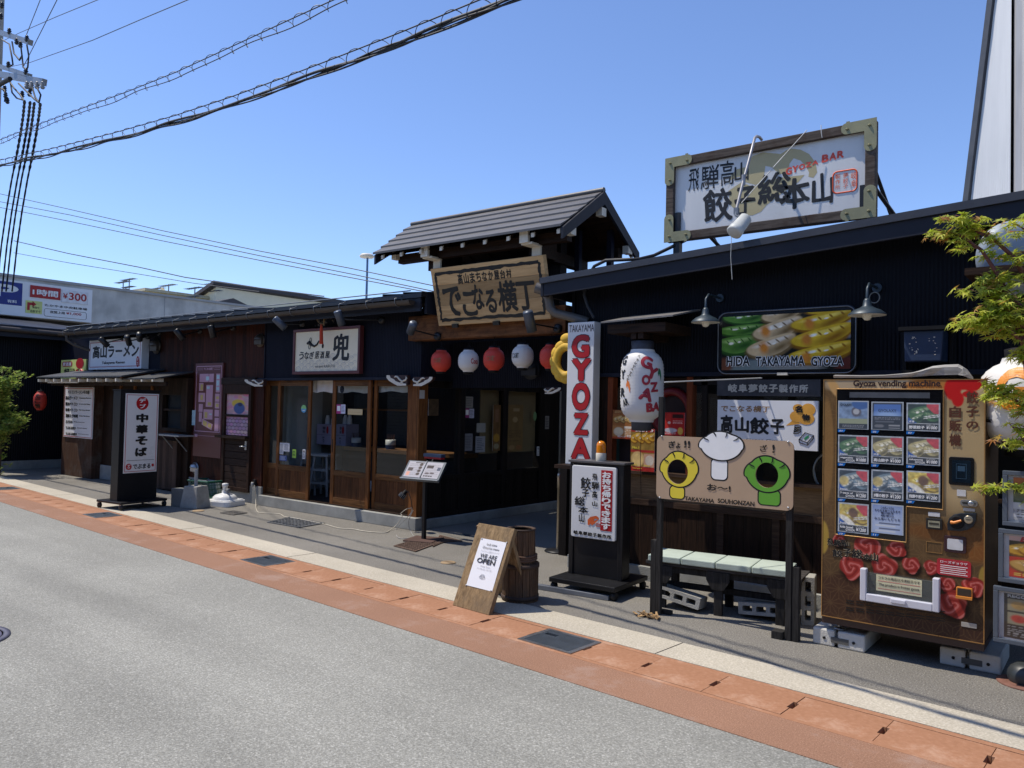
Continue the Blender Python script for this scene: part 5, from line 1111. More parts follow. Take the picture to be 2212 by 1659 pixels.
obj('panel', B().slab(F,r,-.06,0), mat('sign_white_lit',(232,232,232),.5,0,.06,.8), t)
def pz(x0,yl0,x1,yr1): return q4(x0,yl0,x1,yr1)
b = B(); b.slab(F,(r[0],q4(0,225,188,450)[1],q4(0,225,188,450)[2],q4(0,225,188,250)[3]-.02),0,.004); k = obj('blue_panel', b, mat('parking_blue',(28,48,128),.5), t)
b = B(); c = q4(0,255,158,372); put(b,F,'P',(c[2]-.72,c[1]-.05,c[2],c[3]),z=.007,bold=.04); put(b,F,'有料',q4(62,392,145,428),z=.007,bold=.02); obj('white_lettering', b, wk, k)
b = B(); b.slab(F,q4(262,268,520,400),0,.02); k = obj('red_panel', b, redk, t)
b = B(); put(b,F,'1時間',q4(280,298,498,378),z=.024,bold=.03); obj('white_lettering', b, wk, k)
b = B(); b.slab(F,q4(536,308,758,440),0,.02); k = obj('price_panel', b, mat('pale_sign_grey',(222,222,224),.5), t)
b = B(); put(b,F,'¥',q4(543,338,582,388),z=.024,bold=.02); put(b,F,'300',q4(594,332,745,415),z=.024,bold=.02); put(b,F,'¥1,000',q4(572,500,702,538),z=.004,bold=.02); obj('red_lettering', b, redk, t)
b = B(); b.slab(F,q4(222,398,360,520),0,.015); k = obj('yellow_panel', b, mat('lime_sign',(206,214,130),.5), t)
b = B(); c = q4(235,408,292,490); b.slab(F,(c[0],c[1],c[0]+.07,c[3]-.03),.016,.019); b.slab(F,(c[0]+.07,c[3]-.11,c[0]+.16,c[3]-.03),.016,.019); b.poly(F,[(c[0]+.14,c[3]-.16),(c[0]+.25,c[3]-.07),(c[0]+.14,c[3]+.02)],.019); obj('arrow', b, redk, k)
b = B(); put(b,F,'突当り',q4(278,452,335,476),z=.019,bold=.02); put(b,F,'右折すぐ',q4(258,480,347,512),z=.019,bold=.02); put(b,F,'たかやま中央駐車場',q4(385,430,752,490),z=.004,bold=.025); put(b,F,'夜間上限',q4(430,488,562,524),z=.004,bold=.02)
c = q4(383,470,745,570); ol = rrect(c,.06); b.tube([F.m @ V((x,y,.002)) for x,y in ol+ol[:1]],.006,4,caps=False); obj('lettering', b, ink, t)
# cream building and roofs far behind
pc = UY('D',467,620,40); cbx, cby, cbz = pc.x, pc.y, pc.z
t = thing('cream_building','cream apartment building with a dark roof edge far behind the shop roof','building',(cbx,cby,0)); cmat = mat('cream_render',(232,224,196),.8,0,.06,1)
b = B(); b.add([(x,y,z) for y in (cby,cby+30) for x,z in ((cbx,0),(cbx,cbz),(cbx-10,cbz-3),(cbx-10,0))], [(0,1,2,3),(7,6,5,4),(0,4,5,1),(2,6,7,3)]); obj('wall', b, cmat, t)
b = B(); b.add([(x,y,z) for y in (cby-.6,cby+30) for x,z in ((cbx+.5,cbz+.15),(cbx-10.6,cbz-3.2),(cbx-10.6,cbz-2.85),(cbx+.5,cbz+.5))], [(0,1,2,3),(4,7,6,5),(0,4,5,1),(1,5,6,2),(2,6,7,3),(3,7,4,0)]); obj('roof', b, mat('dark_roof_edge',(60,56,60),.6), t)
Fc = FX(cbx+.03)
for x0,y0,x1,y1 in ((1900,440,2035,492),(2090,462,2200,505)):
    c = Fc.rect('Z2',x0,y0,x1,y1); b = B(); frame_b(b,Fc,(c[0],c[1]-.6,c[2],c[3]),.1,0,.06); k = obj('window', b, offw, t); b = B(); b.slab(Fc,inset((c[0],c[1]-.6,c[2],c[3]),.1),0,.02); b.slab(Fc,((c[0]+c[2])/2-.04,c[1]-.5,(c[0]+c[2])/2+.04,c[3]-.1),.021,.05); obj('pane', b, mat('sky_pane',(120,138,150),.2,0,.1,1), k)
b = B(); b.slab(Fc,(cby-0.0,7.2,cby+30,9.2),0,.02); obj('wall_band', b, mat('ochre_band',(206,186,134),.8), t)
p0, p1 = UY('Z2',1060,350,34), UY('Z2',1262,352,34); t = thing('yellow_house','top of a pale yellow house behind the concrete parapet','building',(p0.x,34,0)); b = B(); b.box(p0.x,p1.x,34,42,0,p0.z); obj('wall', b, mat('yellow_render',(214,196,140),.8), t); b = B(); b.box(p0.x-.2,p1.x+.2,33.8,42.2,p0.z,p0.z+.25); obj('roof', b, mat('pale_roof',(190,180,150),.8), t)
p0, p1 = UY('Z2',1300,378,34), UY('Z2',1640,405,34); t = thing('dark_roofed_house','dark grey tiled roof of a house behind the concrete parapet','building',(p0.x,34,0)); b = B(); b.box(p0.x,p1.x,35,42,0,p0.z-1.2); obj('wall', b, mat('grey_render',(120,118,116),.8), t); b = B(); b.add([(x,y,z) for x in (p0.x,p1.x) for y,z in ((33.5,p0.z-1.4),(38,p0.z),(42.5,p0.z-1.4))], [(0,3,4,1),(1,4,5,2),(0,1,2),(3,5,4)]); obj('roof', b, mat('dark_tile',(58,58,62),.7,0,.3,4), t)
def antenna(x, ytop, ybot, label, n=3, dish=False, Y=37):
    a, e = UY('Z2',x,ytop,Y), UY('Z2',x,ybot,Y); t_ = thing('roof_antenna',label,'antenna',e,0,'aerials on the far roofs'); b = B(); b.tube([e,(e.x,Y,a.z)],.055,5); obj('mast', b, grey, t_); b = B()
    for k in range(n):
        zz = a.z-.1-k*.75; w2 = 1.4-.25*k; b.tube([(e.x-w2,Y,zz),(e.x+w2*.8,Y,zz)],.038,4)
        for j in range(9): xx = e.x-w2+j*w2*.22; b.tube([(xx,Y-.3,zz),(xx,Y+.3,zz)],.024,3)
    obj('boom', b, grey, t_)
    if dish: b = B(); b.lathe([(0,0),(.3,.05),(.45,.14)],16,0,Mx.Translation((e.x-.3,Y-.2,(a.z+e.z)/2)) @ Mx.Rotation(2.0,4,'X')); obj('dish', b, offw, t_)
antenna(1062,235,338,'thin tv aerial on the far roofs, leftmost, left of the tallest one',2); antenna(1114,212,346,'tallest tv aerial standing over the yellow house'); antenna(1356,290,376,'low tv aerial at the left end of the dark tiled roof',2); antenna(1454,262,390,'tv aerial with a small dish on the dark tiled roof',2,True); antenna(1681,285,395,'tv aerial with many bars at the cream building'); antenna(1860,243,292,'small tv aerial on the peak of the cream building',2,False,40)
# street lamp
p, e = UY('D',794,552,25), UY('D',791,660,25); t = thing('street_lamp','blue grey street lamp with a flat white head behind the shop roof','street lamp',(e.x,25,0)); b = B(); b.tube([(e.x,25,0),(p.x,25,p.z-.1)],[.08,.05],10); obj('pole', b, mat('lamp_pole_blue',(84,110,140),.4,.3), t); b = B(); b.lathe([(0,.0),(.32,.02),(.36,.1),(.26,.19),(0,.22)],20,0,Mx.Translation((p.x-.05,25,p.z-.12))); obj('lamp_head', b, offw, t)
# white tall building beyond the shop on the right
A_ = UY('D',2092,434,14.0); Ft = Fr((A_.x,14.0,0), R(-40)); p0, p1 = Ft.at('D',2092,434), Ft.at('D',2146,-6); sl = (p1[0]-p0[0])/(p1[1]-p0[1]); ex = lambda z: p0[0]+(z-p0[1])*sl; xs_ = Ft.at('D',2182,200)[0]
t = thing('white_tower','tall white metal clad building with a slanting edge behind the gyoza shop','building',(A_.x,14.0,0)); z1 = 16; n = 36
b = B(); vs = [(ex(z)+(xs_-ex(z))*i/n, z, -.012 if i%2 else 0) for i in range(n+1) for z in (0,z1)]; b.add(vs, [(2*i,2*i+2,2*i+3,2*i+1) for i in range(n)], 0, Ft.m); b.slab(Ft,(ex(0)+.05,0,xs_,4),-6,-.03)
obj('white_cladding', b, mat('white_metal_cladding',(226,226,224),.5,.0,.05,2,stretch=(4,4,.3)), t)
b = B(); n = 120; b.add([(xs_+.002+4.5*i/n, z, -.02-.02*abs((i%4)-2)) for i in range(n+1) for z in (0,z1)], [(2*i,2*i+2,2*i+3,2*i+1) for i in range(n)], 0, Ft.m); b.slab(Ft,(xs_+.002,0,xs_+4.5,z1),-6,-.08)
obj('grey_cladding', b, mat('grey_metal_cladding',(190,187,184),.5,.1,.15,2,stretch=(4,4,.3)), t)
b = B(); b.add([(ex(z)+dx, z, dz) for z in (0,z1) for dx,dz in ((-.07,.05),(.04,.05),(.04,-6),(-.07,-6))], [(0,1,2,3),(4,7,6,5),(0,4,5,1),(1,5,6,2),(2,6,7,3),(3,7,4,0)], 0, Ft.m); obj('edge_trim', b, mat('dark_edge',(70,72,76),.5), t)
# ================================================================ overhead lines
cab = mat('black_cable',(22,22,24),.6,0,.1,10); cabg = mat('dark_wire',(58,62,70),.5,.2)
def sag(p0, p1, s, n=40): p0, p1 = V(p0), V(p1); return [p0+(p1-p0)*(i/n)+V((0,0,-s*4*(i/n)*(1-i/n))) for i in range(n+1)]
def onY(x, y, Yl): return UY('D',x,y,Yl)
def fitline(pts):          # a cable through points read at given depth planes
    return [UY('D',x,y,Yp) for x,y,Yp in pts]
def bundle(ctrl, name, label, thick, drop, hr, pitch_, waves):
    P = ctrl; t_ = thing(name, label, 'overhead cable', P[0]); L_ = [0]
    for i in range(1,len(P)): L_.append(L_[-1]+(P[i]-P[i-1]).length)
    def at(s):
        for i in range(1,len(P)):
            if s <= L_[i] or i == len(P)-1: return P[i-1]+(P[i]-P[i-1])*((s-L_[i-1])/(L_[i]-L_[i-1]))
    P.append(P[-1]+(P[-1]-P[-2]).normalized()*12); L_.append(L_[-1]+12)
    n = 220; ms = [at(L_[-1]*i/n) for i in range(n+1)]
    b = B(); b.tube(ms,.0065,5); obj('messenger_wire', b, cab, t_)
    b = B()
    for k in range(waves):
        b.tube([p+V((0,.012*sin(i*.5+k*2),-drop-.012*k+.014*sin(i*(.31+.07*k)+k))) for i,p in enumerate(ms)],thick*(1 if k == 0 else .6),5)
    obj('cable', b, cab, t_)
    b = B(); N = int(L_[-1]/pitch_*14); b.tube([at(L_[-1]*i/N)+V((0,hr*sin(2*pi*i/14),-drop*.5+hr*cos(2*pi*i/14))) for i in range(N+1)],.0042,4); obj('spiral_hanger', b, cabg, t_)
def line3(pA, pB, dA, dB, sagz, n=30, ext=.25):
    a, e = UY('D',*pA,dA), UY('D',*pB,dB); a2 = a-(e-a)*ext*.3; e2 = e+(e-a)*ext; return sag(a2,e2,sagz,n)
def curve_px(pts, dA, dB):
    n = len(pts); return [UY('D',x,y,dA+(dB-dA)*i/(n-1)) for i,(x,y) in enumerate(pts)]
c1 = curve_px([(-160,380),(0,346),(120,319),(250,286),(380,249),(500,209),(620,165),(740,119),(860,72),(960,31),(1040,-2),(1180,-62)],5.5,4.3)
bundle(c1,'cable_bundle','heavy black overhead cable bundle with spiral hangers crossing the sky, the lower one',.015,.085,.05,.36,4)
c2 = curve_px([(-160,344),(0,302),(85,268),(180,233),(280,196),(380,156),(480,110),(560,73),(640,36),(720,0),(800,-36),(900,-80)],5.9,4.6)
bundle(c2,'cable_bundle','thin overhead cable pair with spiral hangers crossing the sky, the upper one',.006,.075,.05,.37,1)
def wire(label, pts, dA, dB, r_=.006, m=None, grp='thin overhead wires'):
    P = curve_px(pts,dA,dB); b = B(); b.tube(P,r_,5); single('overhead_wire',b,m or cabg,label,'overhead wire',grp)
wire('thin straight wire rising to the right from the lower crossarm',[(-40,158),(65,135),(200,87),(300,44),(405,0),(500,-40)],8,6,.008)
wire('thin straight wire rising to the right from the upper crossarm',[(-30,106),(40,72),(120,37),(215,-2),(300,-38)],8,6.5,.008)
wire('thin steep wire rising past the tip of the upper crossarm',[(56,78),(86,2),(100,-36)],6.6,5.2,.008)
wire('thin steep wire rising past the tip of the lower crossarm',[(50,145),(123,0),(140,-36)],6.6,5.2,.008)
wire('thin sagging far wire, top one of the group behind the parking building',[(-30,412),(150,452),(350,498),(560,542),(760,580),(960,622)],20,24,.022)
wire('thin sagging far wire, middle one of the group behind the parking building',[(-30,430),(150,464),(350,508),(560,552),(760,592),(960,634)],20,24,.022)
wire('thin sagging far wire, third of the group behind the parking building',[(-30,442),(150,478),(350,520),(560,562),(760,600),(960,638)],20,24,.022)
wire('far wire pair above the aerials ending at the small wire fitting',[(30,520),(150,548),(300,577),(400,599),(560,622),(700,640)],22,24,.03)
wire('faint lowest far wire above the parking building',[(30,546),(150,568),(300,592),(420,612),(560,630)],22,24,.02)
# ================================================================ utility pole, mostly outside the left edge
up = V((-21.3,6.75,0)); t = thing('utility_pole','utility pole at the left edge with two grey crossarms, insulators and twisted drop cables','utility pole',up)
b = B(); b.tube([up,up+V((0,0,13))],[.2,.13],16); obj('pole', b, concd, t)
galv = mat('galvanised_arm',(132,138,144),.45,.4,.15,6); 
def arm(pts, hgt):
    P = [UY('D',x,y,6.6) for x,y in pts]; e = P[1]-P[0]; b = B(); d = e.normalized(); nrm = V((0,1,0)); upv = d.cross(nrm).normalized()
    if upv.z < 0: upv = -upv
    for s,dd in ((0,0),):
        b.add([tuple(p+nrm*a+upv*c) for p in (P[0],P[1]) for a,c in ((-.05,-hgt),(.05,-hgt),(.05,hgt),(-.05,hgt))], [(0,3,2,1),(4,5,6,7),(0,1,5,4),(1,2,6,5),(2,3,7,6),(3,0,4,7)])
    return obj('crossarm', b, galv, t)
arm([(-60,50),(66,92)],.06); arm([(-60,124),(64,164)],.05); arm([(-60,150),(96,178)],.07)
ins = mat('insulator_dark',(36,34,34),.3)
def insul(x,y,s=1.0,m=ins):
    p = UY('D',x,y,6.55); M = Mx.Translation(p) @ Mx.Diagonal((s,s,s,1)); b = B(); b.lathe([(0,-.14),(.05,-.13),(.1,-.06),(.05,-.04),(.1,.03),(.05,.05),(.08,.1),(.03,.16),(0,.17)],12,0,M); obj('insulator', b, m, t)
for x,y in ((20,68),(44,97),(58,84),(36,90),(18,140),(56,155),(10,192),(66,190),(48,204),(12,206),(16,218),(64,202),(4,12),(2,36)): insul(x,y,.5)
for x in (58,68,80,92): insul(x,184+.1*x*.1,.55,mat('insulator_grey',(140,140,140),.4))
b = B()
for pts in ([(45,100),(48,125),(50,145),(58,152)],[(58,97),(62,120),(60,145),(56,152)],[(26,90),(30,115),(42,130),(48,120)],[(3,85),(20,95),(26,125),(28,140),(22,142)],[(20,175),(30,190),(44,205),(52,218)],[(40,180),(60,200),(75,215),(84,222)],[(80,190),(88,205),(84,222)],[(70,190),(76,210),(84,222)],[(0,190),(10,195),(12,205),(10,220)],[(22,175),(26,200),(36,212),(50,216)]):
    P = [UY('D',x,y,6.5) for x,y in pts]; b.tube(P,.018,6)
b.tube([UY('D',x,y,6.4) for x,y in ((-40,215),(0,182),(22,170))],.05,8); obj('jumper_cable', b, cab, t)
for k,(x0,x1) in enumerate(((53,-4),(65,10),(74,22),(87,36))):
    pts = [(x0,218+k*2),(x0-3,250),(x0-8,285),(x0-16,330),(x0-28,390),(x0-40,460),(x0-50,530),(x0-62,640)]; P = [UY('D',x,y,6.5+.25*i) for i,(x,y) in enumerate(pts)]; Q = []
    for i in range(len(P)-1):
        for j in range(10): Q.append(P[i]+(P[i+1]-P[i])*(j/10))
    b = B()
    for ph in (0,pi): b.tube([p+V((.016*cos(i*1.1+ph)*(1 if i < 36 else .3),.016*sin(i*1.1+ph)*(1 if i < 36 else .3),0)) for i,p in enumerate(Q)],.019,5)
    obj('drop_cable', b, mat('drop_cable_navy',(28,34,46),.5), t)
# ================================================================ right shop: roof sign
YS = 7.4
F = FY(YS); r = (F.at('D',1438,436)[0], F.at('D',1441,522)[1], F.at('D',1891,350)[0], F.at('D',1434,350)[1]+.02)
signw = wood('sign_frame_timber',(52,46,42),(108,98,90),'x',2.2,.75,.4,wear=(66,52,44)); brass = mat('tarnished_brass',(140,136,104),.5,.35,.14,6,.05,40)
t = thing('roof_sign','big white gyoza bar sign in a timber frame standing on the roof','sign',base(F,r))
fw = .088; b = B(); frame_b(b,F,r,fw,-.1,.0); obj('frame', b, signw, t, .006)
pr = inset(r,fw); obj('panel', B().slab(F,pr,-.08,-.045), mat('brushed_white_panel',(206,206,204),.45,.1,.08,3,.05,30,stretch=(1,1,.15)), t)
def bracket(cx, cy, sx, sy):
    a, w2, rr = .29, .105, .045
    pts = [(0,0),(a-.06,0),(a-.06,-.012),(a-.03,-.012)]+[(a-.03+.0+rr*sin(k*pi/6)*1.0, w2/2-.0-(w2/2+.0)*cos(k*pi/6)) for k in range(7)]+[(a-.06,w2+.0),(w2,w2),(w2,a-.06)]+[(w2/2+(w2/2)*cos(k*pi/6), a-.04+rr*sin(k*pi/6)) for k in range(7)]+[(0,a-.06)]
    b = B(); b.prism([(cx+sx*x, cy+sy*y) for x,y in pts],.001,.008,0,F.m); k = obj('corner_bracket', b, brass, t); b = B()
    for x,y in ((.06,.06),(a-.04,.06),(.06,a-.05)): b.lathe([(.017,0),(.012,.012),(0,.02)],4,0,F.m @ Mx.Translation((cx+sx*x,cy+sy*y,.008)),False)
    obj('stud', b, brass, k)
for cx,cy,sx,sy in ((r[0]-.01,r[1]-.01,1,1),(r[2]+.01,r[1]-.01,-1,1),(r[0]-.01,r[3]+.01,1,-1),(r[2]+.01,r[3]+.01,-1,-1)): bracket(cx,cy,sx,sy)
Fp = FY(YS+.045); zz = .003
b = B()
tq5 = lambda pts: [Fp.at('Y5',*p) for p in pts]
b.poly(Fp,tq5(((740,800),(760,720),(840,690),(900,740),(990,765),(1060,730),(1080,590),(1130,600),(1180,640),(1210,670),(1290,640),(1300,570),(1340,520),(1400,540),(1450,590),(1480,650),(1475,690),(1520,700),(1555,650),(1540,560),(1480,480),(1400,440),(1300,430),(1220,480),(1060,465),(960,500),(900,600),(820,620),(760,680)))[::-1],.001)
b.poly(Fp,tq5(((860,740),(960,780),(1200,700),(1440,672),(1380,740),(1260,820),(1180,880),(1090,950),(1040,1010),(960,1045),(860,1040),(760,950),(740,820)))[::-1],.0012)
obj('dumpling_emblem', b, mat('khaki_ink',(176,164,124),.5,0,.06,3), t)
b = B()
for ch,x0,y0,x1,y1 in (('飛',380,625,470,815),('騨',490,600,650,790),('高',670,550,790,760),('山',800,570,925,715),('餃',515,810,775,1085),('子',800,790,990,1030),('総',1010,680,1310,910),('本',1210,720,1490,960),('山',1510,665,1700,925)):
    text(b,Fp,ch,'Y5',x0,y0,x1,y1,z=zz,bold=.027 if x0 > 500 and y0 > 640 else .008,jit=.05)
obj('lettering', b, ink, t)
b = B(); 
for i,ch in enumerate('GYOZA'): x = 1268+i*60; text(b,Fp,ch,'Y5',x,608-i*16,x+56,668-i*23,z=zz,bold=.05,shear=.05)
for i,ch in enumerate('BAR'): x = 1596+i*70; text(b,Fp,ch,'Y5',x,490-i*17,x+64,552-i*20,z=zz,bold=.05,shear=.05)
obj('red_lettering', b, mat('salmon_red_ink',(206,72,54),.5), t)
sr = Fp.rect('Y5',1700,650,1918,815); b = B(); ol = rrect(sr,.04); b.tube([Fp.m @ V((x,y,.0)) for x,y in ol+ol[:1]],.007,5,caps=False)
cw_ = (sr[2]-sr[0])/3
for i,s in enumerate(('製作所','夢餃子','岐阜')): vput(b,Fp,s,(sr[0]+.02+cw_*i,sr[1]+.03,sr[0]+cw_*(i+1)-.005,sr[3]-.02),z=zz,bold=.0,jit=.01)
obj('seal', b, mat('orange_seal',(214,84,40),.5), t)
b = B()
for x in (r[0]+.12,r[2]-.1):
    b.box(x-.035,x+.035,YS+.02,YS+.09,3.2,r[1]+.3); b.tube([(x,YS+.09,r[1]+.4),(x+.3,YS+1.2,3.3)],.02,6); b.tube([(x,YS+.09,r[3]-.2),(x+.1,YS+1.4,3.3)],.02,6)
obj('post', b, black, t)
# gooseneck lamp over the sign
t = thing('sign_lamp','grey gooseneck lamp reaching down over the front of the roof sign','lamp',UY('Y5',1030,340,YS))
pts = [UY('Y5',1045,350,YS-.02),UY('Y5',1025,325,YS-.1),UY('Y5',1000,318,YS-.2),UY('Y5',982,335,YS-.27),UY('Y5',940,500,YS-.36),UY('Y5',880,720,YS-.46),UY('Y5',815,985,YS-.58)]
b = B(); b.tube(pts,.014,8); b.lathe([(.018,-.05),(.018,.05)],10,0,Mx.Translation(pts[5])); obj('arm', b, mat('galvanised_pipe',(150,148,150),.4,.3,.15,12), t)
hp = UY('Y5',850,1130,YS-.6); hd = V((-.28,-.62,-.72)).normalized(); M = Mx.Translation(hp) @ hd.to_track_quat('Z','Y').to_matrix().to_4x4()
b = B(); b.lathe([(0,-.1),(.052,-.1),(.06,-.09),(.062,.05),(.07,.055),(.072,.11),(.06,.12),(0,.118)],22,0,M); obj('lamp_head', b, mat('pale_grey_lamp',(186,188,182),.5,0,.08,8), t)
b = B(); b.tube([pts[-1],pts[-1]+V((.0,-.02,-.06)),hp+V((.0,0,.06))],.012,6); b.box(pts[-1].x-.02,pts[-1].x+.02,pts[-1].y-.02,pts[-1].y+.02,pts[-1].z-.05,pts[-1].z+.01); obj('bracket', b, grey, t)
b = B(); b.tube([UY('Y5',1460,262,YS-.03),UY('Y5',1200,550,YS-.1),UY('Y5',860,930,YS-.5)],.004,4); b.tube([UY('Y5',1590,215,YS-.05),UY('Y5',1592,280,YS-.07),UY('Y5',1600,332,YS-.07)],.004,4); b.tube([hp,UY('Y5',770,1225,6.83),UY('Y5',762,1420,6.83),UY('Y5',775,1630,6.83)],.003,4); obj('lead', b, mat('white_lead',(190,190,186),.5), t)
wp = [UY('Z8',*a,7.0) for a in ((1790,1110),(1740,1020),(1710,930),(1730,800),(1790,700),(1880,655),(2000,650),(2140,645))]+[UY('Y5',60,1410,7.3),UY('Y5',350,1270,7.5)]
b = B(); b.tube(wp,.018,8); single('roof_conduit', b, cab, 'black flexible conduit curling from the gate side over the gyoza shop roof edge','conduit')
# downpipe in front of the gate beam at the shop corner
b = B(); b.tube([UY('Z8',1360,880,6.98),UY('Z8',1400,900,7.0),UY('Z8',1430,960,7.02),UY('Z8',1440,1030,7.03),UY('Z8',1480,1070,7.05),UY('Z8',1600,1100,7.12),UY('Z8',1740,1140,7.18)],.05,12); k = obj('downpipe', b, mat('grey_brown_pipe',(96,92,88),.45,.1,.12,6), GB)
b = B(); b.tube([UY('Z8',1330,870,6.95),UY('Z8',1400,893,6.99)],.062,12); obj('gutter_end', b, mat('grey_brown_pipe',(96,92,88)), k)
# ================================================================ gyoza photo sign and pendant lamps
F = FY(7.1); r = (F.at('Y6',425,700)[0],F.at('Y6',1100,1045)[1],F.at('Y6',1783,700)[0],F.at('Y6',1100,402)[1])
t = thing('photo_sign','black framed gyoza photo sign with green, white and yellow dumplings','sign',base(F,r))
pr = (F.at('Y6',475,700)[0],F.at('Y6',1100,995)[1],F.at('Y6',1720,700)[0],F.at('Y6',1100,455)[1])
b = B(); b.prism(rrect(r,.09),-.08,-.004,0,F.m); obj('frame', b, mat('gloss_black',(14,15,18),.2,0,.1,4), t, .006)
b = B(); ol = rrect(inset(r,.012),.085); b.tube([F.m @ V((x,y,0)) for x,y in ol+ol[:1]],.006,5,caps=False); obj('edge_strip', b, mat('edge_chrome',(120,122,126),.3,.7), t)
cv = Cv(300,136,(26,27,22),2.2).noise(.4,5); cv.ell(.25,.05,.3,.14,(120,132,130),.1,.5); cv.ell(.6,.03,.2,.1,(140,140,132),0,.5); cv.ell(.99,.7,.06,.16,(150,160,176),0,.4); cv.ell(.02,.08,.07,.14,(116,70,48),0,.5); cv.ell(.97,.06,.08,.16,(92,44,36),0,.5)
g = ((96,146,60),(160,196,112),(44,84,30)); wg = ((214,186,140),(240,226,200),(120,98,62)); yg = ((216,178,44),(244,216,96),(140,96,20))
for (cx,cy,rx,ry,c3,ro) in ((.2,.96,.19,.1,g,.02),(.17,.74,.2,.1,g,.06),(.13,.47,.17,.17,g,.1),(.5,1.0,.17,.13,wg,.25),(.46,.72,.2,.17,wg,.3),(.41,.42,.2,.17,wg,.3),(.87,1.04,.2,.08,yg,.1),(.8,.84,.24,.14,yg,.2),(.8,.57,.24,.16,yg,.25),(.8,.28,.26,.15,yg,.2)): cv.gyoza(cx,cy,rx,ry,*c3,ro)
for cx,cy in ((.36,.7),(.35,.4),(.68,.52),(.68,.2),(.7,.8)): cv.ell(cx,cy,.035,.1,(206,130,50),.3,.9)
cv.noise(.12,10); canvas('gyoza_photo', cv, F, pr, t, .002, PRINT_GLOSS)
for nm,mm,bd,z_ in (('letter_outline',wk,.11,.005),('lettering',ink,.03,.007)):
    b = B()
    for s,x0,x1 in (('HIDA',520,745),('TAKAYAMA',805,1275),('GYOZA',1340,1650)): text(b,F,s,'Y6',x0-(4 if bd>.05 else 0),870-(4 if bd>.05 else 0),x1+(4 if bd>.05 else 0),962+(4 if bd>.05 else 0),z=z_,bold=bd,jit=.02)
    obj(nm, b, mm, t)
b = B(); b.slab(F,(F.at('Y6',1012,1035)[0],r[1]-.005,F.at('Y6',1112,1035)[0],r[1]+.018),-.003,.015); obj('latch', b, offw, t)
def pendant(c, x, y, Y, rad, label):
    p = UY(c,x,y,Y); t_ = thing('pendant_lamp',label,'lamp',p,0,'enamel lamps over the photo sign'); M = Mx.Translation(p); dkg = mat('enamel_dark',(46,60,70),.45,.2,.1,6)
    b = B(); b.lathe([(rad,0),(rad*.98,.008),(rad*.72,.04),(rad*.38,.062),(.036,.078),(.03,.12),(.018,.14),(0,.142)],28,0,M); k = obj('shade', b, dkg, t_)
    b = B(); b.lathe([(rad*.985,-.002),(rad*.7,.033),(rad*.35,.054),(.03,.06)],28,0,M); obj('enamel_inside', b, mat('enamel_white',(222,220,210),.35), k)
    b = B(); b.lathe([(0,-.045),(.022,-.04),(.036,-.02),(.036,.005),(.02,.03),(.016,.055)],16,0,M); obj('bulb', b, mat('bulb_frost',(226,222,206),.25,0,.02), t_)
    b = B(); b.tube([p+V((0,0,.14)),p+V((0,0,.22)),p+V((0,.06,.27)),p+V((0,7.17-Y,.27))],.012,7); b.lathe([(.04,-.01),(.04,.01)],14,0,Mx.Translation((p.x,7.175,p.z+.27)) @ Mx.Rotation(pi/2,4,'X')); obj('arm', b, dkg, t_); return t_
pendant('Y6',315,540,6.85,.135,'dark enamel wall lamp left of the gyoza photo sign')
k = pendant('Y6',1878,470,6.85,.15,'dark enamel wall lamp right of the gyoza photo sign, with a loop of cable')
pq = UY('Y6',1950,300,7.0); b = B(); b.tube([(pq.x+.04*cos(a)-.0,7.0,pq.z+.045*sin(a)) for a in [2*pi*i/18+.9 for i in range(20)]],.005,5,caps=False); obj('cable_loop', b, mat('grey_lead',(120,120,114),.5), k)
# carved name board and white gyoza board
F = FY(7.13); r = F.rect('Y6',428,1095,1425,1258)
t = thing('name_board','dark mottled board with pale blocky lettering under the gyoza photo sign','sign',base(F,r)); obj('board', B().slab(F,r,-.03,0), mat('mottled_dark_board',(50,50,54),.55,.1,.6,6,.1,30), t)
b = B(); 
for i,ch in enumerate('岐阜夢餃子製作所'): text(b,F,ch,'Y6',535+i*98,1135+i*.8,623+i*98,1216+i*.8,z=.003,bold=.045)
obj('lettering', b, mat('stone_ink',(176,172,160),.5), t)
F = FY(7.09); r = (F.at('Y6',432,1283)[0],F.at('Y7',900,304)[1],F.at('Y6',1403,1400)[0],F.at('Y6',900,1294)[1])
t = thing('gyoza_board','white gyoza board with brush lettering and an orange speech cloud behind the bench','sign',base(F,r)); obj('panel', B().slab(F,r,-.03,0), white, t)
b = B(); text(b,F,'でこなる横丁','Y6',468,1340,940,1412,z=.003,bold=.02,jit=.03,shear=.1); obj('gold_lettering', b, mat('ochre_ink',(156,112,58),.5), t)
b = B()
for ch,x0,y0,x1,y1 in (('高',622,62,710,195),('山',728,75,828,190),('餃',835,80,975,205),('子',985,90,1085,205)): text(b,F,ch,'Y7',x0,y0,x1,y1,z=.003,bold=.04,jit=.045)
text(b,F,'Great Gyoza','Y7',808,232,1095,262,z=.003,bold=.0)
for ch,x0,y0,x1,y1 in (('名',1180,1345,1255,1415),('物',1250,1425,1326,1492)): text(b,F,ch,'Y6',x0,y0,x1,y1,z=.006,bold=.06)
obj('lettering', b, ink, t)
b = B()
for cx,cy,rx,ry in ((1210,1370,50,40),(1310,1385,70,60),(1290,1470,80,60),(1200,1450,70,55),(1250,1420,80,70)):
    a = F.at('Y6',cx-rx,cy); e = F.at('Y6',cx+rx,cy); u_ = F.at('Y6',cx,cy-ry); d_ = F.at('Y6',cx,cy+ry); b.poly(F,circ((a[0]+e[0])/2,(u_[1]+d_[1])/2,(e[0]-a[0])/2,(u_[1]-d_[1])/2),.0015+cx*1e-6)
b.poly(F,[F.at('Y6',1175,1475),F.at('Y6',1240,1520),F.at('Y6',1090,1540)],.0014); obj('speech_cloud', b, mat('orange_ink',(222,160,62),.5), t)
b = B()
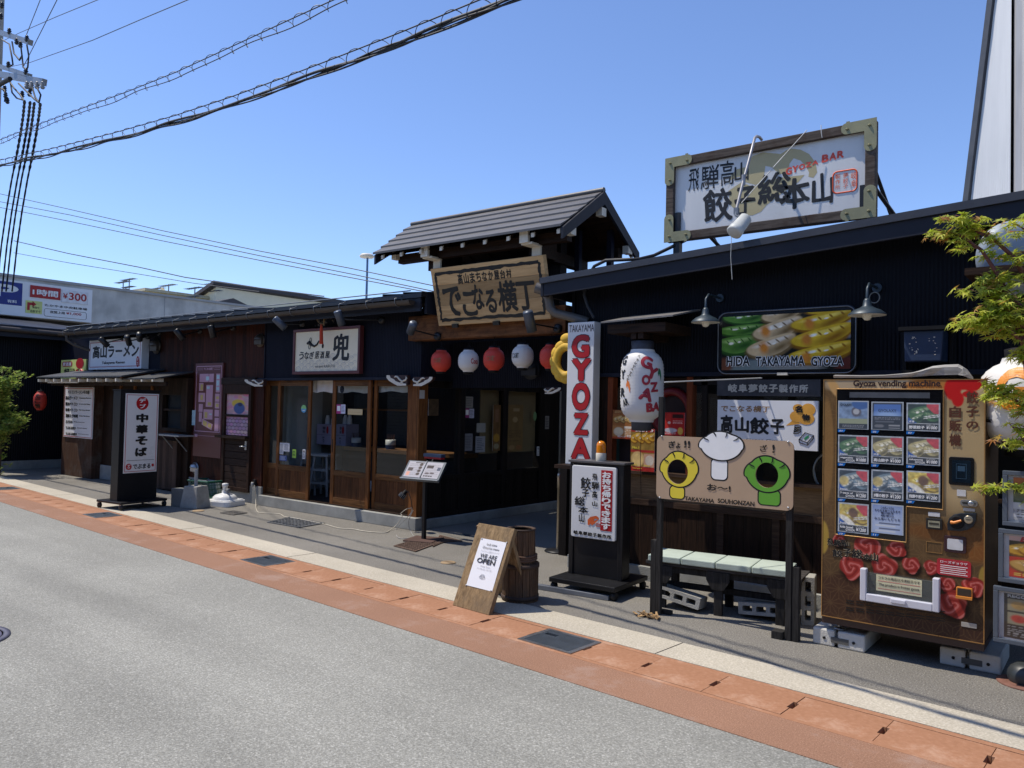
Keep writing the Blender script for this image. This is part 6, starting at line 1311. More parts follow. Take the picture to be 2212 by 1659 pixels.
def outline(pts,w_=.004): b.tube([F.m @ V((*F.at('Y7',*p),.002)) for p in pts],w_,4,caps=False)
outline([(1190,240),(1235,190),(1296,210),(1250,262),(1190,240)]); outline([(1190,240),(1192,262),(1250,282),(1296,232),(1296,210)]); outline([(1250,262),(1250,282)])
for k in range(4): outline([(1150+k*3,195-k*14),(1160,180-k*14),(1185,172-k*12),(1205,180-k*12),(1196,190-k*13),(1170,198-k*13),(1150+k*3,195-k*14)])
obj('line_drawing', b, ink, t)
b = B(); b.poly(F,[F.at('Y7',*p) for p in ((1228,232),(1245,215),(1265,210),(1262,225),(1245,240),(1230,245))],.002); obj('green_mark', b, mat('green_ink',(40,130,84),.5), t)
# posters beside the lantern
F = FY(7.15)
cv = Cv(44,64,(150,96,50),.7).noise(.2,6)
for k in range(5): cv.gyoza(.2+.16*k,.66+.04*(k%2),.14,.1,(196,160,96),(220,196,140),(110,80,40),.4)
cv.rect(0,.86,1,1,(130,76,40)); cv.lines(.1,.88,.9,.98,2,(206,180,120)); cv.rect(.0,.02,1,.46,(176,120,66)); cv.ell(.3,.25,.24,.15,(206,190,160)); cv.ell(.3,.27,.18,.1,(216,200,168)); cv.rect(.58,.36,.95,.44,(216,206,188)); cv.lines(.6,.1,.95,.34,4,(226,214,190),3); cv.rect(0,0,1,.07,(176,74,40))
t = prt('poster',F,F.rect('Y3',672,1055,875,1352),cv,'orange food poster left of the tall paper lantern'); b = B(); text(b,F,'限定メニュー','Y3',722,1312,812,1334,z=.006,bold=.02); text(b,F,'¥1200','Y3',815,1312,868,1334,z=.006,bold=.03); obj('lettering', b, wk, t)
cv = Cv(44,48,(176,40,40),.9); cv.rect(.05,.2,.35,.95,(196,52,46)); cv.ell(.28,.55,.07,.06,(226,196,190)); cv.lines(.45,.5,.9,.66,3,(232,196,190)); cv.rect(.42,.76,.95,.93,(60,30,30)); cv.ell(.8,.2,.12,.16,(214,170,80)); cv.ell(.35,.22,.3,.1,(196,190,200)); cv.lines(.05,.03,.6,.14,2,(220,200,200)); cv.noise(.1,6)
prt('poster',F,F.rect('Y3',1180,1080,1393,1318),cv,'red drinks poster right of the tall paper lantern')
r = (F.at('Y3',880,1240)[0],F.at('Y4',1030,247)[1],F.at('Y3',1118,1240)[0],F.at('Y3',1000,1245)[1]); Fq = FY(7.1)
cv = Cv(50,84,(140,110,50),.65).noise(.3,6)
for k in range(6): cv.gyoza(.15+.15*k,.76+.05*(k%2),.16,.1,(206,156,50),(232,196,110),(120,76,20),.5)
cv.rect(0,.92,1,1,(176,52,40)); cv.rect(0,.44,1,.5,(170,50,40)); cv.ell(.3,.28,.28,.18,(206,170,110)); cv.ell(.3,.26,.22,.14,(226,190,120)); cv.rect(.56,.1,1,.42,(196,150,120)); cv.ell(.8,.26,.18,.12,(206,190,170)); cv.rect(0,0,1,.1,(170,44,38)); cv.noise(.12,12)
t = prt('poster',Fq,Fq.rect('Y3',880,1245,1115,1700) if False else r,cv,'tall best three gyoza poster below the paper lantern')
b = B(); put(b,Fq,'BEST 3',at_r(r,.2,.93,.95,.985),z=.006,bold=.03,shear=.2); obj('white_lettering', b, wk, t); b = B(); put(b,Fq,'No.1',at_r(r,.08,.52,.36,.58),z=.006,bold=.04); put(b,Fq,'No.2',at_r(r,.04,.13,.28,.17),z=.006,bold=.04); put(b,Fq,'No.3',at_r(r,.58,.12,.82,.16),z=.006,bold=.04); put(b,Fq,'fried gyoza',at_r(r,.1,.045,.5,.08),z=.006,bold=.03); obj('yellow_lettering', b, mat('yellow_letters',(232,206,60),.5), t)
# ================================================================ tall GYOZA sign
F = FY(7.0); z0_ = UY('D',1250,998,7.0).z; r = (F.at('D',1224,850)[0],z0_-.03,F.at('D',1281,850)[0],F.at('D',1252,696)[1])
t = thing('tower_sign','tall narrow white sign with big red letters at the corner of the gyoza shop','sign',base(F,r)); obj('cabinet', B().slab(F,r,-.13,0), panelw, t, .006)
b = B(); text(b,F,'TAKAYAMA','Y3',237,207,484,265,z=.003,bold=.0)
gl = [(257,298,443,540),(253,535,460,775),(260,775,445,1073),(275,1078,430,1320),(250,1325,450,1568)]
for nm,mm,bd,z_ in (('letter_outline',mat('dark_red_outline',(40,12,16),.5),.075,.003),('red_lettering',redk,.05,.005)):
    bb = b if bd > .06 else B()
    for ch,(x0,y0,x1,y1) in zip('GYOZA',gl): e = 0 if bd > .06 else 7; text(bb,F,ch,'Y3',x0+e,y0+e,x1-e,y1-e,z=z_,bold=bd)
    obj(nm, bb, mm, t)
b = B(); b.box((r[0]+r[2])/2-.03,(r[0]+r[2])/2+.03,7.02,7.08,0,z0_); b.box(r[0]-.04,r[2]+.05,6.85,7.12,z0_-.07,z0_-.031); obj('post', b, darkh, t)
# tall paper lantern
p = UY('Y3',965,815,6.75); rad = (UY('Y3',1185,815,6.75).x-UY('Y3',745,815,6.75).x)/2*.86; hgt = UY('Y3',960,452,6.75).z-UY('Y3',960,1178,6.75).z
t = thing('paper_lantern','tall white paper lantern with red and black lettering under the small board roof','lantern',(p.x,6.75,p.z-hgt/2)); M = Mx.Translation(p); n = 44
b = B(); b.lathe([(lr(rad,hgt,-hgt/2+hgt*k/n,5.0,.55)+(.004 if k%2 else 0),-hgt/2+hgt*k/n) for k in range(n+1)],40,0,M); sh = obj('shade', b, mat('lantern_paper',(212,210,206),.6,0,.06,4,.05,40), t)
b = B(); b.lathe([(rad*.52,hgt/2-.004),(rad*.54,hgt/2+.08),(rad*.4,hgt/2+.09)],24,0,M); b.lathe([(rad*.3,-hgt/2-.085),(rad*.46,-hgt/2-.08),(rad*.48,-hgt/2+.004)],24,0,M); obj('ring', b, mat('slate_ring',(54,56,64),.6), t)
b = B(); b.tube([p+V((-rad*.5,0,hgt/2+.08)),p+V((-.02,0,hgt/2+.2)),p+V((.1,0,hgt/2+.14)),p+V((rad*.5,0,hgt/2+.08))],.006,5); b.tube([p+V((0,0,hgt/2+.18)),p+V((0,0,hgt/2+.3))],.006,5); b.tube([p+V((.14,-.05,hgt/2+.3)),p+V((.12,-.05,hgt/2+.2)),p+V((.03,-.05,hgt/2+.09))],.005,5); b.tube([p+V((0,0,-hgt/2-.08)),p+V((0,-.01,-hgt/2-.35)),p+V((.01,0,-hgt/2-.7))],.003,4); obj('hanger', b, blackm, t)
kw = dict(p=5.0,mn=.55)
def px_(x, y):       # photograph crop -> angle, height on this lantern (seen from the camera side)
    d = V((p.x,p.y))-V((0,0)); vd = math.atan2(-p.x,-p.y)   # towards camera
    s_ = max(-.97,min(.97,(x-965)/220)); ang = math.asin(s_)+math.atan2(-p.x,p.y)*-1*-1
    return ang, (815-y)/ (1178-452)*hgt
gc = mat('crimson_ink',(164,36,52),.6)
def wl(ch,x0,y0,x1,y1,m,bold=.03,rot=0,shear=0,nm='lettering'):
    a0,zb = px_(x0,y1); a1,zt2 = px_(x1,y0); wrap(ch,sh,M,rad,hgt,m,(a0,zb,a1,zt2),bold=bold,rot=rot,shear=shear,name=nm,**kw)
for ch,x0,y0,x1,y1,ro in (('G',945,525,1070,650,-.35),('Y',1005,625,1115,755,-.35),('O',960,712,1045,815,0),('Z',1045,780,1120,880,.1),('A',938,840,1075,968,-.25)): wl(ch,x0,y0,x1,y1,gc,.06,ro)
wl('BAR',1010,975,1178,1068,gc,.06,.12,nm='red_lettering')
for i,ch in enumerate('TAKAYAMA'): wl(ch,912-i*15,518+i*32,940-i*15,546+i*32,ink,.0,.5,nm='small_lettering')
for i,(ch,y) in enumerate((('G',520),('Y',660),('R',840))): wl(ch,757,y,797,y+95,ink,.05,nm='dark_lettering')
wl('AR',775,950,830,1020,ink,.04,.3,nm='dark_lettering')
for (x,y,cc) in ((828,835,(206,110,44)),(1138,712,(34,110,70))):
    a,z_ = px_(x,y); pts = []
    vs = [(lr(rad,hgt,z_+dz,5.0,.55)+.005,a+da,z_+dz) for da,dz in ((-.14,.02),(-.06,.07),(.05,.05),(.12,-.01),(.1,-.06),(.04,-.02),(-.04,.015),(-.09,-.01))]
    b = B(); b.add([(k*sin(aa),-k*cos(aa),zz_) for k,aa,zz_ in vs],[tuple(range(8))[::-1]],0,M); obj('dumpling_mark', b, mat('mark_%d'%cc[0],cc,.6), sh)
# ================================================================ wheeled take-away sign with beacon
t = thing('wheeled_sign','black wheeled take-away sign with a white lettered panel and an orange beacon on top','standing sign',(-3.98,6.5,0))
oS = V((-4.27,6.39,.13)); F = Fr(oS, R(3)); Ws, Ds = .585, .16; Hs = UY('Y4',330,160,6.39).z-.13
b = B(); b.slab(F,(.0,0,.05,Hs),-Ds,.0); b.slab(F,(Ws-.05,0,Ws,Hs),-Ds,.0); b.slab(F,(.05,0,Ws-.05,Hs),-Ds+.01,-.012); obj('cabinet', b, black, t, .006)
b = B(); b.slab(F,(-.01,Hs,Ws+.02,Hs+.022),-Ds-.02,.02); obj('top_cap', b, mat('grey_brown_cap',(92,90,90),.35,.2,.1,4), t, .004)
b = B(); b.slab(F,(-.05,-.045,Ws+.07,0),-Ds-.26,.27); obj('base_plate', b, black, t, .006)
r = F.rect('Y4',372,182,772,890); r = (r[0],F.at('Y4',570,880)[1],r[2],F.at('Y4',570,203)[1]); b = B(); b.prism(rrect(r,.02),-.012,.02,0,F.m); obj('panel', b, panelw, t, .006)
b = B(); zr = .023
rb = F.rect('Y4',645,238,740,812); b.prism([(rb[0],rb[1]),(rb[2],rb[1]),(rb[2],rb[3]),(rb[0],rb[3])],.02,zr,0,F.m); k = obj('red_band', b, redk, t)
b = B(); vput(b,F,'お持ち帰りできます',inset(rb,.012),z=.026,bold=.04,gap=.06); obj('white_lettering', b, wk, k)
b = B(); z_ = .024
for ch,x0,y0,x1,y1 in (('飛',562,270,605,335),('騨',555,345,622,420),('高',560,430,606,500),('山',560,525,608,578),('餃',452,300,548,420),('子',465,412,530,495),('総',398,478,492,575),('本',430,572,522,645),('山',437,640,487,725)): text(b,F,ch,'Y4',x0,y0,x1,y1,z=z_,bold=.025,jit=.04)
for i,ch in enumerate('岐阜夢餃子製作所'): text(b,F,ch,'Y4',386+i*44.5,795+i*6.5,427+i*44.5,836+i*6.5,z=z_,bold=.05)
obj('lettering', b, ink, t)
b = B(); b.poly(F,[F.at('Y4',*p) for p in ((518,745),(518,700),(545,672),(600,663),(625,685),(618,700),(595,690),(580,690),(575,715),(605,700),(618,700),(590,730),(560,752),(540,735),(535,752))][::-1],z_); obj('dumpling_emblem', b, mat('orange_emblem',(206,92,40),.5), t)
rs_ = F.rect('Y4',597,732,631,768); b = B(); frame_b(b,F,rs_,.006,.02,.024); b.slab(F,inset(rs_,.013),.02,.024); obj('seal', b, mat('rust_seal',(176,92,80),.5), t)
bp_ = F.m @ V((.0,0,0)); bc = F.m @ V((F.at('Y4',598,150)[0],Hs+.02,-.07)); M = Mx.Translation(bc)
b = B(); b.lathe([(.048,0),(.05,.01),(.05,.075),(.046,.08)],20,0,M); kb = obj('beacon_base', b, mat('beacon_cream',(206,200,182),.4), t)
b = B(); b.lathe([(.046,.08),(.046,.15),(.04,.175),(.024,.192),(0,.198)],20,0,M)
bm = bpy.data.materials.new('orange_dome'); bm.use_nodes = True; bm.node_tree.nodes['Principled BSDF'].inputs['Base Color'].default_value = lin((236,140,20)); bm.node_tree.nodes['Principled BSDF'].inputs['Roughness'].default_value = .15; bm.node_tree.nodes['Principled BSDF'].inputs['Transmission Weight'].default_value = .3
obj('beacon_dome', b, bm, kb)
for u,zz_ in ((-.02,.22),(Ws+.04,.22),(-.02,-Ds-.21),(Ws+.04,-Ds-.21)):
    b = B(); MM = F.m @ Mx.Translation((u,-.088,zz_)) @ Mx.Rotation(pi/2,4,'Y'); b.lathe([(0,-.02),(.036,-.02),(.04,-.014),(.04,.014),(.036,.02),(0,.02)],18,0,MM); obj('caster', b, mat('rubber_black',(20,20,21),.7), t)
# steel channel on the ground, stanchion, cable
a, e = UZ('W1',-25,572)+V((-.04,-.1,0)),UZ('W1',888,712)+V((0,-.12,0)); d = (e-a).normalized(); nrm = V((-d.y,d.x,0)); b = B(); b.add([tuple(q_+nrm*n_+V((0,0,z))) for q_ in (a,e) for n_,z in ((0,.002),(.06,.002),(.06,.045),(0,.045))],[(0,3,2,1),(4,5,6,7),(0,1,5,4),(1,2,6,5),(2,3,7,6),(3,0,4,7)]); single('steel_bar', b, mat('dull_steel_bar',(120,124,130),.5,.3,.15,6), 'flat grey steel bar lying on the pavement before the take-away sign','steel bar',bev=.003)
p = UZ('Y4',228,1000); t = thing('barrier_post','thin chrome barrier post with a round foot at the alley mouth','barrier post',p); M = Mx.Translation(p); zt3 = UY('Y4',222,265,p.y).z
b = B(); b.lathe([(.16,0),(.165,.01),(.15,.022),(.03,.035),(0,.035)],28,0,M); obj('foot', b, black, t); b = B(); b.lathe([(.022,.03),(.022,zt3-.18),(.026,zt3-.18),(.026,zt3-.03),(.02,zt3),(0,zt3)],16,0,M); obj('post', b, mat('warm_chrome',(176,166,146),.3,.8,.1,6), t)
b = B(); b.box(p.x+.02,p.x+.05,p.y-.02,p.y+.02,zt3-.09,zt3-.02); b.tube([p+V((.05,0,zt3-.05)),p+V((.3,.02,zt3-.07))],.022,6); obj('belt_end', b, mat('belt_red',(150,26,26),.6), t)
p = UZ('Y4',300,1010); t = thing('folding_table','small dark folding table half hidden behind the take-away sign','table',p); b = B(); b.box(p.x-.12,p.x+.45,p.y,p.y+.4,.6,.64); obj('table_top', b, mat('table_grey',(62,64,68),.5), t)
for dx,dy in ((-.05,.05),(.38,.05),(-.05,.35),(.38,.35)): b = B(); b.tube([(p.x+dx,p.y+dy,0),(p.x+dx,p.y+dy,.6)],.012,6); obj('leg', b, black, t)
# ================================================================ photo cut-out board
t = thing('cutout_board','beige photo cut-out board with two face holes on black timber posts','photo board',(-2.55,6.02,0))
F = Fr((-3.13,6.02,0), R(1)); tl, br = F.at('Y7',160,212), F.at('Y7',1150,750); r = (F.at('Y7',157,450)[0],F.at('Y7',650,713)[1],F.at('Y7',1150,500)[0],F.at('Y7',650,233)[1])
def rY(x0,y0,x1,y1): return F.rect('Y7',x0,y0,x1,y1)
def ell_px(x0,y0,x1,y1,n=30): c = rY(x0,y0,x1,y1); return circ((c[0]+c[2])/2,(c[1]+c[3])/2,(c[2]-c[0])/2,(c[3]-c[1])/2,n)
h1, h2 = ell_px(237,380,384,570), ell_px(876,402,1040,598)
b = plate(rrect(r,.05),[h1,h2],-.012,0,F); obj('board', b, mat('beige_board',(178,152,124),.5,0,.05,4,.04,60), t)
def dumpling(x0,y0,x1,y1,seed,curl=True):
    c = rY(x0,y0,x1,y1); cx,cy,rx,ry = (c[0]+c[2])/2,(c[1]+c[3])/2,(c[2]-c[0])/2,(c[3]-c[1])/2; pts = []
    for k in range(72):
        a = 2*pi*k/72; s = 1+(.09*abs(sin(2.5*a+seed)) if sin(a) > -.15 else -.02); ey = ry*(1.02 if sin(a) > 0 else .95); pts.append((cx+rx*.9*s*cos(a)*(1-.1*max(0,-sin(a))), cy+ey*.95*s*sin(a)))
    return pts
def grow(pts, k):
    cx = sum(p_[0] for p_ in pts)/len(pts); cy = sum(p_[1] for p_ in pts)/len(pts)
    return [(cx+(x-cx)*(1+k/math.hypot(x-cx,y-cy)), cy+(y-cy)*(1+k/math.hypot(x-cx,y-cy))) for x,y in pts]
def pleats(b, pts, hole, z, n=(8,15,22,29)):
    cx = sum(p_[0] for p_ in pts)/len(pts); cy = sum(p_[1] for p_ in pts)/len(pts)
    for k in n: x,y = pts[k]; b.tube([F.m @ V((x,y,z)),F.m @ V((x+(cx-x)*.18+.006,y+(cy-y)*.18,z)),F.m @ V((x+(cx-x)*.3,y+(cy-y)*.3,z))],[.006,.005,.002],5)
yel, grn = mat('yellow_print',(222,202,60),.45,0,.03,3), mat('green_print',(96,160,50),.45,0,.03,3)
for nm,bx,hole,m_,bd_ in (('yellow_dumpling',(185,330,462,610),h1,yel,(258,578,356,672)),('green_dumpling',(795,362,1128,650),h2,grn,(900,604,1050,722))):
    Q_ = rrect(rY(*bd_),.03); P_ = dumpling(*bx,.4); b = plate(grow(Q_,.011),[],.0002,.0009,F); plate(Q_,[],.0011,.0014,F,1,b); obj('plain_foot', b, [ink,m_], t); b = plate(grow(P_,.012),[hole],.0005,.0015,F); k = obj('outline', b, ink, t); b = plate(P_,[grow(hole,.0)],.0018,.003,F); kk = obj(nm, b, m_, t); b = B(); pleats(b,P_,hole,.003); obj('pleat_line', b, ink, kk)
Q_ = rrect(rY(558,380,668,535),.035); b = plate(grow(Q_,.011),[],.0002,.0009,F); plate(Q_,[],.0011,.0016,F,1,b); obj('plain_foot', b, [ink,wk], t); P_ = dumpling(466,185,795,412,.4); b = plate(grow(P_,.012),[],-.011,.004,F); k = obj('outline', b, ink, t); b = plate(P_,[],.0045,.006,F); kk = obj('white_dumpling', b, wk, t); b = B(); pleats(b,P_,None,.006); obj('pleat_line', b, ink, kk)
b = B()
for s,x0,y0,x1,y1 in (('ぎ',245,250,295,305),('ょ',298,262,330,306),('!!',358,248,402,302),('ざ',908,278,960,330),('!',998,278,1015,338),('お〜!',525,560,695,622)): text(b,F,s,'Y7',x0,y0,x1,y1,z=.003,bold=.025,jit=.03)
text(b,F,'TAKAYAMA','Y7',362,652,577,702,z=.003,bold=.03); text(b,F,'SOUHONZAN','Y7',602,667,868,726,z=.003,bold=.03); obj('lettering', b, ink, t)
bw = wood('black_weathered_post',(26,25,24),(62,60,58),'z',4,.7,.35)
xl_ = F.at('Y7',170,700)[0]; xr2 = F.at('Y7',1112,800)[0]; zt4 = F.at('Y7',195,0)[1]+.0
ztop = F.at('Y7',193,-70)[1]
b = B(); b.slab(F,(xl_-.022,0.012,xl_+.022,ztop),-.06,-.015); obj('post', b, bw, t, .003)
b = B(); b.slab(F,(xl_-.075,.0,xl_-.025,F.at('Y7',120,970)[1]),-.085,-.02); b.slab(F,(xl_-.05,.0,xl_+.09,.035),-.13,-.076); obj('side_post', b, bw, t, .003)
b = B(); b.slab(F,(xr2-.022,0,xr2+.025,r[3]-.06),-.06,-.015); obj('post', b, bw, t, .003)
b = B(); b.slab(F,(xr2+.028,0,xr2+.08,F.at('Y7',1150,1170)[1]),-.08,-.02); b.slab(F,(xr2-.12,.0,xr2-.032,.06),-.09,-.0); obj('side_post', b, bw, t, .003)
b = B()
for x,y in ((195,218),(1112,258),(180,662),(1113,736)): c = F.at('Y7',x,y); b.lathe([(.009,0),(.007,.005),(0,.006)],10,0,F.m @ Mx.Translation((c[0],c[1],.0005)))
obj('screw', b, steel, t)
a, e = UY('Y3',1190,778,6.0),UY('Y6',860,1078,7.1); b = B(); b.tube([a,a+(e-a)*.5,e],.006,5); single('stay_wire', b, mat('white_lead',(190,190,186)), 'thin white stay from the top of the cut-out board post to the shop wall','stay')
# wood chips
b = B()
for k in range(26): x = -3.14+rs.randn()*.05; y = 5.93+rs.randn()*.025; M = Mx.Translation((x,y,.012+.01*rs.rand())) @ Mx.Rotation(rs.rand()*6,4,'Z') @ Mx.Rotation(rs.randn()*.3,4,'Y'); l = .03+.03*rs.rand(); b.box(-l,l,-.008,.008,-.003,.003,0,M)
o = single('wood_chips', b, mat('split_wood',(176,142,96),.8,0,.3,20), None, None); o['kind'] = 'stuff'; o['label'] = 'pale wood splinters under the left post of the cut-out board'; o['category'] = 'wood chips'
# ================================================================ bench, tiles, blocks
t = thing('bench','weathered black timber bench behind the cut-out board','bench',(-3.33,6.28,0),R(8)); M = WM[t.name]; blk = wood('weathered_black_bench',(30,28,27),(84,80,78),'x',4,.75,.35)
b = B()
for k in range(4): b.box(-.03,1.30,.0+k*.1,.092+k*.1,.37,.40,0,M)
obj('seat', b, blk, t, .003)
b = B(); b.box(.0,1.24,.03,.06,.31,.369,0,M); b.box(.0,1.24,.34,.37,.31,.369,0,M); b.box(.1,1.15,.18,.22,.15,.2,0,M); obj('rail', b, bw, t, .003)
for x in (.12,.62,1.13):
    for y in (.0,.36):
        b = B(); b.box(x-.035,x+.035,y,y+.045,0,.31,0,M); obj('leg', b, bw, t, .003)
    b = B(); b.add([(x+dx,y,z) for y in (-.012,-.001) for dx,z in ((-.1,.37),(-.1,.3),(-.05,.22),(.05,.22),(.1,.3),(.1,.37))],[(0,1,2,3,4,5),(11,10,9,8,7,6)]+[(i,6+i,6+(i+1)%6,(i+1)%6) for i in range(6)],0,M); obj('bracket', b, bw, t)
tile = mat('pale_green_tile',(172,184,172),.8,0,.1,5,.2,60,dirt=.25)
tl_ = []
for k in range(4):
    loc = M @ V((.0+k*.302,-.03,.402)); b = B(); b.box(0,.295,0,.40,0,.055)
    if k == 0:
        o = link(bpy.data.objects.new('bench_slab', mesh('bench_slab', b, tile))); bevel(o,.008); WM[o.name] = Mx()
    else: o = tl_[0].copy(); link(o)
    o.location = loc; o.rotation_euler = (0,0,R(8)+random.uniform(-.015,.015)); o['category'] = 'slab'; o['group'] = 'pale slabs laid on the bench'
    o['label'] = ['pale green concrete slab on the bench, at its left end behind the post','pale green slab with a reddish stain, second from the left on the bench','pale green slab second from the right on the bench','pale green slab at the right end of the bench'][k]; tl_.append(o)
def cblock(loc, rot, label):
    b = B(); L2,H2,T2 = .195,.095,.05
    M = Mx.Translation(loc) @ rot
    Fb = Fr((0,0,0)); Fb.m = M
    hol = [rrect((c-.042,-.023,c+.042,.023),.01,3) for c in (-.117,0,.117)]
    plate(rrect((-L2,-T2,L2,T2),.008,2),hol,-H2,H2,Fb,0,b)
    o = single('concrete_block', b, concd, label, 'concrete block', 'hollow blocks weighting the cut-out board'); return o
X90 = Mx.Rotation(pi/2,4,'X')
p = UZ('Y7',330,1480); cblock((p.x-.02,p.y+.07,.105), Mx.Rotation(R(4),4,'Z') @ Mx.Rotation(R(9),4,'Y') @ Mx.Rotation(R(84),4,'X'), 'hollow grey concrete block leaning by the left post of the cut-out board')
p = UZ('Y7',930,1560); cblock((p.x-.02,p.y+.09,.085), Mx.Rotation(R(2),4,'Z') @ Mx.Rotation(R(-5),4,'Y') @ Mx.Rotation(R(84),4,'X'), 'hollow grey concrete block lying left of the right post of the cut-out board')
p = UZ('Y7',1230,1580); cblock((p.x+.01,p.y+.08,.195), Mx.Rotation(R(12),4,'Z') @ Mx.Rotation(R(90),4,'Y') @ Mx.Rotation(R(90),4,'X'), 'chipped concrete block standing on end right of the cut-out board')
# ================================================================ vending machine
F = FY(6.08); ra = F.rect('D',1778,818,2126,1384); zbm = UY('D',1777,1331,6.08).z; ztm = UY('D',1950,819,6.08).z; r = (ra[0],zbm,ra[2],ztm)
VM = thing('vending_machine','brown and gold gyoza vending machine standing on concrete feet','vending machine',((r[0]+r[2])/2,6.08,0))
DP = .72; b = B(); b.slab(F,(r[0],r[1],r[2],r[3]),-DP,-.012); obj('cabinet', b, mat('machine_side_brown',(96,70,44),.4,.1,.1,3), VM, .012)
b = B(); b.slab(F,(r[0]+.003,r[1]-.05,r[2]-.003,r[1]-.002),-DP,-.02); obj('plinth', b, mat('plinth_brown',(66,46,38),.45,0,.1,4), VM)
def vm(c,*a): return F.rect(c,*a)
def nu(c,x,y): a = F.at(c,x,y); return (a[0]-r[0])/(r[2]-r[0]), (a[1]-r[1])/(r[3]-r[1])
cv = Cv(190,300,(100,77,50),(r[2]-r[0])/(r[3]-r[1]))
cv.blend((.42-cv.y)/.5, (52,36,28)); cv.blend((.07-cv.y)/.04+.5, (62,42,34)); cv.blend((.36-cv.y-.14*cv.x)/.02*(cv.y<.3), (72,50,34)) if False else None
cv.blend(((.17+.32*(cv.x-.0)*.9)-cv.y)/.02*(cv.x<.3)*.75, (70,48,36))  # diagonal cast shadow at the lower left, put into the front's colour
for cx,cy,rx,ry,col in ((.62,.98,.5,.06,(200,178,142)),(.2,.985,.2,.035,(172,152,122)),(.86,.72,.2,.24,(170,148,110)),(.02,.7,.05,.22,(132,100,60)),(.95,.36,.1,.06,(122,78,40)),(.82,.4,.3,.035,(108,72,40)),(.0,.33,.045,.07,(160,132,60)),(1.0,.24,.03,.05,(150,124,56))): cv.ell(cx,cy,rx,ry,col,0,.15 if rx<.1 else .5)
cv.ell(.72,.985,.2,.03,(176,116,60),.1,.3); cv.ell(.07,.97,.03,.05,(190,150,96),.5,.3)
# hemp leaf lattice
X_, Y_ = cv.x*(r[2]-r[0])/.072, cv.y*(r[3]-r[1])/.0831
rowi = np.floor(Y_/1.5); 
def seg_d(px,py,ax,ay,bx,by): 
    dx,dy = bx-ax,by-ay; tt = np.clip(((px-ax)*dx+(py-ay)*dy)/(dx*dx+dy*dy),0,1); return np.hypot(px-ax-tt*dx,py-ay-tt*dy)
pxl = cv.x*(r[2]-r[0]); pyl = cv.y*(r[3]-r[1]); hx = .125; hy = .2165; u_ = np.mod(pxl,hx)-hx/2; v_ = np.mod(pyl,hy)-hy/2
dmin = np.full(u_.shape,9.0)
for ox,oy in ((0,0),(hx/2,hy/2),(-hx/2,hy/2),(hx/2,-hy/2),(-hx/2,-hy/2)):
    for k in range(12):
        a = pi/6*k; L_ = hx*.5/cos(pi/6) if k%2 else hx*.5; dmin = np.minimum(dmin, seg_d(u_,v_,ox,oy,ox+L_*cos(a),oy+L_*sin(a)))
cv.blend((dmin < .0028)*.07*((cv.y<.62)|(cv.x<.1)|(cv.x>.7)), (196,160,104))
def rose(cx,cy,s,sd):
    q_ = np.random.RandomState(sd); asp = cv.asp; dx = (cv.x-cx)/s; dy = (cv.y-cy)/(s*asp); rr = np.hypot(dx,dy); th = np.arctan2(dy,dx); ph = q_.uniform(0,6.3,4)
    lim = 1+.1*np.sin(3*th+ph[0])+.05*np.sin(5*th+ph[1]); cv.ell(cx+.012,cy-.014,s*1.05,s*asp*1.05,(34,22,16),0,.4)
    msk = np.clip((lim-rr)/.07,0,1); sw = np.sin(2*th+11*rr**.8+ph[2]+.9*np.sin(3*th+ph[3])); edge = np.clip((sw-.55)/.3,0,1); dark = np.clip((-sw-.35)/.5,0,1)
    bse = np.array(lin((156,58,52))[:3]); C_ = bse*(1-.25*rr[...,None].clip(0,1)*np.array([.2,.9,1.0])); C_ = C_*(1-edge[...,None]*.7)+np.array(lin((204,118,110))[:3])*edge[...,None]*.7; C_ = C_*(1-dark[...,None]*.65)+np.array(lin((112,30,28))[:3])*dark[...,None]*.65
    cv.a = cv.a*(1-msk[...,None])+C_*msk[...,None]
def rosep(x,y,w2,sd): u,v = nu('X1',x,y); rose(u,v,w2/1400,sd)
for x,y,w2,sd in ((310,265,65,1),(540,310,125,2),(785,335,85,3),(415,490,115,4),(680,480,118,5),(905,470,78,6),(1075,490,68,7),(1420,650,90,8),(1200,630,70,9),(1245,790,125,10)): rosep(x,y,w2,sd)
u,v = nu('Y8',1300,330); 
for dx,dy,rx,ry in ((.0,.02,.05,.045),(.05,.045,.07,.03),(.11,.04,.06,.03),(.03,-.02,.035,.03),(.1,.0,.045,.014)): cv.ell(u+.02+dx,v+dy,rx,ry,(186,34,34),0,.2)
cv.noise(.03,14)
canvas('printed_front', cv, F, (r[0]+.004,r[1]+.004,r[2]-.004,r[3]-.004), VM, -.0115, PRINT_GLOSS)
b = B(); frame_b(b,F,r,.006,-.014,-.0085); obj('edge_trim', b, mat('gold_trim',(176,136,84),.3,.6,.1,5), VM)
# display window, L shaped
wl_, wt_ = F.at('Y8',312,900)[0], F.at('Y8',780,292)[1]; wr_, wm_ = F.at('Y8',1246,900)[0], F.at('Y8',1090,1330)[1]; wx_ = F.at('Y8',925,1500)[0]; wb_ = F.at('Y8',610,1592)[1]
Lp = [(wl_,wb_),(wx_,wb_),(wx_,wm_),(wr_,wm_),(wr_,wt_),(wl_,wt_)]
b = B(); b.prism(Lp,-.0105,-.006,0,F.m); W = obj('display_window', b, mat('display_black',(13,13,16),.12,0,.1,3), VM)
b = B()
for i in range(6): (xa1,ya1),(xb1,yb1) = Lp[i],Lp[(i+1)%6]; b.tube([F.m @ V((xa1,ya1,-.006)),F.m @ V((xb1,yb1,-.006))],.004,5)
obj('window_rim', b, mat('gold_trim',(176,136,84)), W)
b = B(); b.slab(F,vm('Y8',430,318,1130,372),-.006,-.0045); obj('header_strip', b, mat('header_grey',(74,78,84),.3,0,.2,6), W)
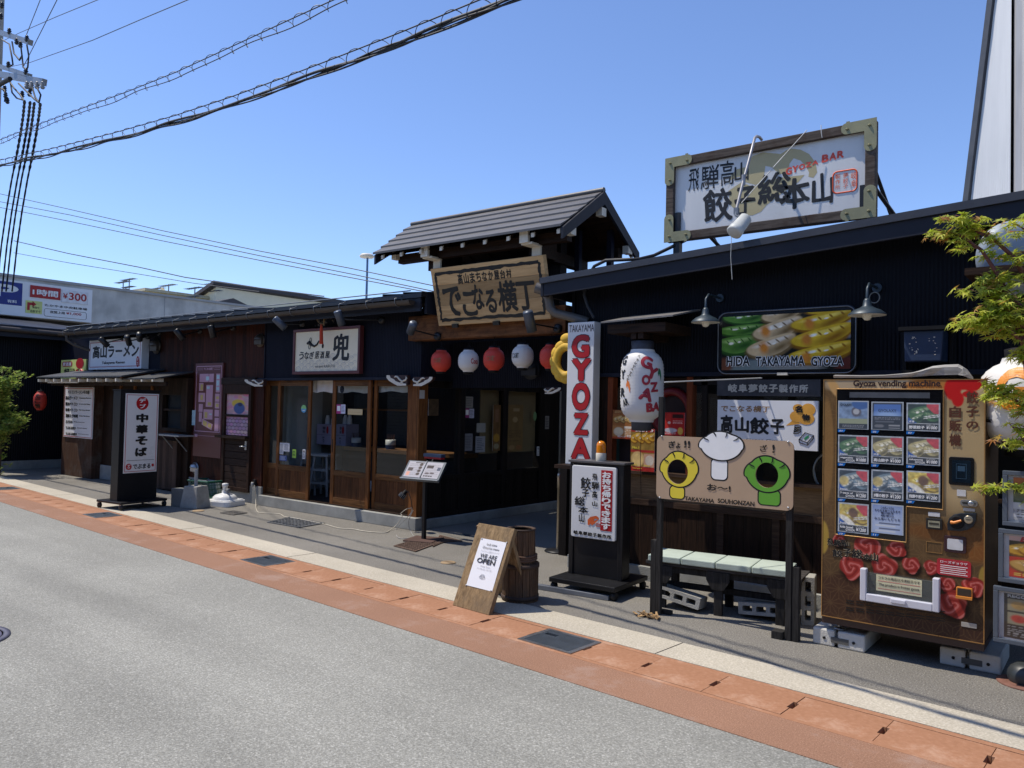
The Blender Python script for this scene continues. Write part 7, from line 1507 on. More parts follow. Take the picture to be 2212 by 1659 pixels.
cols = [(332,596),(622,900),(928,1220)]; rows = [(392,645),(688,945),(982,1260),(1275,1560)]
def card(i, j, n):
    x0,x1 = cols[j]; y0,y1 = rows[i]; y0 += j*9; y1 += j*9
    rr = vm('Y8',x0,y0,x1,y1); xx = rr[0]; C_ = Cv(44,40,(120,124,128))
    if n == 1: C_ = Cv(44,40,(120,142,170)).noise(.5,5); C_.rect(0,0,1,.18,(30,32,38)); C_.rect(0,.18,1,.36,(150,156,120)); C_.ell(.6,.62,.16,.18,(92,86,92)); C_.ell(.6,.62,.1,.1,(180,180,180)); C_.ell(.75,.9,.3,.2,(50,90,150)); C_.lines(.15,.04,.85,.15,2,(150,150,150),2)
    elif n == 2: C_ = Cv(44,40,(34,36,42)); C_.rect(.08,.5,.92,.92,(70,110,180)); C_.ell(.5,.5,.4,.18,(150,180,220),0,.9); C_.rect(0,0,1,.5,(34,36,42)); C_.lines(.1,.36,.9,.46,2,(130,132,138),4); C_.rect(.12,.26,.7,.33,(90,92,98)); C_.rect(.55,.06,.9,.09,(150,150,150)); C_.rect(.55,.15,.9,.18,(150,150,150)); C_.ell(.25,.14,.15,.06,(110,110,112))
    elif n == 11: C_ = Cv(44,40,(126,146,190)); C_.ell(.5,.3,.6,.5,(176,190,216),0,.9); 
    if n == 11:
        for k in range(4): C_.rect(.12 if k%2==0 else .25,.06+.09*k,.75 if k%2==0 else .9,.11+.09*k,(90,96,120) if k%2 else (206,210,214))
    if n in (3,4,5,6,7,8,9,10):
        pal = {3:((70,110,64),(150,176,130),(30,44,34)),5:((190,176,120),(226,216,176),(92,84,56)),7:((120,140,150),(206,210,200),(52,62,72)),9:((206,176,70),(236,222,130),(120,96,40))}[{3:3,4:3,5:5,6:5,7:7,8:7,9:9,10:9}[n]]
        C_ = Cv(60,54,pal[2] if n != 9 and n != 10 else (206,184,84)).noise(.35,6); C_.gyoza(.45,.62,.4,.26,*pal,.3); C_.gyoza(.3,.42,.3,.16,*pal,.5); C_.gyoza(.75,.5,.26,.16,*pal,-.3)
        if n in (9,10): C_.ell(.5,.68,.16,.18,(110,76,44),.2,.4); C_.ell(.3,.4,.3,.1,(236,232,216),-.6,.4)
        if n in (7,8): C_.ell(.2,.6,.16,.16,(206,184,110),0,.4)
        for k in range(2): C_.blend((np.abs((C_.y-.46-.06*k)-.18*(C_.x-.6))<.014)*(C_.x>.52),(224,222,214))
        C_.blend(((C_.x-.62)+(C_.y-.72)*.9>.12).astype(float)*(C_.x>.6)*(C_.y>.62),(196,64,70)); C_.blend((C_.y<.52-.75*C_.x)*(C_.y>.26),(36,86,160)); C_.rect(0,0,1,.25,(38,38,42))
        C_.rect(0,.25,1,.265,(206,208,208))
    C_.blend(((C_.x<.045)|(C_.x>.965)|(C_.y>.955)|(C_.y<.025)).astype(float),(176,182,186))
    if n not in (1,2,11): C_.noise(.25,9)
    C_.a = C_.a*.82+np.array([.05,.062,.075])
    k_ = canvas('product_card', C_, F, rr, W, -.0015, PRINT_GLOSS)
    b = B(); b.slab(F,rr,-.006,-.0022); obj('card_holder', b, mat('holder_grey',(130,134,138),.4), k_)
    b = B(); z_ = .0
    if n not in (1,2,11):
        put(b,F,'¥1000' if n < 7 else '¥1200',at_r(rr,.6,.07,.92,.19),z=z_,bold=.03,shear=.1)
        en = {4:'vegetable',6:'takayama',7:'3 types of',10:'kids bowl'}.get(n); jp = {3:'野菜餃子',5:'高山餃子',8:'3種の餃子',9:'飛騨牛餃子'}.get(n)
        if jp: put(b,F,jp,at_r(rr,.08,.07,.55,.19),z=z_,bold=.04); put(b,F,'12個入り',at_r(rr,.6,.2,.85,.235),z=z_,bold=.01); put(b,F,'冷凍',at_r(rr,.07,.29,.24,.37),z=z_,bold=.03)
        else: put(b,F,en,at_r(rr,.08,.14,.5,.22),z=z_,bold=.03); put(b,F,'GYOZA',at_r(rr,.26,.05,.56,.13),z=z_,bold=.03); put(b,F,'frozen',at_r(rr,.07,.28,.32,.35),z=z_,bold=.03); put(b,F,'12 pieces',at_r(rr,.6,.2,.86,.24),z=z_)
        obj('price_lettering', b, wk, k_)
    elif n == 2: put(b,F,'GYOLAXY',at_r(rr,.22,.64,.78,.74),z=z_,bold=.0); obj('lettering', b, ink, k_)
    elif n == 1: put(b,F,'GYOLAXY',at_r(rr,.08,.82,.45,.9),z=z_,bold=.02); obj('lettering', b, ink, k_)
    else:
        for s,v0 in (('このぎょうざは',.84),('そのまま食べられます',.74),('高山餃子',.66),('総本山',.57),('お土産にもどうぞ',.46)): put(b,F,s,at_r(rr,.1 if len(s)>7 else .3,v0,.9 if len(s)>7 else .7,v0+.08),z=z_,bold=.01)
        obj('lettering', b, mat('card_navy',(36,44,80),.5), k_)
    tg = F.at('Y8',x0-4,y1+(4 if n<10 else 4)); w3 = .055; h3 = .02
    b = B(); b.prism([(rr[0],rr[1]-.005),(rr[0]+w3,rr[1]-.005),(rr[0]+w3-.012,rr[1]-.005-h3),(rr[0],rr[1]-.005-h3)],-.006,-.003,0,F.m); kk = obj('number_tag', b, mat('tag_blue',(22,110,190),.4), W)
    b = B(); put(b,F,'%02d'%n,(rr[0]+.012,rr[1]-.021,rr[0]+.034,rr[1]-.009),z=-.001,shear=.2,bold=.01); obj('number', b, wk, kk)
n = 0
for i in range(4):
    for j in range(3):
        n += 1
        if n < 12: card(i,j,n)
# panel lettering
b = B(); text(b,F,'Gyoza vending machine','Y8',462,212,1222,288,z=-.007,bold=.035)
obj('title_lettering', b, mat('dark_brown_ink',(46,22,16),.5), VM)
b = B()
for s,x0,x1,ys in (('餃子の',1438,1560,(310,418,440,540,570,640)),('自販機',1290,1410,(440,542,560,662,682,790))):
    for i,ch in enumerate(s): text(b,F,ch,'Y8',x0+8,ys[2*i],x1-8,ys[2*i+1],z=-.007,bold=.035,jit=.03)
obj('brush_lettering', b, mat('brown_ink',(84,44,22),.5), VM)
for nm,mm,bd,z_ in (('letter_outline',mat('cream_outline',(206,188,150),.5),.075,-.0095),('brand_lettering',ink,.03,-.0075)):
    b = B()
    for ch,x0,y0,x1,y1 in (('飛',220,248,268,312),('騨',272,255,328,320),('高',325,255,372,318),('山',368,272,404,318),('餃',262,335,345,410),('子',345,325,420,408),('総',420,332,508,420),('本',505,368,582,435),('山',575,362,634,442)): text(b,F,ch,'X1',x0,y0,x1,y1,z=z_,bold=bd,jit=.02)
    obj(nm, b, mm, VM)
rr = vm('X1',1117,408,1395,578); rr = (rr[0],rr[1],rr[2],rr[3]); b = B(); b.prism(rrect(rr,.018),-.0105,-.008,0,F.m); k = obj('red_label', b, mat('label_red',(176,36,48),.4), VM)
b = B(); put(b,F,'ローズギョウザ',at_r(rr,.1,.74,.9,.9),z=-.006,bold=.01)
for i in range(5): b.slab(F,at_r(rr,.1,.58-.12*i,.9-.05*(i%2),.615-.12*i),-.008,-.007)
obj('label_lettering', b, wk, k)
# controls
def rim_panel(nm,rr,zc,m0,m1,rad=.012,w_=.012):
    b = B(); b.prism(rrect(rr,rad),-.0105,zc,0,F.m); k = obj(nm, b, m0, VM, .003)
    if m1: b = B(); b.prism(rrect(inset(rr,w_),rad*.5),zc+.0003,zc+.002,0,F.m); obj('inner_panel', b, m1, k)
    return k
k = rim_panel('screen',vm('Y8',1295,880,1516,1140),-.004,mat('gloss_black',(14,15,18)),mat('screen_glass',(18,30,40),.08),.015,.02)
b = B(); q_ = inset(vm('Y8',1295,880,1516,1140),.045); frame_b(b,F,q_,.003,-.0015,-.0008); b.slab(F,at_r(q_,.15,.5,.85,.85),-.0015,-.001); obj('screen_picture', b, mat('screen_blue',(44,70,90),.3,emit=.05), k)
rim_panel('code_plate',vm('Y8',1365,1168,1444,1230),-.008,mat('plate_white',(196,196,196),.5),None,.003)
k = rim_panel('return_lever',vm('Y8',1394,1252,1550,1322),.004,mat('lever_chrome',(150,148,146),.25,.8),mat('lever_dark',(86,86,86),.35,.5),.022,.014)
c = F.at('Y8',1492,1290); b = B(); b.lathe([(.02,0),(.02,.006),(.012,.01),(0,.01)],18,0,F.m @ Mx.Translation((c[0],c[1],.006))); obj('button', b, steel, k)
rim_panel('coin_notice',vm('Y8',1420,1326,1522,1362),-.008,mat('notice_grey',(176,174,168),.5),None,.003)
c = [F.at('Y8',*p) for p in ((1282,1470),(1300,1415),(1340,1385),(1400,1372),(1538,1375),(1535,1440),(1510,1490),(1460,1520),(1395,1530),(1285,1522))]
b = B(); b.prism(c[::-1],-.0105,.006,0,F.m); k = obj('coin_panel', b, mat('coin_black',(22,28,36),.35), VM, .004)
b = B(); c = F.at('Y8',1367,1450); b.lathe([(.046,0),(.046,.004),(.03,.002),(0,.0)],26,0,F.m @ Mx.Translation((c[0],c[1],.006))); obj('knob_dish', b, blackm, k)
b = B(); a_, e_ = F.at('Y8',1318,1450),F.at('Y8',1408,1435); b.tube([F.m @ V((a_[0],a_[1],.014)),F.m @ V((a_[0]+.02,a_[1],.02)),F.m @ V((e_[0],e_[1],.016))],[.012,.009,.007],8); obj('knob_lever', b, mat('knob_orange',(226,138,60),.4), k)
c = F.at('Y8',1470,1428); b = B(); b.lathe([(.027,0),(.027,.006),(.022,.008),(0,.006)],22,0,F.m @ Mx.Translation((c[0],c[1],.006))); b.slab(F,(c[0]-.014,c[1]-.002,c[0]+.014,c[1]+.002),.012,.0145,1); obj('coin_slot', b, [mat('slot_brass',(170,160,140),.3,.7), ink], k)
k = rim_panel('bill_slot',vm('Y8',1098,1412,1240,1522),.004,mat('bill_black',(30,28,26),.4),None,.006); b = B(); q_ = vm('Y8',1098,1412,1240,1522); b.slab(F,at_r(q_,.14,.18,.86,.78),.0043,.008); kk = obj('slot_frame', b, mat('slot_pale',(150,146,122),.4,.2), k); b = B(); b.slab(F,at_r(q_,.2,.44,.8,.62),.0083,.01); obj('slot_mouth', b, mat('slot_dark',(50,48,40),.5), kk)
rim_panel('bill_notice',vm('Y8',1115,1362,1217,1408),-.008,mat('plate_white',(196,196,196)),None,.003)
rim_panel('code_frame',vm('X1',1175,222,1357,378),-.004,mat('maroon_frame',(54,26,32),.4),mat('plate_white',(196,196,196)),.014,.02)
q_ = vm('X1',1028,272,1160,376); b = B(); frame_b(b,F,q_,.003,-.0105,-.0085); obj('blank_plate', b, mat('gold_trim',(176,136,84)), VM)
k = rim_panel('change_tray',vm('X1',1276,640,1410,750),.01,mat('tray_orange',(206,128,50),.4),mat('tray_dark',(52,44,36),.3),.01,.008)
b = B(); q_ = vm('X1',1276,640,1410,750); b.slab(F,at_r(q_,.0,.0,1,.22),.012,.03); obj('tray_lip', b, mat('tray_orange',(206,128,50)), k)
rim_panel('maker_plate',vm('X1',1315,930,1442,990),-.008,mat('plate_silver',(176,172,164),.4,.3),None,.004)
# delivery door
q_ = (F.at('X1',502,600)[0],F.at('X1',820,795)[1],F.at('X1',1146,700)[0],F.at('X1',820,528)[1]); sil = mat('silver_plastic',(206,206,214),.35,.05,.06,4)
b = B(); b.slab(F,inset(q_,.03),-.0105,.01); k = obj('delivery_box', b, mat('delivery_dark',(70,76,74),.3,0,.15,6), VM)
b = B(); w2 = .042; b.slab(F,(q_[0],q_[1],q_[0]+w2,q_[3]),-.0105,.045); b.slab(F,(q_[2]-w2,q_[1],q_[2],q_[3]),-.0105,.045); b.slab(F,(q_[0]+w2,q_[1],q_[2]-w2,q_[1]+.055),-.0105,.045); b.slab(F,((q_[0]+q_[2])/2-.05,q_[1]+.018,(q_[0]+q_[2])/2+.05,q_[1]+.05),.046,.058); obj('door_frame', b, sil, k, .006)
b = B(); pp = at_r(q_,.2,.36,.78,.86); b.slab(F,pp,.0105,.013); kk = obj('notice_sheet', b, mat('pale_yellow_sheet',(222,216,176),.5,0,.04,4), k)
b = B(); put(b,F,'The product is frozen gyoza.',at_r(pp,.06,.28,.96,.5),z=.0145,bold=.02); put(b,F,'コチラの商品は冷凍餃子です',at_r(pp,.05,.74,.96,.92),z=.0145,bold=.02); obj('lettering', b, mat('faded_grey_ink',(110,104,92),.6), kk)
b = B(); b.slab(F,at_r(pp,.04,.6,.97,.64),.013,.014); b.slab(F,at_r(pp,.04,.13,.97,.17),.013,.014); obj('red_print', b, mat('faded_red_ink',(196,120,110),.6), kk)
b = B(); b.slab(F,(q_[0]+w2,q_[1]+.055,q_[2]-w2,q_[3]-.01),.03,.034); obj('flap', b, glassc, k)
b = B(); a_ = nu('X1',375,745); 
for row,yv in ((0,750),(1,772),(2,808),(3,828)):
    for k2 in range(10):
        x0 = F.at('X1',372+k2*82,yv+k2*9.5); b.slab(F,(x0[0],x0[1]-.006,x0[0]+.055,x0[1]),-.0105,-.0088)
obj('vent_slots', b, ink, VM)
# feet
for (x,y,lb) in ((('X1',305,1130)),(('X1',1380,1305)),) if False else ():
    pass
fc = mat('white_concrete_foot',(206,202,192),.85,0,.12,6,.3,80,dirt=.2)
for i,(x,y) in enumerate(((310,1145),(1385,1320))):
    p = UZ('X1',x,y); t = thing('footing_block',['pale concrete foot block under the left of the vending machine','pale concrete foot block under the right of the vending machine'][i],'foot block',(p.x,p.y,0),0,'concrete feet of the vending machine'); w2 = .185
    y0 = p.y+.0; b = B(); b.box(p.x-w2,p.x-.028,y0,y0+.5,0,.125); b.box(p.x-.004,p.x+w2,y0,y0+.5,0,.125); b.box(p.x-.028,p.x-.004,y0+.05,y0+.5,0,.1); obj('block', b, fc, t, .012)
    b = B(); b.box(p.x-.05,p.x+.075,y0-.004,y0+.02,.035,.075); obj('recess', b, mat('foot_recess',(96,94,90),.9), t)
    b = B()
    for dx in (-.1,.11): b.lathe([(.011,-.002),(.011,.003),(0,.003)],10,0,Mx.Translation((p.x+dx,y0-.002,.06)) @ Mx.Rotation(pi/2,4,'X'))
    obj('bolt_hole', b, ink, t)
    b = B(); b.tube([(p.x-.016,y0+.08,.09),(p.x-.016,y0+.08,.21)],.011,8); b.lathe([(.04,.125),(.045,.132),(.012,.14)],14,0,Mx.Translation((p.x-.016,y0+.08,0))); obj('levelling_bolt', b, steel, t)
# driftwood on top of the machine
def zY(c,x,y): p = UY(c,x,y,6.2); return p.x, p.z
top = [(330,172),(560,176),(760,172),(900,160),(1000,150),(1080,128),(1170,96),(1280,84),(1395,80),(1440,110),(1475,165),(1478,195)]
P_ = [zY('Y8',*p) for p in top]; b = B(); n = len(P_); zb0 = r[3]+.004
vs = []
for x,z in P_:
    k = (z-zb0); 
    for yy,zz in ((6.1,zb0+.0+k*.25),(6.09,zb0+k*.8),(6.13,z),(6.3,z-.006),(6.38,zb0+k*.6),(6.36,zb0)): vs.append((x+.006*rs.randn()*.3,yy+.008*rs.randn()*.5,zz))
b.add(vs,[(i*6+j,i*6+j+1,(i+1)*6+j+1,(i+1)*6+j) for i in range(n-1) for j in range(5)]+[tuple(range(6))[::-1],tuple(range((n-1)*6,n*6))],0,None,False)
o = single('driftwood', b, wood('grey_driftwood',(112,110,106),(196,192,186),'x',3.5,.8,.5,cont=1.2), 'long weathered grey driftwood plank lying on top of the vending machine','driftwood')
# ================================================================ right edge: framed menus, lantern, disc, parasol foot
t = thing('menu_stand','dark stand holding three grey framed food menus at the right edge','menu stand',(-.1,5.75,0)); fm = mat('slate_frame',(84,92,102),.45,.2,.1,5)
b = B(); b.box(-.44,-.38,6.2,6.25,0,1.6); b.box(.35,.41,6.2,6.25,0,1.6); b.box(-.44,.41,6.1,6.3,0,.04); obj('rack', b, blackm, t)
for i,(x,y0,y1,ti) in enumerate(((2166,1016,1134,-.02),(2157,1141,1255,.05),(2146,1264,1384,.1))):
    c = UY('D',x,(y0+y1)/2,6.0); Ff = Fr((c.x,6.0,0),R(-4),0); z1_, z0_ = UY('D',x,y0,6.0).z, UY('D',x,y1,6.0).z; rr = (0,z0_,.62,z1_)
    b = B(); frame_b(b,Ff,rr,.028,-.02,.012); k = obj('menu_frame', b, fm, t, .003); q_ = inset(rr,.028)
    b = B(); b.slab(Ff,q_,-.02,-.008); obj('backing', b, mat('menu_white',(190,190,190),.5), k)
    if i == 0: C_ = Cv(70,50,(206,206,204)); C_.rect(0,.4,1,1,(84,96,66)); C_.noise(.35,8); C_.ell(.2,.92,.4,.1,(206,120,70),0,.6); C_.ell(.1,.55,.12,.1,(120,124,96)); C_.rect(.0,.28,1,.42,(206,206,204)); C_.lines(.03,.06,.7,.28,4,(60,60,62),5)
    elif i == 1: C_ = Cv(70,50,(196,60,40)); C_.rect(0,.86,1,1,(214,176,160)); C_.rect(0,.5,1,.88,(70,60,44)); C_.noise(.2,8); [C_.gyoza(.12+.16*k_,.68,.16,.14,(214,160,50),(236,200,110),(130,80,20),.5) for k_ in range(6)]; C_.gyoza(.25,.3,.24,.16,(206,160,80),(230,190,120),(130,80,40),.1); C_.gyoza(.75,.3,.24,.16,(206,160,80),(230,190,120),(130,80,40),.1); C_.lines(.05,.04,.9,.12,2,(226,206,90),4)
    else: C_ = Cv(70,50,(70,64,58)); [(C_.rect(.04+.25*a_,.62-.3*e_,.26+.25*a_,.88-.3*e_,(150,140,112)),C_.ell(.15+.25*a_,.75-.3*e_,.08,.09,((176,140,84),(186,70,56),(96,140,70),(206,196,170))[(a_+e_)%4],.3,.4)) for a_ in range(4) for e_ in range(2)]; C_.noise(.2,9); C_.lines(.04,.04,.8,.28,5,(150,146,140),9); C_.lines(.08,.9,.9,.98,1,(190,186,180),2)
    canvas('menu_print', C_, Ff, (q_[0]+.03,q_[1]+.01,q_[2],q_[3]-.012), k, -.007)
    b = B(); 
    if i == 1: put(b,Ff,'BEST 3',(q_[0]+.09,q_[3]-.045,q_[0]+.3,q_[3]-.012),z=-.004,bold=.04,shear=.2); obj('red_lettering', b, redk, k)
    if i == 2: put(b,Ff,'RECOMMENDED',(q_[0]+.05,q_[3]-.035,q_[0]+.35,q_[3]-.014),z=-.004,bold=.03); obj('pale_lettering', b, mat('pale_letters',(186,184,178)), k)
    b = B(); b.slab(Ff,(q_[0],q_[1],q_[2],q_[3]),.004,.006); obj('cover', b, glassc, k)
p = UY('D',2230,872,6.35); rad = .32; hgt = .62; t = thing('paper_lantern','large white paper lantern with an orange letter at the right edge behind the maple','lantern',(p.x,6.35,p.z-hgt/2)); M = Mx.Translation(p); n = 34
b = B(); b.lathe([(lr(rad,hgt,-hgt/2+hgt*k/n,3.4,.55)+(.005 if k%2 else 0),-hgt/2+hgt*k/n) for k in range(n+1)],36,0,M); sh = obj('shade', b, mat('lantern_paper',(212,210,206)), t)
b = B(); b.lathe([(rad*.5,hgt/2-.004),(rad*.52,hgt/2+.06),(rad*.4,hgt/2+.07)],24,0,M); b.lathe([(rad*.3,-hgt/2-.06),(rad*.5,-hgt/2-.05),(rad*.5,-hgt/2+.004)],24,0,M); obj('ring', b, blackm, t)
wrap('G',sh,M,rad,hgt,mat('orange_letter',(226,140,30),.5),(-.62,-.06,.05,.24),p=3.4,mn=.55,bold=.05); wrap('L',sh,M,rad,hgt,ink,(-.95,-.3,-.35,-.1),p=3.4,mn=.55,bold=.05,name='dark_lettering')
b = B(); b.tube([p+V((0,0,.35)),(p.x,6.35,2.75)],.006,5); b.box(p.x-.4,p.x+.4,6.3,7.15,2.75,2.8); obj('hanger_board', b, darkh, t)
p = UY('D',2196,556,6.6); t = thing('round_disc','large pale grey round disc on a bracket under the eave at the right edge','disc',p); dn = (CAM-p).normalized(); dn = (dn+V((.5,0,.1))).normalized(); M = Mx.Translation(p) @ dn.to_track_quat('Z','Y').to_matrix().to_4x4()
b = B(); b.lathe([(0,.03),(.1,.025),(.2,.01),(.27,-.02),(.265,-.026),(0,.015)],40,0,M); obj('dish', b, mat('pale_blue_grey_disc',(138,148,158),.5,.1,.06,3), t)
b = B(); b.tube([p+V((.02,0,-.06)),p+V((.04,.05,-.2)),p+V((.04,.4,-.3))],.02,7); b.lathe([(.035,.02),(.03,.08),(0,.09)],14,0,M); b.box(p.x-.3,p.x+.3,6.9,7.1,p.z+.22,p.z+.26); b.tube([p+V((.03,.05,0)),p+V((.03,.35,.24))],.014,6); obj('bracket', b, blackm, t)
p = UZ('D',2216,1478); t = thing('parasol_weight','rounded black parasol foot on a rusty brown round plate at the right edge','parasol foot',p); M = Mx.Translation(p)
b = B(); b.lathe([(.165,0),(.168,.008),(.15,.014),(0,.016)],36,0,M); obj('base_plate', b, mat('rusty_plate',(120,82,68),.75,.1,.25,14,.2,60), t)
b = B(); b.lathe([(.098,.016),(.108,.05),(.104,.08),(.085,.115),(.05,.135),(0,.14)],30,0,M); obj('dome', b, mat('rubber_dome',(50,54,56),.45,0,.15,8), t)
# ================================================================ sandwich board and wooden bucket
A0, A1 = UZ('Y2',512,1512),UZ('Y2',826,1600); yw = math.atan2(A1.y-A0.y,A1.x-A0.x); Wd = (A1-A0).length; ztop_ = .69; lean = .30
F = Fr((A0.x,A0.y,.0), yw, math.atan2(lean,ztop_)); Hd = math.hypot(lean,ztop_)
t = thing('sandwich_board','rough wooden sandwich board with a white open notice on the kerb','sandwich board',((A0.x+A1.x)/2,A0.y+.15,0)); rw = wood('rough_board',(92,74,54),(162,138,104),'y',2.5,.75,.5,.0,'x',wear=(112,98,80),cont=1.2)
rwv = wood('rough_board_upright',(88,70,50),(166,140,104),'z',2.2,.75,.5,wear=(110,96,78),cont=1.2)
b = B(); b.slab(F,(0,.002,Wd,Hd),-.045,0); obj('front_board', b, rwv, t, .004)
Fb = Fr((A0.x,A0.y+2*lean+.02,.0), yw, -math.atan2(lean,ztop_)); b = B(); b.slab(Fb,(.02,.02,Wd-.02,Hd-.02),-.01,.03); obj('back_board', b, rwv, t, .004)
c1_ = [F.at('Y2',*p) for p in ((768,930),(992,965),(855,1388),(628,1338))]; rn = ((c1_[0][0]+c1_[3][0])/2,(c1_[2][1]+c1_[3][1])/2,(c1_[1][0]+c1_[2][0])/2,(c1_[0][1]+c1_[1][1])/2)
b = B(); x0,y0,x1,y1 = rn; b.grid(lambda u,v: (x0+(x1-x0)*u, y0+(y1-y0)*v, .003+.002*sin(u*5+v*4)), 8, 10, 0, F.m); k = obj('notice_sheet', b, mat('paper_white',(220,220,224),.6,0,.02,3), t)
b = B(); z_ = .0065
for s,u0,u1,v0,v1,bd in (('luch time',.3,.7,.875,.925,.0),('Omurice menu',.18,.82,.80,.85,.0),('WE ARE',.18,.83,.61,.695,.012),('OPEN',.12,.82,.495,.6,.03)): put(b,F,s,at_r(rn,u0,v0,u1,v1),z=z_,bold=bd)
obj('lettering', b, mat('charcoal_letters',(44,44,48),.6), k)
b = B()
for s,u0,u1,v0,v1 in (('ランチタイム限定オムライス',.15,.85,.735,.765),('Today from',.3,.68,.42,.455),('11-16 (Lo 15:15)',.22,.76,.365,.4)): put(b,F,s,at_r(rn,u0,v0,u1,v1),z=z_)
cx = (rn[0]+rn[2])/2; cy = rn[1]+(rn[3]-rn[1])*.22
for k2 in range(3): b.tube([F.m @ V((cx+.035*cos(a)*(1-.2*k2),cy+.008*k2+.012*sin(a),z_)) for a in [2*pi*i/16 for i in range(17)]],.0012,4,caps=False)
obj('pale_print', b, mat('pale_grey_letters',(150,150,156),.6), k)
b = B()
for c in c1_: b.lathe([(.008,0),(.006,.004),(0,.005)],8,0,F.m @ Mx.Translation((c[0]*.96+cx*.04,c[1]*.99+(cy+.1)*.01,.003)))
obj('pin', b, steel, k)
bc = V((-4.3,5.66,0)); t = thing('wooden_bucket','old wooden tub with iron and rope hoops behind the sandwich board','wooden tub',bc); M = Mx.Translation(bc)
b = B(); nst = 16
def stave(r0_,r1_,z0,z1,th):
    for k in range(nst):
        a0,a1 = 2*pi*k/nst+.015,2*pi*(k+1)/nst-.015; j = 1+rs.randn()*.006
        b.add([(rr*j*cos(a),rr*j*sin(a),z) for rr,z in ((r0_,z0),(r0_-th,z0),(r1_-th,z1),(r1_,z1)) for a in (a0,(a0+a1)/2,a1)],[(0,1,10,9),(1,2,11,10),(9,10,7,6),(10,11,8,7),(6,7,4,3),(7,8,5,4),(0,9,6,3),(2,5,8,11),(0,3,4,1),(1,4,5,2)],0,M)
stave(.165,.165,0,.34,.03); stave(.14,.125,.341,.64,.025); obj('staves', b, wood('old_tub_staves',(56,42,32),(118,92,70),'z',2.5,.75,.5,wear=(80,70,60)), t)
b = B()
for z,rr in ((.3,.167),(.02,.167)): b.lathe([(rr,z),(rr+.005,z),(rr+.005,z+.035),(rr,z+.035)],28,0,M)
b.lathe([(.122,.63),(.132,.63),(.132,.645),(.115,.645),(.112,.63)],28,0,M); obj('iron_hoop', b, mat('rust_iron',(72,58,50),.75,.3,.3,14), t)
b = B()
for z in (.37,.388,.406): b.tube([(bc.x+.144*cos(a),bc.y+.144*sin(a),z+.004*sin(a*3)) for a in [2*pi*i/28 for i in range(29)]],.01,6,caps=False)
obj('rope_hoop', b, mat('brown_rope',(92,70,56),.9,0,.2,20,.4,80), t)
# ================================================================ menu stand before the eel pub
p = UZ('Y2',262,945); t = thing('lectern_stand','black stand with a tilted double page menu by the alley corner post','menu stand',p)
rotp = Mx.Translation(p) @ Mx.Rotation(R(20),4,'Z'); b = B(); b.box(-.2,.2,-.2,.2,.0,.02,0,rotp); obj('base_plate', b, mat('rust_brown_plate',(84,62,54),.7,.2,.25,12), t, .004)
b = B(); b.box(p.x-.022,p.x+.022,p.y-.022,p.y+.022,.02,.84); obj('post', b, black, t)
F = Fr((p.x,p.y-.11,.79), R(8), R(38)); b = B(); rr = (-.3,0,.3,.28); b.slab(F,rr,-.03,0); obj('tray', b, mat('slate_tray',(56,66,76),.45,.2), t, .004); b = B(); b.slab(F,(rr[0],-.015,rr[2],.0),-.03,.02); b.slab(F,(-.006,.0,.006,.28),.0,.012); obj('ledge', b, fm, t)
for i in (0,1):
    C_ = Cv(40,40,(168,166,172)); C_.lines(.1,.1,.9,.9,7,(140,136,140),20+i); q_ = (-.27,.022,-.012,.262) if i == 0 else (.012,.022,.27,.262)
    if i == 0: [C_.ell(.8,.82-.2*k,.11,.09,(60,48,44)) for k in range(4)]; C_.rect(.08,.4,.4,.6,(70,60,60)); C_.rect(.08,.08,.3,.35,(206,150,130)); C_.rect(.4,.9,.95,.96,(40,40,44))
    else: C_.rect(.1,.62,.5,.82,(50,40,44)); C_.rect(.75,.5,.95,.7,(60,70,90)); C_.ell(.25,.3,.14,.06,(80,70,74)); C_.ell(.55,.32,.14,.06,(80,70,74)); [C_.rect(.08+.15*k,.08,.19+.15*k,.16,(60,56,60)) for k in range(4)]
    canvas('menu_page', C_, F, q_, t, .004)
    b = B(); b.slab(F,q_,.0008,.003); obj('page_backing', b, wk, t)
b = B(); a0 = F.m @ V((-.1,.33,-.02)); b.box(p.x-.2,p.x+.12,p.y+.16,p.y+.24,1.06,1.10); o = obj('light_bar', b, mat('light_bar_blue',(40,58,86),.4), t); b = B(); b.box(p.x-.19,p.x+.11,p.y+.165,p.y+.235,1.035,1.059); obj('red_strip', b, redk, o)
b = B(); b.tube([(p.x,p.y+.02,.84),(p.x-.04,p.y+.2,1.06)],.01,6); obj('bar_stem', b, black, t)
# clip lamp on the corner post, its leads and the white cable along the step
lp = UY('Y2',90,540,7.55); t = thing('clip_lamp','small black clip lamp low on the corner post, pointing down to the left','lamp',lp); M = Mx.Translation(lp) @ V((-.5,-.35,-.8)).to_track_quat('Z','Y').to_matrix().to_4x4()
b = B(); b.lathe([(0,-.06),(.026,-.055),(.03,0),(.04,.012),(.044,.06),(.036,.06),(0,.04)],18,0,M); obj('lamp_head', b, blackm, t); b = B()
for k in range(12): a = 2*pi*k/12; b.tube([M @ V((.043*cos(a),.043*sin(a),.0)),M @ V((.047*cos(a),.047*sin(a),.06))],.003,4)
obj('fins', b, grey, t); b = B(); cp = UY('Y2',165,665,7.6); b.tube([lp+V((.02,.0,.04)),lp+V((.07,.02,.03)),lp+V((.11,.03,-.08)),lp+V((.12,.05,-.2)),cp],.006,6); obj('neck', b, black, t)
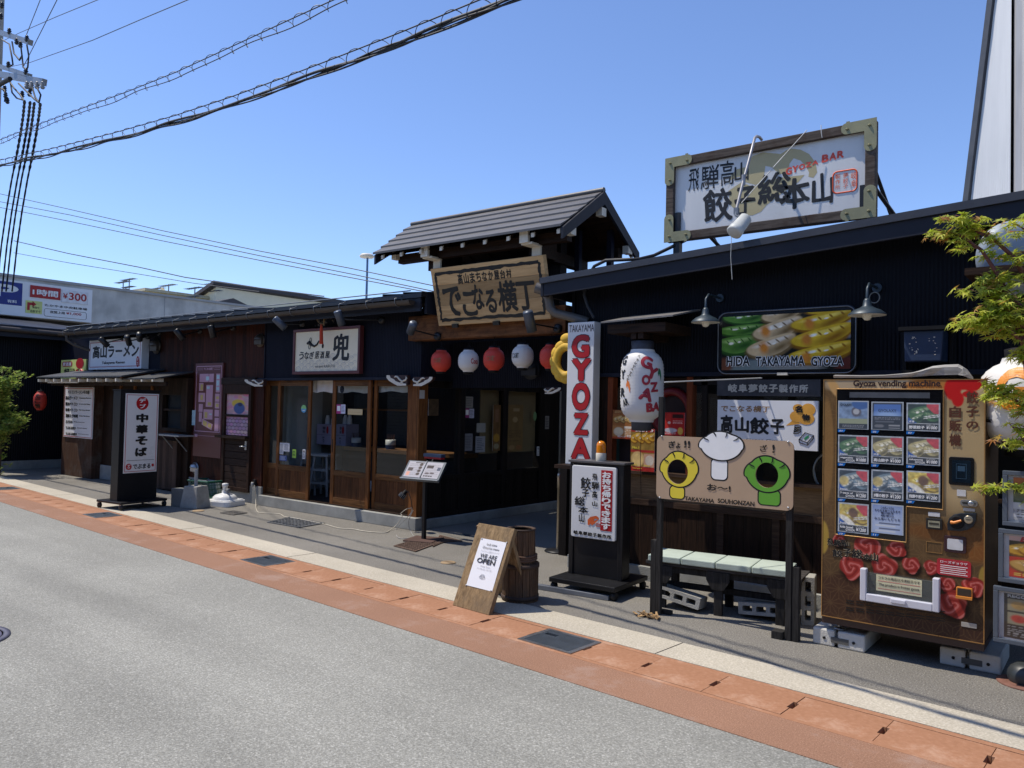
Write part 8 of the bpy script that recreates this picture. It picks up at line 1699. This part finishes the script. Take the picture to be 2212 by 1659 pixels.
def px_cable(label, pts, Yf, r_=.006, m=None, z=None):
    P = [UZ(c,x,y,.008) if zf else UY(c,x,y,Yf) for c,x,y,zf in pts]; Q = []
    for i in range(len(P)-1):
        p0,p1,p2,p3 = P[max(i-1,0)],P[i],P[i+1],P[min(i+2,len(P)-1)]
        for j in range(6): u = j/6; Q.append(.5*((2*p1)+(p2-p0)*u+(2*p0-5*p1+4*p2-p3)*u*u+(3*p1-p0-3*p2+p3)*u**3))
    Q.append(P[-1]); b = B(); b.tube(Q,r_,6); return single('electric_cable', b, m or mat('cream_cable',(190,182,164),.6,0,.08,6), label, 'cable')
px_cable('cream cable hanging from the wall socket and running along the foot of the step',[('Z5',1112,580,0),('Z5',1122,640,0),('Z5',1125,760,0),('Z5',1138,860,1),('Z5',1200,885,1),('Z5',1380,895,1),('Z5',1440,925,1),('Z5',1560,942,1),('Z7',700,1438,1),('Z7',860,1480,1),('Z7',1000,1490,1),('Z7',1120,1512,1),('Z7',1310,1525,1),('Z7',1360,1505,1)],7.66)
px_cable('cream cable from the step end up to the clip lamp',[('Z7',1360,1505,1),('Z7',1430,1450,0),('Z7',1490,1360,0),('Z7',1475,1335,0),('Z7',1530,1290,0),('Z7',1590,1275,0)],7.6,.005)
px_cable('grey looped cable from the clip lamp to the menu stand foot',[('Z7',1590,1285,0),('Z7',1570,1340,0),('Z7',1470,1440,0),('Z7',1425,1510,0),('Z7',1440,1565,1),('Z7',1490,1585,1),('Z7',1560,1580,1)],7.55,.005,mat('grey_cable',(150,148,144),.6))
px_cable('grey cable falling straight beside the corner post to the menu stand foot',[('Z7',1600,1300,0),('Z7',1560,1390,0),('Z7',1555,1450,0),('Z7',1580,1520,0),('Z7',1615,1570,1),('Z7',1645,1560,1)],7.5,.005,mat('grey_cable',(150,148,144)))
px_cable('black cable behind the take-away sign running to the bench',[('W1',1000,460,0),('W1',1060,480,0),('W1',1090,510,1),('W1',1170,550,1),('W1',1250,580,1)],6.7,.007,cab)
p = UY('Z5',1112,560,Y0-.06); t = thing('wall_socket','black wall socket with a grey plug beside the eel pub boards','socket',p); b = B(); b.box(p.x-.035,p.x+.035,Y0-.075,Y0-.04,p.z-.04,p.z+.06); obj('cover', b, blackm, t, .004); b = B(); b.lathe([(.0,-.05),(.02,-.045),(.026,.0),(.02,.03),(0,.03)],12,0,Mx.Translation((p.x,Y0-.1,p.z-.01))); obj('plug', b, mat('plug_grey',(150,150,146),.5), t)
# ================================================================ bits before the brown boards
p = UZ('Z5',372,835); t = thing('concrete_weight','tapered grey concrete base with a short steel tube','concrete base',(p.x,p.y+.1,0)); M = Mx.Translation((p.x-.02,p.y+.16,0)) @ Mx.Rotation(R(20),4,'Z'); b = B()
b.add([(sx*a,sy*a,z) for a,z in ((.17,0),(.128,.35)) for sx,sy in ((-1,-1),(1,-1),(1,1),(-1,1))],[(3,2,1,0),(4,5,6,7),(0,1,5,4),(1,2,6,5),(2,3,7,6),(3,0,4,7)],0,M); obj('block', b, concd, t, .012); b = B(); b.tube([M @ V((0,0,.34)),M @ V((0,0,.62))],.028,14); obj('tube', b, mat('tube_grey',(150,152,152),.6,0,.1,6), t)
p = UZ('Z5',190,828); b = B(); b.box(-.17,.17,-.09,.09,0,.29,0,Mx.Translation((p.x-.02,p.y+.22,0)) @ Mx.Rotation(R(8),4,'Z')); single('kerb_block', b, mat('dark_grey_block',(112,112,108),.9,0,.15,6,.3,80), 'square dark grey concrete block left of the tapered base','concrete block',bev=.008)
p = UZ('Z5',500,735); t = thing('shopping_basket','dark green plastic basket behind the tapered concrete base','basket',(p.x,p.y+.15,0)); gm = mat('green_plastic',(24,78,60),.5,0,.12,6); M = Mx.Translation((p.x-.05,p.y+.2,0)) @ Mx.Rotation(R(6),4,'Z')
b = B(); b.box(-.24,.24,-.17,.17,.01,.03,0,M)
for k in range(17): x = -.25+.5*k/16; [b.tube([M @ V((x*.93,s*.165,.03)),M @ V((x,s*.185,.3))],.006,4) for s in (-1,1)]
for k in range(12): y = -.18+.36*k/11; [b.tube([M @ V((s*.235,y*.93,.03)),M @ V((s*.255,y,.3))],.006,4) for s in (-1,1)]
for z in (.1,.18,.25): k = .235+.02*z/.3; j = .167+.018*z/.3; b.tube([M @ V(v_) for v_ in ((-k,-j,z),(k,-j,z),(k,j,z),(-k,j,z),(-k,-j,z))],.007,4)
obj('basket_body', b, gm, t); b = B(); frame_ = [(-.275,-.2),(.275,-.2),(.275,.2),(-.275,.2)]
for i in range(4): a_,e_ = frame_[i],frame_[(i+1)%4]; b.tube([M @ V((*a_,.31)),M @ V((*e_,.31))],.02,6)
obj('rim', b, gm, t)
b = B(); b.tube([M @ V((-.2,-.17,.325)),M @ V((.2,-.17,.33))],.009,5); obj('handle', b, grey, t)
p = UZ('Z5',630,812); t = thing('parasol_weight','white plastic parasol base against the concrete foundation','parasol base',(p.x,p.y+.2,0)); wp_ = mat('white_plastic',(216,216,214),.35,0,.04,4); M = Mx.Translation((p.x+.03,p.y+.24,0)) @ Mx.Rotation(R(18),4,'Z')
b = B(); b.prism(rrect((-.26,-.24,.26,.24),.08),.0,.085,0,M); b.prism(rrect((-.24,-.22,.24,.22),.08),.086,.1,0,M); obj('foot', b, wp_, t, .012); b = B(); b.lathe([(.2,.1),(.19,.14),(.15,.175),(.08,.195),(.05,.2),(.05,.24)],24,0,M); obj('dome', b, wp_, t)
b = B(); b.lathe([(.04,.24),(.04,.31),(.05,.312),(.05,.36),(.03,.365),(0,.365)],20,0,M); obj('sleeve', b, wp_, t); b = B(); b.tube([M @ V((.04,-.03,.27)),M @ V((.13,-.08,.27))],.014,8); b.lathe([(.03,0),(.03,.04),(0,.04)],12,0,M @ Mx.Translation((.14,-.09,.25))); obj('knob', b, mat('knob_grey',(120,120,118),.5), t)
# ================================================================ trees
def maple_leaf(b, p, s, nrm, yawl, m=0):
    n = V(nrm).normalized(); t1 = n.orthogonal().normalized(); t1 = (Mx.Rotation(yawl,3,n) @ t1); t2 = n.cross(t1); pts = []
    lob = ((-2.2,.45),(-1.35,.8),(-.62,.98),(0,1.1),(.62,.98),(1.35,.8),(2.2,.45))
    for i,(a,l) in enumerate(lob):
        pts.append((sin(a)*l,cos(a)*l,-.22*l)); 
        if i < 6: am = (a+lob[i+1][0])/2; pts.append((sin(am)*.3,cos(am)*.3,0))
    vs = [p]+[p+t1*(x*s)+t2*(y*s)+n*(z*s) for x,y,z in pts]; k = len(pts)
    b.add(vs,[(0,i,i+1) for i in range(1,k)],m)
def branch_tree(name,label,loc,limbs,leafn,ls,lm,bm,up,spread):
    t_ = thing(name,label,'tree',loc); b = B(); tips = []
    for pts,r0_ in limbs:
        P = [V(p_) for p_ in pts]; b.tube(P,[r0_*(1-.8*i/(len(P)-1)) for i in range(len(P))],7)
        for i in range(1,len(P)): 
            for u in np.linspace(0,1,5): tips.append((P[i-1]+(P[i]-P[i-1])*float(u), i/(len(P)-1)))
    tw = []
    lb = B(); cl = [tips[i] for i in rs.choice(len(tips), leafn//14)]
    for c,f in cl:
        if f < .3 and len(limbs[0][0]) > 3 and rs.rand() < .7: continue
        d = V((rs.randn(),rs.randn()*.8,rs.randn()*.45-.05))*spread; e = c+d; b.tube([c,c+d*.5+V((0,0,.02)),e],[.004,.003,.0015],4)
        for k in range(14):
            u = rs.rand()**.6; p_ = c+d*u+V((rs.randn(),rs.randn(),rs.randn()*.5))*spread*.32
            maple_leaf(lb,p_,ls*(.6+.7*rs.rand()),V((rs.randn()*.5-.25,rs.randn()*.5-.35,1)),rs.rand()*6.28, 1 if (u > .85 and rs.rand() < .35) else 0)
    obj('branches', b, bm, t_); obj('foliage', lb, lm, t_); return t_
bark = mat('maple_bark',(84,66,52),.85,0,.25,10,.4,40); red_twig = mat('maple_twig',(104,58,48),.7,0,.2,10)
lg = leaf_mat('maple_leaf_green',(150,172,44),(214,214,88)); lo_ = leaf_mat('maple_leaf_tip',(168,110,56),(190,160,70))
def YP(*l, Y=6.0): return [tuple(UY('D',x,y,Yv)) for x,y,Yv in l]
limbs = [([( .2,6.0,0),(.12,6.0,.7),(.05,5.98,1.3)]+YP((2225,860,5.95),(2205,720,5.9)),.045),
 (YP((2225,780,5.9),(2190,680,5.8),(2160,600,5.75),(2120,540,5.7),(2070,505,5.65),(2018,495,5.6)),.02),
 (YP((2230,640,5.9),(2195,560,5.8),(2150,520,5.75),(2090,490,5.7),(2045,470,5.7)),.018),
 (YP((2240,560,5.9),(2220,500,5.85),(2190,480,5.8)),.012),
 (YP((2230,760,5.9),(2190,720,5.8),(2150,690,5.75),(2120,690,5.7),(2105,705,5.7)),.016),
 (YP((2230,680,5.85),(2180,640,5.8),(2140,610,5.8),(2118,590,5.8)),.014),
 (YP((2235,720,5.85),(2200,700,5.8),(2165,670,5.8),(2130,640,5.75)),.014),
 (YP((2235,900,5.95),(2205,870,5.9),(2165,850,5.85),(2150,840,5.85)),.012),
 (YP((2235,990,5.95),(2205,940,5.9),(2180,915,5.85)),.012),
 (YP((2240,1060,6.0),(2190,1050,6.0),(2150,1050,6.0)),.008)]
t = branch_tree('maple_tree','young maple with light green leaves reaching in from the right edge',(.2,6.0,0),limbs,2000,.052,[lg,lo_],red_twig,0,.085)
cxl, cyl = UY('D',-4,1000,6.45).x, 6.45
limbs = [([(cxl,cyl,0),(cxl+.05,cyl,.8),(cxl,cyl-.05,1.6),(cxl+.1,cyl,2.3)],.06)]
for k in range(16):
    a = k*2.4; z = 1.0+1.15*((k*.37)%1); rr = .44*(1-.25*abs(z-1.6)); limbs.append(([(cxl,cyl,z-.3),(cxl+rr*.5*cos(a),cyl+rr*.5*sin(a),z-.05),(cxl+rr*cos(a),cyl+rr*sin(a),z+.12)],.018))
t = branch_tree('garden_tree','bushy light green garden tree before the dark wing at the left edge',(cxl,cyl,0),limbs,6500,.055,[leaf_mat('tree_leaf_green',(96,130,50),(172,190,92)),leaf_mat('tree_leaf_tip',(170,176,84),(196,196,110))],bark,0,.15)
